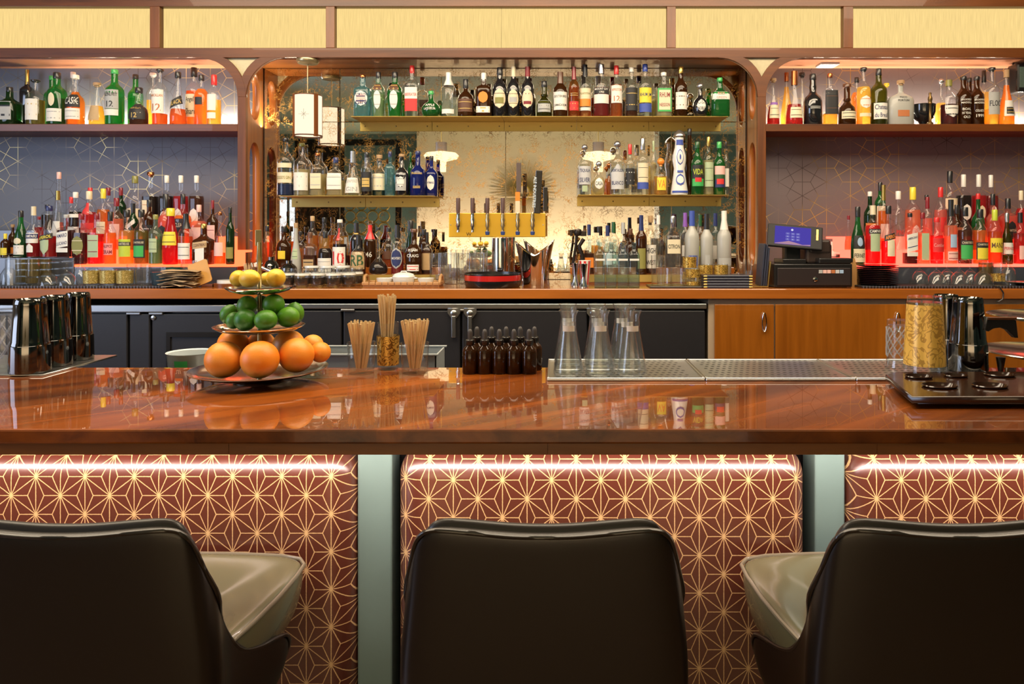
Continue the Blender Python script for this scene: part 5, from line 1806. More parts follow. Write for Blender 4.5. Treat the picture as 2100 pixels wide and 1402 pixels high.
for i in range(n):
    fs.append((len(vs) - 2, (i + 1) % n, i))
    fs.append((len(vs) - 1, m_ + i, m_ + (i + 1) % n))
me = bpy.data.meshes.new('bucket')
me.from_pydata(vs, [], fs)
smooth(me, 60)
obj('bucket', me, t, mat=CHROME)
obj('mark', extrude_poly([(-.02, .004), (-.004, -.004), (.02, -.008), (.018, -.012), (-.006, -.008), (-.022, 0)], .001), t, (-.006, -.074, .082), plain('red_mark', (.6, .04, .02), .4))

# red and black lacquer bowl
DW = 3.93
t = thing('lacquer_bowl', 'shallow black lacquer tray bowl with a broad red band', 'bowl', (X_at(1012, 3.86 + .10), 3.92, ZCNT))
rw = 58 * 3.92 / F
obj('bowl', lathe([(0, 0), (rw * .93, 0), (rw * .97, .006), (rw, .034), (rw * 1.0, .072), (rw * .985, .073), (rw * .96, .030), (rw * .90, .012), (0, .010)], 40), t, mat=BLACK)
obj('red_band', lathe([(rw * 1.006, .036), (rw * 1.010, .064)], 40), t, mat=plain('red_lacquer', (.50, .018, .015), .15, coat=.8))

# rattan tray with white dishes
DTY = 3.98
t = thing('rattan_tray', 'woven rattan tray with loop handles holding white dishes', 'tray', (X_at(828, DTY), DTY, ZCNT))
RAT = plain('rattan', (.52, .28, .11), .5, var=.4, scale=70)
wx_, wy = X_at(905, DTY) - X_at(751, DTY), .14
wx_ /= 2
obj('base', box(-wx_, wx_, -wy / 2, wy / 2, 0, .012, .003), t, mat=RAT)
for y in (-wy / 2, wy / 2):
    for i in range(12):
        a0 = -wx_ + i * wx_ / 6
        obj('cane_segment', box(a0 + .0008, a0 + wx_ / 6 - .0008, y - .006, y + .006, .008, .026, .004), t, mat=RAT)
for s in (-1, 1):
    obj('handle', tube([(s * wx_ * .99, -.045, .018), (s * wx_ * 1.0, -.035, .050), (s * wx_ * 1.0, 0, .058), (s * wx_ * 1.0, .035, .050), (s * wx_ * .99, .045, .018)], .008, 8), t, mat=RAT)
    obj('end_rail', box(s * wx_ - .006, s * wx_ + .006, -wy / 2, wy / 2, .008, .026, .004), t, mat=RAT)
CER = plain('white_porcelain', (.72, .73, .70), .2, coat=.5)
zd = ZCNT + .0125
c_ = thing('casserole_dish', 'white lidded oval porcelain dish in the rattan tray', 'dish', (X_at(828, DTY), DTY, zd))
obj('body', lathe([(0, 0), (.048, 0), (.057, .012), (.060, .034), (.054, .036), (.050, .01), (0, .006)], 28, 2, 1, .85), c_, mat=CER)
obj('lid', lathe([(.061, .035), (.060, .040), (.050, .052), (.025, .060), (0, .061)], 28, 2, 1, .85), c_, mat=CER)
obj('lid_handle', tube([(-.016, 0, .058), (-.012, 0, .066), (.012, 0, .066), (.016, 0, .058)], .0035, 6), c_, mat=CER)
for s in (-1, 1):
    obj('ear', box(s * .064 - .009, s * .064 + .009, -.014, .014, .026, .034, .003), c_, mat=CER)
for px, lb in ((789, 'low white oval dish beside the lidded one, bottle side'), (873, 'low white oval dish beside the lidded one, glassware side')):
    o = obj('oval_dish', lathe([(0, 0), (.036, 0), (.044, .022), (.046, .030), (.043, .030), (.036, .006), (0, .005)], 28, 2, 1, .8), None, (X_at(px, DTY), DTY + .005, zd), CER)
    tag(o, lb, 'dish', 'low white dishes on the rattan tray')

# cluster of black topped shot jars
g = 'small glass jars of dark syrup before the whiskey bottles'
jar = thing('glass_jar', 'small glass jar of dark syrup nearest the fruit stand', 'jar', (X_at(590, 3.90), 3.90, ZCNT), group=g)
obj('body', lathe(glass_prof([(.026, 0), (.036, .012), (.040, .040), (.034, .066), (.036, .074)], .002, .006), 20), jar, mat=CLEAR)
obj('syrup', lathe([(0, .007), (.024, .009), (.034, .014), (.0375, .040), (0, .040)], 18), jar, mat=plain('dark_syrup', (.03, .015, .008), .15))
obj('label', lathe([(.0385, .048), (.0372, .056)], 20), jar, mat=paper('white'))
jl = ['second front jar from the fruit stand', 'third front jar from the fruit stand', 'fourth front jar from the fruit stand', 'front jar closest to the rattan tray',
      'lidded jar behind the second', 'lidded jar behind the third', 'lidded jar behind the fourth', 'rear jar closest to the rattan tray']
jar.scale = (1, 1, 1.3)
for (px, D), l in zip(((620, 3.88), (652, 3.90), (684, 3.88), (715, 3.93), (640, 3.985), (672, 3.985), (703, 4.01), (730, 4.02)), jl):
    j = place_copy(jar, px, D, ZCNT, 'small glass jar of dark syrup, ' + l)
    if 'lidded' in l:
        obj('lid', lathe([(.037, .073), (.039, .075), (.038, .083), (0, .084)], 20), j, mat=CER)

# shot glass with gold hoops standing on its own
o = put('shot_glass', tumbler(.020, .026, .075, .002, .015), 737, 3.93, ZCNT, CLEAR, 'empty clear shot glass in front of the jars', 'glass') if False else None

# black plated jiggers and citrus tools behind the fruit stand
for i, (px, D, h, w, lb) in enumerate(((556, 4.02, .155, .040, 'dark chrome shaker behind the lemons, taller one'), (592, 4.02, .135, .044, 'dark chrome shaker behind the lemons, shorter one'))):
    t = thing('cocktail_shaker', lb, 'shaker', (X_at(px, D), D, ZCNT), group=None)
    obj('body', lathe([(0, 0), (w * .72, 0), (w * .76, .006), (w, h * .55), (w * .96, h * .7)], 24), t, mat=BLACKST)
    obj('cap', lathe([(w * .98, h * .7), (w * .7, h * .82), (w * .42, h * .88), (w * .42, h * .99), (0, h)], 24), t, mat=BLACKST)
t = thing('juicer_press', 'chrome hand juicer leaning behind the lemons', 'juicer', (X_at(566, 3.92), 3.96, ZCNT))
obj('handle', tube([(-.11, 0, .105), (.03, -.01, .050), (.09, -.02, .008)], .010, 10), t, mat=CHROME)
obj('cup', lathe([(0, -.015), (.026, -.008), (.034, .012), (.031, .012), (.022, -.004), (0, -.010)], 18), t, (-.12, 0, .112), CHROME)
obj('foot', box(.08, .10, -.03, -.01, 0, .012, .003), t, mat=CHROME)
t = thing('paper_cup', 'red and white striped paper cup full of wooden picks', 'cup', (X_at(512, 3.98), 3.98, ZCNT))
obj('cup', lathe([(0, 0), (.028, 0), (.036, .085), (.034, .085), (.026, .004), (0, .004)], 20), t, mat=paper('white'))
for i in range(9):
    a = i * 2 * PI / 9
    obj('stripe', patch([(0, .78), (1, 1)], .085, .036, 2, 1, .05, .98, .16, 'rect', .0008, nx=3), t, rot=(0, 0, a), mat=paper('red'))
pk = [(tube([(.015 * math.cos(i * 2.4), .015 * math.sin(i * 2.4), .01), (.030 * math.cos(i * 2.4 + .3), .030 * math.sin(i * 2.4 + .3), .118 + .006 * math.sin(i * 3))], .0016, 4), None) for i in range(26)]
o = obj('picks', join_meshes(pk), t, mat=plain('pale_wood', (.62, .42, .22), .6))
o['kind'] = 'stuff'

# brown napkins, leaning board, coaster stack
NAP = plain('kraft_napkin', (.46, .33, .19), .75, var=.2, scale=40)
g = 'brown paper napkins in the crumpled stack'
random.seed(3)
for i in range(11):
    nn = 6
    vs, fs = [], []
    sx, sy = .088 + random.uniform(-.012, .012), .06
    for a in range(nn + 1):
        for b in range(nn + 1):
            u, v = a / nn * 2 - 1, b / nn * 2 - 1
            vs.append((u * sx * (1 - .10 * abs(v)), v * sy, .0025 * math.sin(3.5 * u + i * .5) + .002 * math.sin(5 * v + .6 * i + 2 * u) - .006 * abs(u) ** 2))
    for a in range(nn):
        for b in range(nn):
            fs.append((a * (nn + 1) + b, (a + 1) * (nn + 1) + b, (a + 1) * (nn + 1) + b + 1, a * (nn + 1) + b + 1))
    me = bpy.data.meshes.new('napkin')
    me.from_pydata(vs, [], fs)
    smooth(me, 80)
    o = obj('paper_napkin', me, None, (X_at(369, 3.87) + random.uniform(-.010, .010), 3.87, ZCNT + .013 + i * .0078), NAP, (random.uniform(-.02, .02), random.uniform(-.03, .03), random.uniform(-.6, .6)))
    o.modifiers.new('s', 'SOLIDIFY').thickness = .0022
    tag(o, ('topmost ' if i == 10 else 'lowest ' if i == 0 else '') + 'crumpled brown paper napkin ' + ('of' if i in (0, 10) else 'inside') + ' the stack on the counter mat', 'napkin', g)
t = thing('leaning_board', 'rounded tan wooden board leaning beside the napkins', 'board', (X_at(424, 3.90), 3.90, ZCNT + .004))
pts = []
for cx, cz, a0 in ((.042, .115, 0), (-.042, .115, 90), (-.042, .012, 180), (.042, .012, 270)):
    for q in range(5):
        a = math.radians(a0 + q * 22.5)
        pts.append((cx + .012 * math.cos(a), cz + .012 * math.sin(a)))
bme = extrude_poly([p for p in pts], .006)
o = obj('board', bme, t, (-.02, 0, .01), plain('tan_board', (.58, .30, .07), .45, var=.15), (math.radians(-14), math.radians(-22), 0))
obj('stand_block', box(-.03, .03, .0, .03, -.004, .012, .003), t, mat=W_FRAME)
t = thing('coaster_stack', 'dark round wooden caddy with white coasters behind the lemons', 'coasters', (X_at(468, 3.93), 3.93, ZCNT))
obj('base', lathe([(0, 0), (.070, 0), (.072, .018), (.066, .020), (0, .014)], 28), t, mat=W_FRAME)
obj('coasters', lathe([(0, .0145), (.055, .0145), (.055, .036), (0, .036)], 28), t, mat=CER)

# black bar mats with ribs
for (x0, x1, lb) in ((X_at(-150, 3.83), X_at(343, 3.83), 'black ribbed rubber bar mat at the left end of the counter'), (X_at(1768, 3.83), X_at(2250, 3.83), 'black ribbed rubber bar mat at the right end of the counter')):
    t = thing('bar_mat', lb, 'bar mat', ((x0 + x1) / 2, 3.92, ZCNT))
    w = (x1 - x0) / 2
    obj('mat', box(-w, w, -.088, .10, 0, .010, .004), t, mat=RUBBER)
    ridges = []
    nx = int(2 * w / .016)
    for i in range(nx):
        ridges.append((box_mesh(-w + .008 + i * .016 - .0022, -w + .008 + i * .016 + .0022, -.0905, -.0865, 0.001, .011, 0), None))
    r_ = obj('nubs', join_meshes(ridges), t, mat=plain('grey_rubber', (.10, .10, .13), .4))
    r_['kind'] = 'stuff'
ZM = ZCNT + .0105

# left mat: glassware
GOLDG = thin_glass('gold_lustre_glass', (.62, .45, .10), body=.35, rough=.08)
GOLDP = thin_glass('gold_block_glass', (.35, .28, .12), body=.3, rough=.08)
g = 'glassware on the left bar mat'
hi = tumbler(.034, .036, .150, .002, .016, .02, 14)
put('highball_glass', flip(hi.copy(), .150), 27, 3.90, ZM, CLEAR, 'tall ribbed clear glass upside down at the left mat end', 'glass', g)
sqg = tumbler(.033, .034, .138, .002, .012)


def banded(name, px, D, z, rb, rt, h, mat_band, bands, label, cat='glass', grp=None, up=True):
    t = thing(name, label, cat, (X_at(px, D), D, z), group=grp)
    me = tumbler(rb, rt, h)
    if not up:
        flip(me, h)
    obj('body', me, t, mat=CLEAR)
    for (z0, z1) in bands:
        ra = rb + (rt - rb) * z0
        rc = rb + (rt - rb) * z1
        if not up:
            ra, rc = rt + (rb - rt) * z0, rt + (rb - rt) * z1
        obj('band', lathe([(ra + .0006, z0 * h), (rc + .0006, z1 * h)], 24), t, mat=mat_band)
    return t


def gold_pattern():
    m, nt, out = newmat('gold_scroll_print')
    tc = N(nt, 'ShaderNodeTexCoord')
    nz = N(nt, 'ShaderNodeTexNoise')
    setin(nz, Scale=40.0, Detail=1.0, Distortion=2.5)
    nt.links.new(tc.outputs['Object'], nz.inputs['Vector'])
    a = M(nt, 'ABSOLUTE', M(nt, 'SUBTRACT', nz.outputs['Fac'], .5))
    k = M(nt, 'LESS_THAN', a, .045)
    mx = N(nt, 'ShaderNodeMixRGB')
    mx.inputs[1].default_value = (.74, .47, .10, 1)
    mx.inputs[2].default_value = (.22, .11, .02, 1)
    nt.links.new(k, mx.inputs[0])
    b = N(nt, 'ShaderNodeBsdfPrincipled')
    setin(b, Metallic=.55, Roughness=.28)
    nt.links.new(mx.outputs[0], b.inputs['Base Color'])
    nt.links.new(b.outputs[0], out.inputs[0])
    return m


GPAT = gold_pattern()
GPAT3 = gold_pattern()
GPAT3.name = 'dark_gold_lustre'
for n_ in GPAT3.node_tree.nodes:
    if n_.type == 'MIX_RGB':
        n_.inputs[1].default_value = (.42, .30, .07, 1)
        n_.inputs[2].default_value = (.85, .68, .28, 1)
    if n_.type == 'TEX_NOISE':
        n_.inputs['Scale'].default_value = 60
banded('gold_block_glass', 68, 3.90, ZM, .033, .034, .136, GOLDP, [(.08, .28), (.34, .54), (.60, .80), (.86, .98)], 'tall glass with dark gold blocks beside the ribbed one', grp=g)
banded('gold_block_glass', 46, 3.985, ZM, .030, .031, .132, GOLDP, [(.08, .28), (.34, .54), (.60, .80), (.86, .98)], 'tall gold blocked glass standing behind the ribbed one', grp=g)
banded('gold_block_glass', 92, 3.985, ZM, .030, .031, .134, GOLDP, [(.08, .28), (.34, .54), (.60, .80), (.86, .98)], 'tall gold blocked glass behind the beaded coupes', grp=g)
cb = coupe(.125, .050, .036, True)
put('beaded_coupe', cb, 99, 3.885, ZM, CLEAR, 'upturned clear coupe with beaded stem nearer the gold block glass', 'glass', g)
put('beaded_coupe', cb, 137, 3.885, ZM, CLEAR, 'upturned clear coupe with beaded stem nearer the gold tumblers', 'glass', g)
c2 = coupe(.165, .045, .036)
put('stemmed_glass', c2, 165, 3.98, ZM, CLEAR, 'tall upturned stemmed glass behind the gold tumblers', 'glass', g)
put('stemmed_glass', c2, 18, 3.985, ZM, CLEAR, 'tall upturned stemmed glass at the far left', 'glass', g)
gg = 'gold lustre tumblers on the left bar mat'
for px, l in ((188, 'first'), (222, 'second'), (256, 'third')):
    o = banded('gold_tumbler', px, 3.90, ZM, .038, .041, .080, GPAT3, [(.12, .94)], 'low gold lustre patterned tumbler, %s from the beaded coupes' % l, 'glass', gg)
hg = tumbler(.033, .036, .105, .002, .012, .03, 16)
put('ribbed_tumbler', hg, 293, 3.90, ZM, CLEAR, 'clear ribbed tumbler between gold tumblers and blue bowl', 'glass', g)
put('ribbed_tumbler', hg, 275, 3.985, ZM, CLEAR, 'clear ribbed tumbler behind the gold tumblers', 'glass', g)
BLG = thin_glass('blue_grey_glass', (.22, .34, .42), body=.3)
put('blue_glass_bowl', tumbler(.042, .047, .065, .003, .012, .03, 10), 330, 3.935, ZM, BLG, 'small blue grey rippled glass bowl behind the napkins', 'bowl', g)
put('blue_glass_bowl', tumbler(.034, .040, .100, .003, .012, .03, 10), 357, 4.0, ZCNT + .0, thin_glass('teal_glass', (.12, .36, .34), body=.3), 'taller teal rippled glass bowl behind the napkins', 'bowl', g)
put('printed_tumbler', tumbler(.034, .040, .135, .002, .012, .02, 20), 387, 3.97, ZCNT, CLEAR, 'clear faceted tumbler behind the leaning board', 'glass', g)

# right mat: plates, coupes, glasses
g = 'dark round plates in the tall stack'
PL = plain('dark_plum_plate', (.035, .010, .014), .18, coat=.5)
pm = lathe([(0, 0), (.070, 0), (.074, .002), (.106, .008), (.1075, .0105), (.105, .0108), (.072, .0045), (0, .004)], 40)
for i in range(11):
    o = obj('plate', pm, None, (X_at(1800, 3.92), 3.935, ZM + i * .0093), PL)
    tag(o, 'dark plum plate, ' + ('topmost of the stack beside the register' if i == 10 else 'lowest of the stack beside the register' if i == 0 else 'one of the middle plates of the stack beside the register'), 'plate', g)
g = 'upturned coupes on the right bar mat'
cp = coupe(.135, .052, .036)
cps = [(1886, 3.975, 'end of the rear line nearest the plates'), (1921, 3.885, 'front, nearest the plates'), (1968, 3.885, 'front, second from the plates'), (1942, 3.98, 'rear line, second from the plates'),
       (1990, 3.975, 'rear line, third from the plates'), (2016, 3.885, 'front, third from the plates')]
for px, D, l in cps:
    put('coupe_glass', cp, px, D, ZM, CLEAR, 'upturned clear coupe, ' + l, 'glass', g)
banded('logo_tumbler', 2048, 3.95, ZM, .036, .038, .115, GPAT, [(.15, .5)], 'straight tumbler with gold lower band behind the coupes', grp='glassware on the right bar mat')
banded('logo_tumbler', 2022, 4.0, ZM, .034, .036, .118, GOLDP, [(.05, .95)], 'olive gold tumbler behind the coupes', grp='glassware on the right bar mat')
put('stemmed_glass', flip(lathe([(0, 0), (.034, .0015), (.034, .003), (.008, .008), (.004, .014), (.004, .05), (.008, .062), (.030, .085), (.036, .12), (.033, .165), (.031, .165), (.033, .12), (.028, .088), (0, .066)], 24), .165),
    2068, 3.885, ZM, CLEAR, 'upturned tulip glass beside the silver plate', 'glass', 'glassware on the right bar mat')
o = put('oval_platter', lathe([(0, 0), (.05, 0), (.10, .010), (.115, .016), (.112, .018), (.095, .013), (.05, .004), (0, .004)], 32, 2, 1, .6), 2108, 3.90, ZM, STEEL, 'shallow metal platter at the right counter end', 'platter')
cord = obj('power_cord', tube([(X_at(2035, 3.80), DC + .02, ZCNT + .012), (X_at(2045, 3.8), DC - .004, ZCNT + .006), (X_at(2050, 3.8), DC - .012, ZCNT - .02), (X_at(2049, 3.8), DC - .012, ZCNT - .05), (X_at(2042, 3.8), DC - .01, ZCNT - .062), (X_at(2036, 3.8), DC - .006, ZCNT - .068)], .0035, 6), None, mat=BLACK)
tag(cord, 'thin black cord hanging over the counter edge', 'cord')

# receipt paper slip and card holder between register and bottles
t = thing('paper_slip', 'small white printed card standing behind the register', 'card', (X_at(1722, 4.24), 4.24, ZCNT))
obj('card', box(-.038, .038, -.001, .001, .15, .235), t, rot=(math.radians(-8), 0, 0), mat=paper('white'))
obj('card_holder', box(-.012, .012, -.006, .03, 0, .16, .002), t, mat=BLACK)
t = thing('clipboard', 'small tan clipboard leaning against the cash register', 'clipboard', (X_at(1748, 3.93), 3.93, ZCNT))
obj('board', extrude_poly([(-.006, 0), (.045, 0), (.012, .150), (-.028, .140)], .004), t, mat=plain('tan_card', (.45, .24, .08), .5))
obj('clip', box(-.028, .0, -.008, .004, .130, .150, .002), t, mat=BLACK)

# cash register: drawer, printer, stand and tilted screen
DR = 3.86
t = thing('cash_register', 'black cash drawer carrying a tilted touch screen and receipt printer', 'cash register', (X_at(1668, DR), DR, ZCNT))
rx = lambda px: X_at(px, DR) - t.location.x
rz_ = lambda py: Z_at(py, DR) - ZCNT
dw = obj('cash_drawer', box(rx(1588), rx(1748), 0, .34, .004, rz_(541), .004), t, mat=BLACK)
obj('drawer_front', box(rx(1594), rx(1744), -.006, 0, .012, rz_(549), .003), dw, mat=plain('register_black', (.025, .018, .018), .35))
obj('lock', lathe([(0, 0), (.012, 0), (.012, .004), (.007, .006), (0, .006)], 14), dw, (rx(1671), -.006, rz_(572)), CHROME, (PI / 2, 0, 0))
for i in range(6):
    obj('card_sticker', box(rx(1682 + i * 8.6) - .0095, rx(1682 + i * 8.6) + .0095, -.0075, -.006, rz_(560), rz_(553)), dw, mat=paper(('grey', 'rose', 'rose', 'copper', 'silver', 'ltblue')[i]))
for px in (1600, 1736):
    obj('foot', box(rx(px) - .012, rx(px) + .012, .02, .05, 0, .005), dw, mat=RUBBER)
obj('stand', join_meshes([(box_mesh(rx(1612), rx(1660), .05, .22, rz_(541), rz_(532), .003), None), (box_mesh(rx(1622), rx(1655), .10, .16, rz_(535), rz_(495), .008), None)]), t, mat=BLACK)
obj('printer', join_meshes([(box_mesh(rx(1662), rx(1716), .06, .24, rz_(541), rz_(500), .012), None), (box_mesh(rx(1668), rx(1712), .055, .20, rz_(520), rz_(492), .010), None)]), t, mat=plain('printer_plastic', (.035, .022, .018), .35))
obj('keyboard_wedge', box(rx(1680), rx(1746), -.0, .10, rz_(541), rz_(529), .006), t, mat=BLACK)
sc = bpy.data.objects.new('screen', None)
COL.objects.link(sc)
sc.parent = t
sc.location = (rx(1640), .08, rz_(486))
sc.rotation_euler = (math.radians(-20), math.radians(5), math.radians(-10))
obj('bezel', box(-.140, .140, -.010, .010, -.064, .064, .006), sc, mat=plain('matte_black', (.006, .005, .006), .6))
scr = obj('display', box(-.092, .092, -.0112, -.010, -.050, .050), sc, (-.012, 0, .001), emis('display_violet', (.075, .055, .38), 1.0))
hills = obj('display_hills', extrude_poly([(-.09, -.049), (.09, -.049), (.09, -.042), (.05, -.046), (.01, -.036), (-.02, -.030), (-.05, -.038), (-.09, -.046)], .0004), sc, (-.012, -.0117, .001), emis('display_hills', (.45, .25, .35), 1.0))
for r in range(3):
    for c in range(3):
        obj('key', box(-.010, .010, -.0119, -.0112, -.0055, .0055), sc, (-.012 + (c - 1) * .026, 0, .012 - r * .016), emis('display_key', (.16, .15, .50), 1.0))
        flat_text(str(r * 3 + c + 1), .01, .006, emis('display_text', (.7, .7, .9), 1.0), sc, (-.012 + (c - 1) * .026, -.0123, .012 - r * .016), (PI / 2, 0, 0), 'digit')
obj('display_logo', lathe([(0, 0), (.006, 0), (.006, .0008), (0, .0008)], 14), sc, (-.016, -.0114, .034), emis('display_text', (.7, .7, .9), 1.0), (PI / 2, 0, 0))
obj('side_mark', extrude_poly([(-.006, -.03), (.004, -.03), (.004, .03), (-.006, .03)], .0006), sc, (.113, -.0105, .018), GOLD)

# menus: upright folders beside the register, wire caddy, stacked leather folders
t = thing('menu_caddy', 'brass wire caddy holding dark menus and clear straws', 'caddy', (X_at(1544, 3.93), 3.93, ZCNT + .0006))
obj('frame', join_meshes([(tube([(-.05, -.06, .004), (.062, -.06, .004), (.075, -.06, .13)], .0035, 6), None), (tube([(-.05, .06, .004), (.062, .06, .004), (.075, .06, .13)], .0035, 6), None),
                          (tube([(-.05, -.06, .004), (-.05, .06, .004)], .0035, 6), None), (tube([(.075, -.06, .13), (.075, .06, .13)], .0035, 6), None)]), t, mat=BRASS)
for i, (dx, h) in enumerate(((.030, .22), (.042, .215), (.053, .20))):
    o = obj('menu_folder', box(-.0045, .0045, -.055, .055, .008, .008 + h, .002), None, (X_at(1544, 3.93) + dx, 3.93, ZCNT), plain('navy_folder', (.03, .035, .06), .4), (0, math.radians(5), 0))
    tag(o, ('tallest dark menu folder upright in the wire caddy', 'middle dark menu folder upright in the wire caddy', 'dark menu folder nearest the register in the caddy')[i], 'menu', 'upright menus in the wire caddy')
t2 = thing('straw_glass', 'small clear glass of clear plastic straws beside the menus', 'glass', (X_at(1534, 3.93), 3.93, ZCNT + .008))
obj('body', tumbler(.022, .025, .075), t2, mat=CLEAR)
for i in range(7):
    a = i * 2 * PI / 7
    obj('plastic_straw', tube([(.010 * math.cos(a), .010 * math.sin(a), .012), (.024 * math.cos(a + .4), .024 * math.sin(a + .4), .135)], .0028, 6), t2, mat=CLEAR)
g = 'dark leather check folders in the low stack'
NV = plain('navy_leather', (.022, .026, .048), .35, coat=.3)
for i in range(5):
    z = ZCNT + i * .0138
    o = thing('check_folder', 'dark blue leather check folder, ' + ('bottom of the stack', 'second from the bottom of the stack', 'middle of the stack', 'second from the top of the stack', 'top of the stack')[i], 'folder',
              (X_at(1489, 3.86), 3.86, z), group=g)
    w = 50 * 3.86 / F
    obj('cover', box(-w, w, -.05, .05, 0, .012, .004), o, mat=NV)
    for s in (-.92, .92):
        obj('corner', box(w * s - .010, w * s + .010, -.0515, .0515, .0015, .0105, .003), o, mat=BRASS)

# tray of gold band glasses and clear tumblers
t = thing('black_tray', 'flat black tray carrying gold band glasses', 'tray', (X_at(1395, 3.90), 3.91, ZCNT))
obj('tray', box(-.165, .140, -.075, .110, 0, .008, .003), t, mat=BLACK)
zt2 = ZCNT + .0085
g = 'glasses on the black tray'
cl = tumbler(.035, .039, .090, .002, .010, .03, 16)
put('ribbed_tumbler', cl, 1362, 3.885, zt2, CLEAR, 'clear ribbed tumbler at the front of the black tray, outer', 'glass', g)
put('ribbed_tumbler', cl, 1391, 3.885, zt2, CLEAR, 'clear ribbed tumbler at the front of the black tray, inner', 'glass', g)
banded('gold_band_glass', 1421, 3.885, zt2, .034, .038, .088, GPAT, [(.50, .97), (.05, .25)], 'gold band tumbler at the front of the black tray', grp=g)
banded('gold_band_glass', 1414, 3.975, zt2, .034, .037, .150, GPAT, [(.60, .97), (.2, .45)], 'tall gold band glass at the tray back, nearest the citrus vodka', grp=g)
banded('gold_band_glass', 1447, 3.955, ZCNT, .036, .038, .118, GPAT, [(.30, .95)], 'tall gold scroll glass behind the check folders', grp=g)
banded('gold_band_glass', 1478, 3.955, ZCNT, .036, .038, .118, GPAT, [(.55, .95), (.10, .4)], 'tall gold dotted glass behind the check folders', grp=g)
put('ribbed_tumbler', tumbler(.035, .039, .155, .002, .010, .02, 12), 1350, 3.975, zt2, CLEAR, 'tall clear tumbler at the back of the black tray', 'glass', g)
put('stemmed_glass', tumbler(.030, .034, .07), 1510, 3.94, ZCNT, CLEAR, 'small clear tumbler beside the check folders', 'glass', g)

# square flip-top bottles
g = 'square clear flip bottles with white bands'
fb = thing('flip_bottle', 'square clear glass bottle, first from the red striped jigger', 'bottle', (0, 0, 0), group=g)
fbR, fbH = .0285, .235
obj('body', lathe([(0, 0), (.95 * fbR, 0), (fbR, .006), (fbR, .165), (.85 * fbR, .178), (.36 * fbR, .196), (.32 * fbR, .215), (.42 * fbR, .222), (.42 * fbR, fbH), (0, fbH)], 24, 5.0, 1), fb, mat=thin_glass('blue_tint_glass', (.70, .84, .90), body=.03, edge=2.0))
obj('liquid', lathe([(0, .006), (.86 * fbR, .006), (.86 * fbR, .050), (0, .050)], 24, 5.0), fb, mat=liquid('clear'))
obj('label', box(-.024, .024, -.0298, -.0290, .140, .150), fb, mat=paper('white'))
fb.location = (X_at(1230, 3.87), 3.87, ZCNT)
for px, l in ((1253.5, 'second'), (1277, 'third'), (1300, 'fourth, beside the black tray')):
    c = copy_tree(fb)
    c.location = (X_at(px, 3.87), 3.87, ZCNT)
    c['label'] = 'square clear glass bottle, ' + l + ('' if ',' in l else ' from the red striped jigger')
for px, D, lb, st_ in ((1180, 4.0, 'silver hourglass jigger beside the ornament', False), (1197, 3.93, 'slim chrome jigger in front of the striped cup', False)):
    o = thing('jigger', lb, 'jigger', (X_at(px, D), D, ZCNT))
    obj('body', lathe([(0, .002), (.022, 0), (.010, .048), (.010, .052), (.020, .120), (.018, .120), (0, .056)], 20), o, mat=CHROME)
t = thing('striped_cup', 'tall red and white paper cup beside the flip bottles', 'cup', (X_at(1199, 4.02), 4.02, ZCNT))
obj('cup', lathe([(0, 0), (.020, 0), (.034, .135), (.032, .135), (.018, .004), (0, .004)], 20), t, mat=paper('white'))
for i in range(8):
    obj('stripe', patch([(0, .6), (1, 1)], .135, .034, 2, 1, .03, .98, .2, 'rect', .0008, nx=3), t, rot=(0, 0, i * PI / 4), mat=paper('red'))
t = thing('bar_ornament', 'dark cast metal corkscrew figure with a wire loop', 'corkscrew', (X_at(1186, 4.07), 4.075, ZCNT))
DK = plain('dark_cast_metal', (.045, .035, .03), .35, metal=.8)
obj('base', box(-.04, .04, -.03, .03, 0, .012, .003), t, mat=DK)
obj('stem', join_meshes([(tube([(-.02, 0, .012), (-.028, 0, .12), (-.012, 0, .22), (-.010, 0, .27)], .008, 8), None), (tube([(.02, 0, .10), (.022, 0, .16), (.005, 0, .21), (.03, 0, .25)], .011, 8), None)]), t, mat=DK)
obj('head', join_meshes([(lathe([(0, -.022), (.018, -.016), (.024, 0), (.018, .016), (0, .022)], 14), Matrix.Translation((-.002, 0, .285))), (box_mesh(-.045, -.030, -.008, .008, .265, .30, .002), None), (box_mesh(.01, .045, -.012, .012, .265, .295, .004), None)]), t, mat=DK)
obj('wire_loop', tube([(-.035 + .022 * math.cos(a * PI / 8), 0, .205 + .026 * math.sin(a * PI / 8)) for a in range(14)], .0014, 5), t, mat=DK)

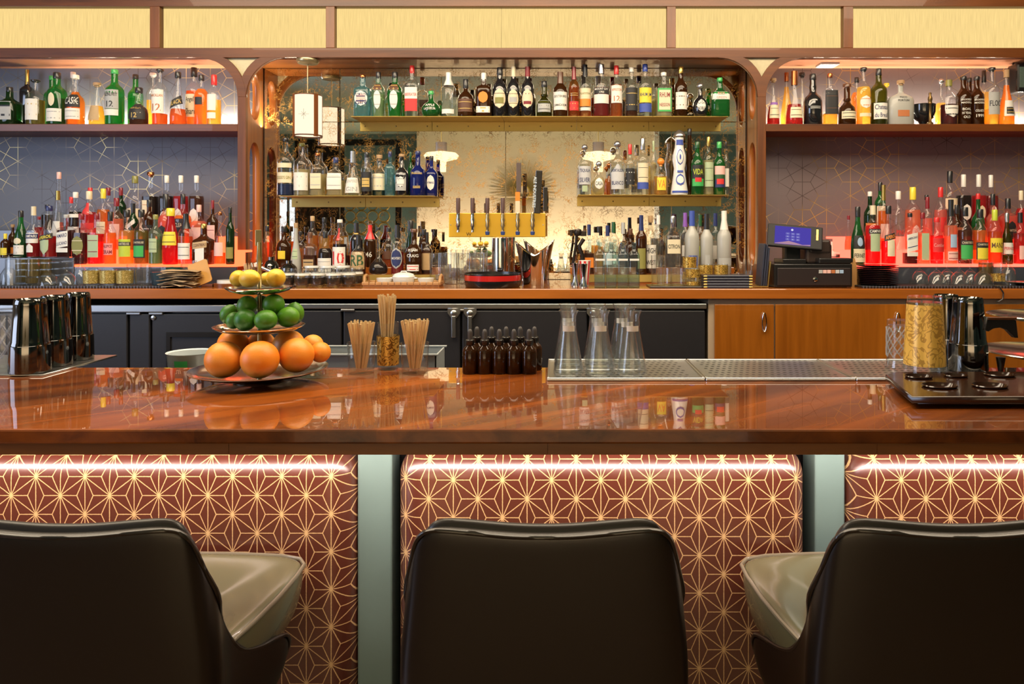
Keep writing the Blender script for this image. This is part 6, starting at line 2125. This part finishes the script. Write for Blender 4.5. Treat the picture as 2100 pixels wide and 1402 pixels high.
# ------------------------------------------------------------------ on the front bar: drip trays
Z0 = ZBAR
ya, yb = D_on(776.5, Z0 + .006), D_on(737, Z0 + .006)
seams = [X_at(1121, ya), X_at(1447, ya), X_at(1756, ya), X_at(2070, ya)]
t = thing('drip_tray', 'long perforated steel drip tray set along the back of the bar', 'drip tray', (seams[0], ya, Z0))
PERF = plain('drip_hole', (.02, .022, .022), .6)
for i, (a, b) in enumerate(zip(seams, seams[1:])):
    xa, xb_ = a - seams[0], b - seams[0]
    pl = obj('plate', box(xa + .001, xb_ - .001, 0, yb - ya, .0, .006, .0015, 1), t, mat=STEEL)
    hs = []
    b_ = bmesh.new()
    nxh = int((xb_ - xa - .05) / .016)
    for r in range(9):
        yy = .022 + r * (yb - ya - .044) / 8
        for c in range(nxh):
            xx = xa + .028 + c * .016 + (.008 if r % 2 else 0)
            vv = [b_.verts.new((xx + dx, yy + dy, .0064)) for dx, dy in ((-.0058, 0), (-.002, -.0040), (.002, -.0040), (.0058, 0), (.002, .0040), (-.002, .0040))]
            b_.faces.new(vv)
    h_ = obj('drip_slots', b_, pl, mat=PERF)
    h_['kind'] = 'stuff'
    for (q0, q1, y0, y1) in ((xa, xb_, 0, .010), (xa, xb_, yb - ya - .010, yb - ya), (xa, xa + .008, .010, yb - ya - .010), (xb_ - .008, xb_, .010, yb - ya - .010)):
        obj('rim', box(q0 + .001, q1 - .001, y0, y1, .006, .0085, .001, 1), pl, mat=STEEL)

# flasks
ZF = Z0 + .0066
g = 'conical glass flasks on the drip tray'
fl0 = thing('conical_flask', 'conical glass flask, front row nearest the dropper bottles', 'flask', (0, 0, 0), group=g)
fp = [(0, 0), (.034, 0), (.0385, .005), (.038, .012), (.0225, .100), (.0195, .118), (.019, .148), (.0235, .160), (.025, .1635), (.0235, .1635), (.0175, .149), (.018, .118), (.021, .100), (.0363, .013), (.034, .006), (0, .005)]
obj('body', lathe(fp, 32), fl0, mat=CLEAR)
obj('label', patch([(0, .0205), (1, .0198)], .14, 1.0, 2, 1, .80, .90, .75, 'rect', .0004), fl0, mat=paper('white'))
obj('facets', lathe([(.0355, .012), (.034, .020), (.0345, .024), (.031, .034), (.0318, .038), (.028, .050)], 12), fl0, mat=CLEAR)
first = True
names = [['nearest the dropper bottles', 'middle', 'nearest the empty tray'], ['nearest the dropper bottles', 'middle', 'nearest the empty tray'], ['nearest the dropper bottles', 'middle', 'nearest the empty tray']]
for r, (D, rn) in enumerate(((D_on(768, ZF), 'front row'), (D_on(768, ZF) + .085, 'second row'), (D_on(768, ZF) + .170, 'rear row'))):
    for c, px in enumerate((1166, 1231, 1296)):
        x = X_at(px, D_on(768, ZF))
        if r and c == 2:
            x -= .006 * r
        if D + .04 > yb:
            D = yb - .045
        o = fl0 if first else copy_tree(fl0)
        first = False
        o.location = (x, D, ZF)
        o['label'] = 'conical glass flask, %s %s' % (rn, names[r][c])

# dropper bottles
g = 'amber dropper bottles on the bar'
AMB = thin_glass('amber_bottle_glass', (.16, .055, .012), body=.3, rough=.05, edge=.8)
d0 = thing('dropper_bottle', 'amber dropper bottle', 'bottle', (0, 0, 0), group=g)
obj('body', lathe([(0, 0), (.0185, 0), (.0205, .003), (.0205, .056), (.017, .066), (.010, .072), (.0085, .078), (0, .078)], 20), d0, mat=AMB)
obj('liquid', lathe([(0, .003), (.0185, .004), (.0185, .054), (0, .054)], 16), d0, mat=liquid('dark'))
obj('collar', lathe([(.0105, .074), (.0115, .075), (.0115, .087), (.009, .089), (0, .089)], 16), d0, mat=BLACK)
obj('dropper_bulb', lathe([(.0068, .088), (.0062, .094), (.0068, .106), (.0045, .114), (0, .116)], 14), d0, mat=plain('grey_rubber_bulb', (.05, .043, .042), .5))
first = True
wd = ('nearest the straws', 'second from the straws', 'third from the straws', 'fourth from the straws', 'nearest the flasks')
for rn, D, pxs in (('front row ', D_on(765, Z0), (964, 994, 1024, 1054, 1085)), ('back row ', D_on(765, Z0) + .052, (978, 1008, 1038, 1067, 1096))):
    for i, px in enumerate(pxs):
        o = d0 if first else copy_tree(d0)
        first = False
        o.location = (X_at(px, D), D, Z0)
        o['label'] = 'amber dropper bottle, ' + rn + wd[i]

# straw glasses
STR = plain('wheat_straw', (.68, .42, .17), .5, var=.35, scale=30)
STR2 = plain('pale_wheat_straw', (.80, .58, .30), .5, var=.25, scale=30)
HOLE = plain('straw_hole', (.20, .10, .03), .7)


def straw_mesh(L_):
    return lathe([(.0025, 0), (.0025, L_), (.0016, L_), (.0016, L_ - .01)], 7)


sm = straw_mesh(.125)
sm2 = straw_mesh(.135)
random.seed(11)


def straw_glass(px, base, w, ytop, ystraw, n, label, gold=False, L_=None, tallglass=False, group=None):
    D = D_on(base, Z0) + w * 1.85 / F / 2
    R_ = w * D / F / 2
    h = Z_at(ytop, D) - Z0
    t = thing('straw_glass', label, 'glass', (X_at(px, D), D, Z0))
    obj('body', tumbler(R_ * .92, R_, h, .0018, .012), t, mat=CLEAR)
    if gold:
        obj('gold_sleeve', lathe([(R_ * .94 + .0006, h * .10), (R_ * .99 + .0006, h * .72)], 28), t, mat=GPAT)
    top = Z_at(ystraw, D) - Z0
    zb = .014
    i = 0
    rings = [(0, 1)] + [(.28, 6), (.52, 11), (.75, 16)]
    for rr, cnt in rings:
        for k in range(cnt):
            if i >= n:
                break
            a = 2 * PI * k / cnt + rr * 3 + random.uniform(-.1, .1)
            rb_ = rr * (R_ * .92 - .0055)
            spread = 1.55 if not gold else 1.75
            zt_ = top * random.uniform(.95, 1.0) - .004 * rr
            # straight rod staying inside the rim circle at rim height
            rim = rr * (R_ - .0045)
            k_ = (rim - rb_ * .55) / max(h - zb, .01)
            r_top = rb_ * .55 + k_ * (zt_ - zb)
            tw = .35
            p0 = Vector((rb_ * .55 * math.cos(a - tw), rb_ * .55 * math.sin(a - tw), zb))
            p1 = Vector((r_top * math.cos(a), r_top * math.sin(a), zt_))
            v = (p1 - p0)
            o = obj('wheat_straw', sm if not gold else sm2, None, (0, 0, 0), STR if i % 2 else STR2)
            L0 = .125 if not gold else .135
            q = v.to_track_quat('Z', 'Y')
            o.rotation_euler = q.to_euler()
            o.scale = (1, 1, v.length / L0)
            o.location = Vector(t.location) + p0
            tag(o, group, 'straw', group)
            i += 1
    return t


straw_glass(741, 770, 57, 701, 655, 30, 'short clear glass of wheat straws beside the fruit stand', group='wheat straws in the glass beside the fruit stand')
straw_glass(851, 770, 58, 702, 652, 34, 'short clear glass of wheat straws beside the dropper bottles', group='wheat straws in the glass beside the dropper bottles')
straw_glass(796, 760, 46, 661, 601, 28, 'tall gold sleeved glass of wheat straws between two short ones', True, group='wheat straws in the tall gold sleeved glass')

# ------------------------------------------------------------------ fruit stand
DFS = 1.862
t = thing('fruit_stand', 'three tier silver fruit stand on the bar', 'stand', (X_at(532, DFS), DFS, Z0))
SIL = plain('polished_silver', (.62, .58, .52), .12, metal=1.0)
sfs = F / DFS
zpl = [Z_at(757, DFS) - Z0, Z_at(670, DFS) - Z0, Z_at(591, DFS) - Z0]
rpl = [135 / sfs, 89 / sfs, 66 / sfs]
for z, r in zip(zpl, rpl):
    obj('plate', lathe([(0, z - .012), (r * .6, z - .012), (r * .86, z - .006), (r, z + .002), (r * 1.005, z + .004), (r * .99, z + .004), (r * .84, z - .003), (r * .6, z - .009), (0, z - .009)], 48), t, mat=SIL)
obj('foot', lathe([(0, 0), (.060, 0), (.062, .004), (.040, .007), (.022, .012), (.018, zpl[0] - .012), (0, zpl[0] - .012)], 32), t, mat=SIL)
obj('post', lathe([(0, zpl[0] - .010), (.0065, zpl[0] - .010), (.005, zpl[0] + .01), (.005, zpl[2] + .06), (.007, zpl[2] + .065), (.0055, zpl[2] + .115), (0, zpl[2] + .118)], 12), t, mat=plain('tarnished_brass', (.40, .33, .16), .3, metal=.8))
hz = zpl[2] + .118
obj('handle', join_meshes([(box_mesh(-.009, .004, -.004, .004, hz - .012, hz + .028, .001), None)]), t, mat=plain('tarnished_brass', (.40, .33, .16), .3, metal=.8))


def fruit_mat(name, c1, c2, pore=160):
    m, nt, out = newmat(name)
    L = nt.links.new
    tc = N(nt, 'ShaderNodeTexCoord')
    oi = N(nt, 'ShaderNodeObjectInfo')
    nz = N(nt, 'ShaderNodeTexNoise', noise_dimensions='4D')
    setin(nz, Scale=14.0, Detail=2.0)
    L(tc.outputs['Object'], nz.inputs['Vector'])
    L(M(nt, 'MULTIPLY', oi.outputs['Random'], 50.0), nz.inputs['W'])
    mr = N(nt, 'ShaderNodeMapRange')
    setin(mr, From_Min=.35, From_Max=.65)
    L(nz.outputs['Fac'], mr.inputs['Value'])
    mx = N(nt, 'ShaderNodeMixRGB')
    mx.inputs[1].default_value = c1 + (1,)
    mx.inputs[2].default_value = c2 + (1,)
    L(mr.outputs[0], mx.inputs[0])
    b = N(nt, 'ShaderNodeBsdfPrincipled')
    setin(b, Roughness=.42)
    b.inputs['Subsurface Weight'].default_value = .12
    b.inputs['Subsurface Radius'].default_value = (.01, .004, .001)
    L(mx.outputs[0], b.inputs['Base Color'])
    vo = N(nt, 'ShaderNodeTexVoronoi')
    setin(vo, Scale=float(pore) * 2.2)
    L(tc.outputs['Object'], vo.inputs['Vector'])
    bp = N(nt, 'ShaderNodeBump')
    setin(bp, Strength=.25, Distance=.0006)
    L(vo.outputs['Distance'], bp.inputs['Height'])
    L(bp.outputs[0], b.inputs['Normal'])
    L(b.outputs[0], out.inputs[0])
    return m


MO = fruit_mat('orange_peel', (.90, .26, .015), (.95, .38, .05))
MLI = fruit_mat('lime_peel', (.028, .16, .008), (.12, .33, .015))
MLE = fruit_mat('lemon_peel', (.86, .50, .02), (.92, .62, .06))


def fruit(name, px, py, rpx, D, mat, label, grp, elong=1.0, rot=(0, 0, 0), cat=None):
    s = F / D
    r = rpx / s
    pr = []
    n = 16
    for i in range(n + 1):
        a = PI * i / n
        z = -math.cos(a) * r * elong
        q = math.sin(a) * r
        if elong > 1.1:
            q *= 1 - .10 * abs(math.cos(a)) ** 3
            if i in (0, n):
                z *= 1.08
        pr.append((max(q, 0), z))
    t = thing(name, label, cat or name, (X_at(px, D), D, Z_at(py, D)), group=grp)
    t.rotation_euler = rot
    obj('peel', lathe(pr, 28), t, mat=mat)
    obj('stem_scar', lathe([(0, r * elong * 1.0 - .0006), (.0030, r * elong * .998 - .0008), (.0034, r * elong - .002)][::-1], 10), t, mat=plain('scar_brown', (.20, .16, .04), .7))
    return t


def fz_rest(tier, r):
    """centre height of a fruit of radius r resting on the plate of a tier"""
    return Z0 + zpl[tier] - .008 + r


random.seed(5)
go = 'oranges on the bottom tier'
oranges = [(459, 737, 37.5, 1.775, 'large orange on the bottom tier, outermost on the tin side', (1.5, .5, .3)), (533, 737, 38.5, 1.765, 'large orange at the front of the bottom tier', (1.35, .15, .1)),
           (608, 728, 35.5, 1.825, 'large orange at the front right of the bottom tier', (.6, .9, 0)), (657, 722, 21, 1.875, 'small orange at the bottom tier rim nearest the straws', (0, .4, 0)),
           (641, 708, 22, 1.935, 'small orange behind the outer rim one', (0, .4, 0)), (478, 706, 31, 1.925, 'orange behind the outermost large one', (.3, 0, 0)),
           (535, 708, 29, 1.955, 'orange right behind the stand post', (.3, 0, 0)), (592, 708, 32, 1.925, 'dull orange behind the front right one', (.3, 0, 0))]
for px, py, r, D, lb, ro in oranges:
    D2_ = D
    rr = r * D / F
    o = fruit('orange', px, py, r, D, MO, lb, go, 1.0, ro)
gl_ = 'limes on the middle tier'
limes = [(503, 656, 22, 1.805, 'lime at the front of the middle tier, directly left of centre', 1.05, (.3, .2, 0)), (545, 656, 21, 1.80, 'yellowish lime at the front of the middle tier', 1.1, (.2, 1.4, .3)),
         (591, 650, 21, 1.84, 'dark lime at the front right of the middle tier', 1.1, (.2, 1.3, 0)), (603, 643, 20, 1.90, 'lime at the rim of the middle tier nearest the straws', 1.2, (.2, .2, 0)),
         (480, 657, 16, 1.835, 'smallest lime on the middle tier', 1.1, (0, .3, 0)), (470, 644, 18, 1.885, 'lime at the middle tier rim nearest the tins', 1.15, (0, .5, 0)),
         (507, 626, 20, 1.84, 'round lime piled upper left of the post', 1.0, (.2, .2, 0)), (561, 625, 22, 1.85, 'dark green lime piled upper right of the post', 1.05, (.6, .4, 0)),
         (536, 622, 17, 1.92, 'lime half hidden behind the post', 1.0, (0, 0, 0))]
for px, py, r, D, lb, el, ro in limes:
    fruit('lime', px, py, r, D, MLI, lb, gl_, el, ro)
glm = 'lemons on the top tier'
lemons = [(512, 571, 18.5, 1.815, 'lemon at the front of the top tier', 1.38, (.25, 1.45, -.3)), (566, 570, 19, 1.835, 'lemon on the top tier with its tip turned forward', 1.22, (1.15, .5, .2)),
          (489, 571, 17, 1.875, 'lemon at the top tier rim toward the tins', 1.15, (1.0, .8, 0)), (548, 573, 15, 1.90, 'lemon mostly hidden behind the post', 1.2, (.2, 1.4, 0))]
for px, py, r, D, lb, el, ro in lemons:
    fruit('lemon', px, py, r, D, MLE, lb, glm, el, ro)


# ------------------------------------------------------------------ shaker tins
def tin(px, base, wpx, label, grp, D=None, z=Z0, H=None, mat=BLACKST):
    D = D or D_on(base, z)
    R_ = wpx * D / F / 2
    H = H or .190
    s = .37 * H
    t = thing('shaker_tin', label, 'shaker', (X_at(px, D), D, z), group=grp)
    obj('lower_tin', lathe([(0, .002), (R_ * .94, 0), (R_ * .99, .001), (R_, .004), (R_ * .97, s - .004), (R_ * .965, s), (R_ * .93, s + .001)], 36), t, mat=mat)
    obj('upper_tin', lathe([(R_ * .935, s - .004), (R_ * .94, s + .004), (R_ * .90, s + .01), (R_ * .76, H - .016), (R_ * .77, H - .013), (R_ * .745, H - .004), (R_ * .70, H), (R_ * .66, H - .003), (0, H - .003)], 36), t, mat=mat)
    return t


# board the tins stand on
pts = [(X_at(-70, D_on(731, Z0)), D_on(731, Z0)), (X_at(240, D_on(731, Z0)), D_on(731, Z0)), (X_at(87, D_on(772, Z0)), D_on(772, Z0)), (X_at(-70, D_on(772, Z0)), D_on(772, Z0))]
me = extrude_poly(pts, .005, (), 'z')
o = obj('tin_tray', me, None, (0, 0, Z0 + .0027), STEEL)
tag(o, 'corner of a thin steel tray under the dark shaker tins', 'tray')
g = 'dark chrome shaker tins at the left end'
ZTN = Z0 + .0055
tin(62, 768, 76, 'dark chrome shaker tin pair nearest the left picture edge', g, D=1.945, z=ZTN)
tin(112, 757, 66, 'dark chrome shaker tin pair between its two neighbours', g, D=2.045, z=ZTN)
tin(160, 746, 58, 'dark chrome shaker tin pair farthest along the steel tray', g, D=2.14, z=ZTN)
g = 'dark chrome shaker tins behind the brown tray'
tin(1985, 762, 75, 'dark chrome shaker tin pair behind the brown wells tray', g, z=Z0 + .0092, D=1.945)
tin(1940, 757, 62, 'dark chrome shaker tin pair half hidden by the gold pint glass', g, D=2.036, z=Z0 + .0092)


# cut crystal mixing glasses
def crystal(px, D, z, R_, h, label):
    t = thing('mixing_glass', label, 'mixing glass', (X_at(px, D), D, z))
    obj('body', flip(tumbler(R_ * .98, R_, h, .003, .014), h), t, mat=CLEAR)
    cuts = []
    for sgn in (-1, 1):
        for i in range(10):
            a0 = i * 2 * PI / 10
            path = []
            for k in range(9):
                f = k / 8
                a = a0 + sgn * f * 1.5
                path.append(((R_ + .0006) * math.cos(a), (R_ + .0006) * math.sin(a), h * (.22 + .62 * f)))
            cuts.append((tube(path, .0016, 4), None))
    o = obj('diamond_cuts', join_meshes(cuts), t, mat=thin_glass('cut_edge_glass', (.92, .94, .98), body=.25))
    o['kind'] = 'stuff'
    obj('rim_flare', lathe([(R_ * 1.0, .02), (R_ * 1.12, .004), (R_ * 1.15, 0), (R_ * 1.10, 0), (R_ * .97, .018)], 28), t, mat=CLEAR)
    return t


crystal(14, 1.975, ZTN, .036, .160, 'diamond cut mixing glass at the left picture edge')
crystal(1846, 2.00, Z0 + .0090, .034, .125, 'diamond cut mixing glass beside the gold pint glass')
# gold scroll pint glass
DPG = 1.865
t = thing('pint_glass', 'gold scroll patterned pint glass standing upside down', 'glass', (X_at(1896, DPG), DPG, Z0 + .0262))
RB = 41 * DPG / F
HG = Z_at(607, DPG) - Z0 - .0262
obj('body', flip(tumbler(RB * .80, RB, HG, .002, .014), HG), t, mat=CLEAR)
GPAT2 = gold_pattern()
GPAT2.name = 'gold_scroll_sleeve'
for n_ in GPAT2.node_tree.nodes:
    if n_.type == 'MIX_RGB':
        n_.inputs[1].default_value = (.82, .50, .10, 1)
        n_.inputs[2].default_value = (.50, .27, .05, 1)
    if n_.type == 'TEX_NOISE':
        n_.inputs['Scale'].default_value = 26
    if n_.type == 'BSDF_PRINCIPLED':
        n_.inputs['Metallic'].default_value = .15
obj('gold_sleeve', lathe([(RB * .985, HG * .07), (RB * .835, HG * .89)], 36), t, mat=GPAT2)

# brown lacquer tray with wells
pp = [(1818, 768), (1872, 812), (2300, 812), (2300, 762), (1840, 762)]
ZW = Z0 + .0262
pts = [(X_at(a, D_on(b, ZW)), D_on(b, ZW)) for a, b in pp]
LAC = plain('brown_lacquer', (.022, .007, .003), .16, coat=0.25)
t = thing('wells_tray', 'glossy dark brown lacquer tray with round wells', 'tray', (pts[0][0], pts[0][1], Z0 + .0092))
ox, oy = t.location.x, t.location.y
wells = []
wl = []
for a, b, r in ((1884, 774, .030), (1960, 772, .026), (2050, 770, .034), (1927, 793, .036), (2030, 793, .036)):
    D = D_on(b, ZW)
    wl.append((X_at(a, D) - ox, D - oy, r))
inner_pts = [(x - ox, y - oy) for x, y in pts]
holes = [[(x + r * math.cos(q * PI / 12), y + r * .8 * math.sin(q * PI / 12)) for q in range(24)] for x, y, r in wl]
obj('deck', extrude_poly(inner_pts, .010, holes, 'z', .0025), t, (0, 0, .0095), LAC)
obj('underside', extrude_poly([(x * .98 + .01, y) for x, y in inner_pts], .003, (), 'z'), t, (0, 0, .0016), LAC)
for (x, y, r) in wl:
    obj('well', lathe([(0, -.010), (r * .7, -.009), (r * .98, .004), (r * 1.06, .007), (r * 1.0, .009), (r * .9, .002), (r * .6, -.007), (0, -.008)][::1], 28, 2, 1, .8), t, (x, y, .0135), LAC)
# tiered serving stand at the right
DS = 1.99
t = thing('serving_stand', 'silver two tier serving plates with a black curved bracket', 'stand', (X_at(2150, DS), DS, Z0))
for py, rp in ((648, 112), (722, 128)):
    z = Z_at(py, DS) - Z0
    r = rp * DS / F
    obj('plate', lathe([(0, z - .016), (r * .5, z - .014), (r * .85, z - .006), (r, z + .002), (r * .985, z + .004), (r * .83, z - .003), (0, z - .010)], 40), t, mat=plain('silver_plate', (.55, .58, .55), .15, metal=1.0))
obj('post', lathe([(0, 0), (.05, 0), (.05, .004), (.008, .01), (.006, Z_at(630, DS) - Z0), (0, Z_at(628, DS) - Z0)], 16), t, mat=CHROME)
hx = lambda px: X_at(px, DS - .13) - X_at(2150, DS)
hz_ = lambda py: Z_at(py, DS - .13) - Z0
pts2 = [(2022, 650), (2080, 657), (2084, 691), (2078, 691), (2062, 675), (2048, 670), (2034, 672), (2024, 678), (2018, 676)]
obj('bracket', extrude_poly([(hx(a), hz_(b)) for a, b in pts2], .012, (), 'y', .001), t, (0, -.13, 0), BLACK)
obj('bracket_arm', tube([(hx(2078), -.13, hz_(656)), (hx(2110), -.05, hz_(653))], .005, 6), t, mat=BLACK)
obj('bracket_top', box(hx(2022), hx(2082), -.138, -.122, hz_(655), hz_(650), .001), t, mat=W_FRAME)
obj('leg', lathe([(0, 0), (.004, 0), (.012, .050), (0, .052)], 8), t, (X_at(2052, DS - .085) - X_at(2150, DS), -.085, 0), BLACK)

# ------------------------------------------------------------------ behind the bar: underbar ledge with tub and tray
zl = .90
o = thing('underbar_ledge', 'steel underbar work ledge just behind the bar counter', 'counter', (-.2, D2, 0))
obj('top', box(-2.4, 2.6, .02, .36, zl - .03, zl, .004), o, mat=STEEL)
for x in (-2.3, -1.0, .3, 1.6, 2.5):
    obj('leg', box(x, x + .04, .30, .34, 0, zl - .03), o, mat=STEEL)
Dn = 2.19
t = thing('plastic_tub', 'translucent white plastic tub behind the oranges', 'tub', (X_at(392, Dn), Dn, zl))
zr = Z_at(723, Dn) - zl
obj('tub', lathe([(0, 0), (.045, 0), (.065, zr), (.068, zr + .003), (.062, zr), (.043, .004), (0, .004)], 32, 2, 1.0), t, mat=plain('milky_plastic', (.55, .60, .62), .3, coat=.2))
obj('green_mark', patch([(0, .045), (1, .065)], zr, 1.0, 2, 1, .70, .92, .3, 'rect', .0006), t, mat=paper('green'))
t = thing('grey_bin', 'long pale grey plastic bin behind the straw glasses', 'bin', (X_at(775, Dn), Dn, zl))
hw = (X_at(893, Dn) - X_at(640, Dn)) / 2
zr = Z_at(722, Dn) - zl
GB = plain('grey_plastic', (.30, .33, .34), .4)
obj('bin', join_meshes([(box_mesh(-hw, hw, -.06, -.055, 0, zr, .001), None), (box_mesh(-hw, hw, .095, .10, 0, zr, .001), None), (box_mesh(-hw, -hw + .005, -.06, .10, 0, zr, .001), None),
                        (box_mesh(hw - .005, hw, -.06, .10, 0, zr, .001), None), (box_mesh(-hw, hw, -.06, .10, 0, .004, .001), None)]), t, mat=GB)
obj('rim', join_meshes([(box_mesh(-hw - .006, hw + .006, -.066, -.054, zr, zr + .005, .001), None), (box_mesh(-hw - .006, hw + .006, .094, .106, zr, zr + .005, .001), None)]), t, mat=GB)
print('OBJECTS', len(bpy.data.objects))
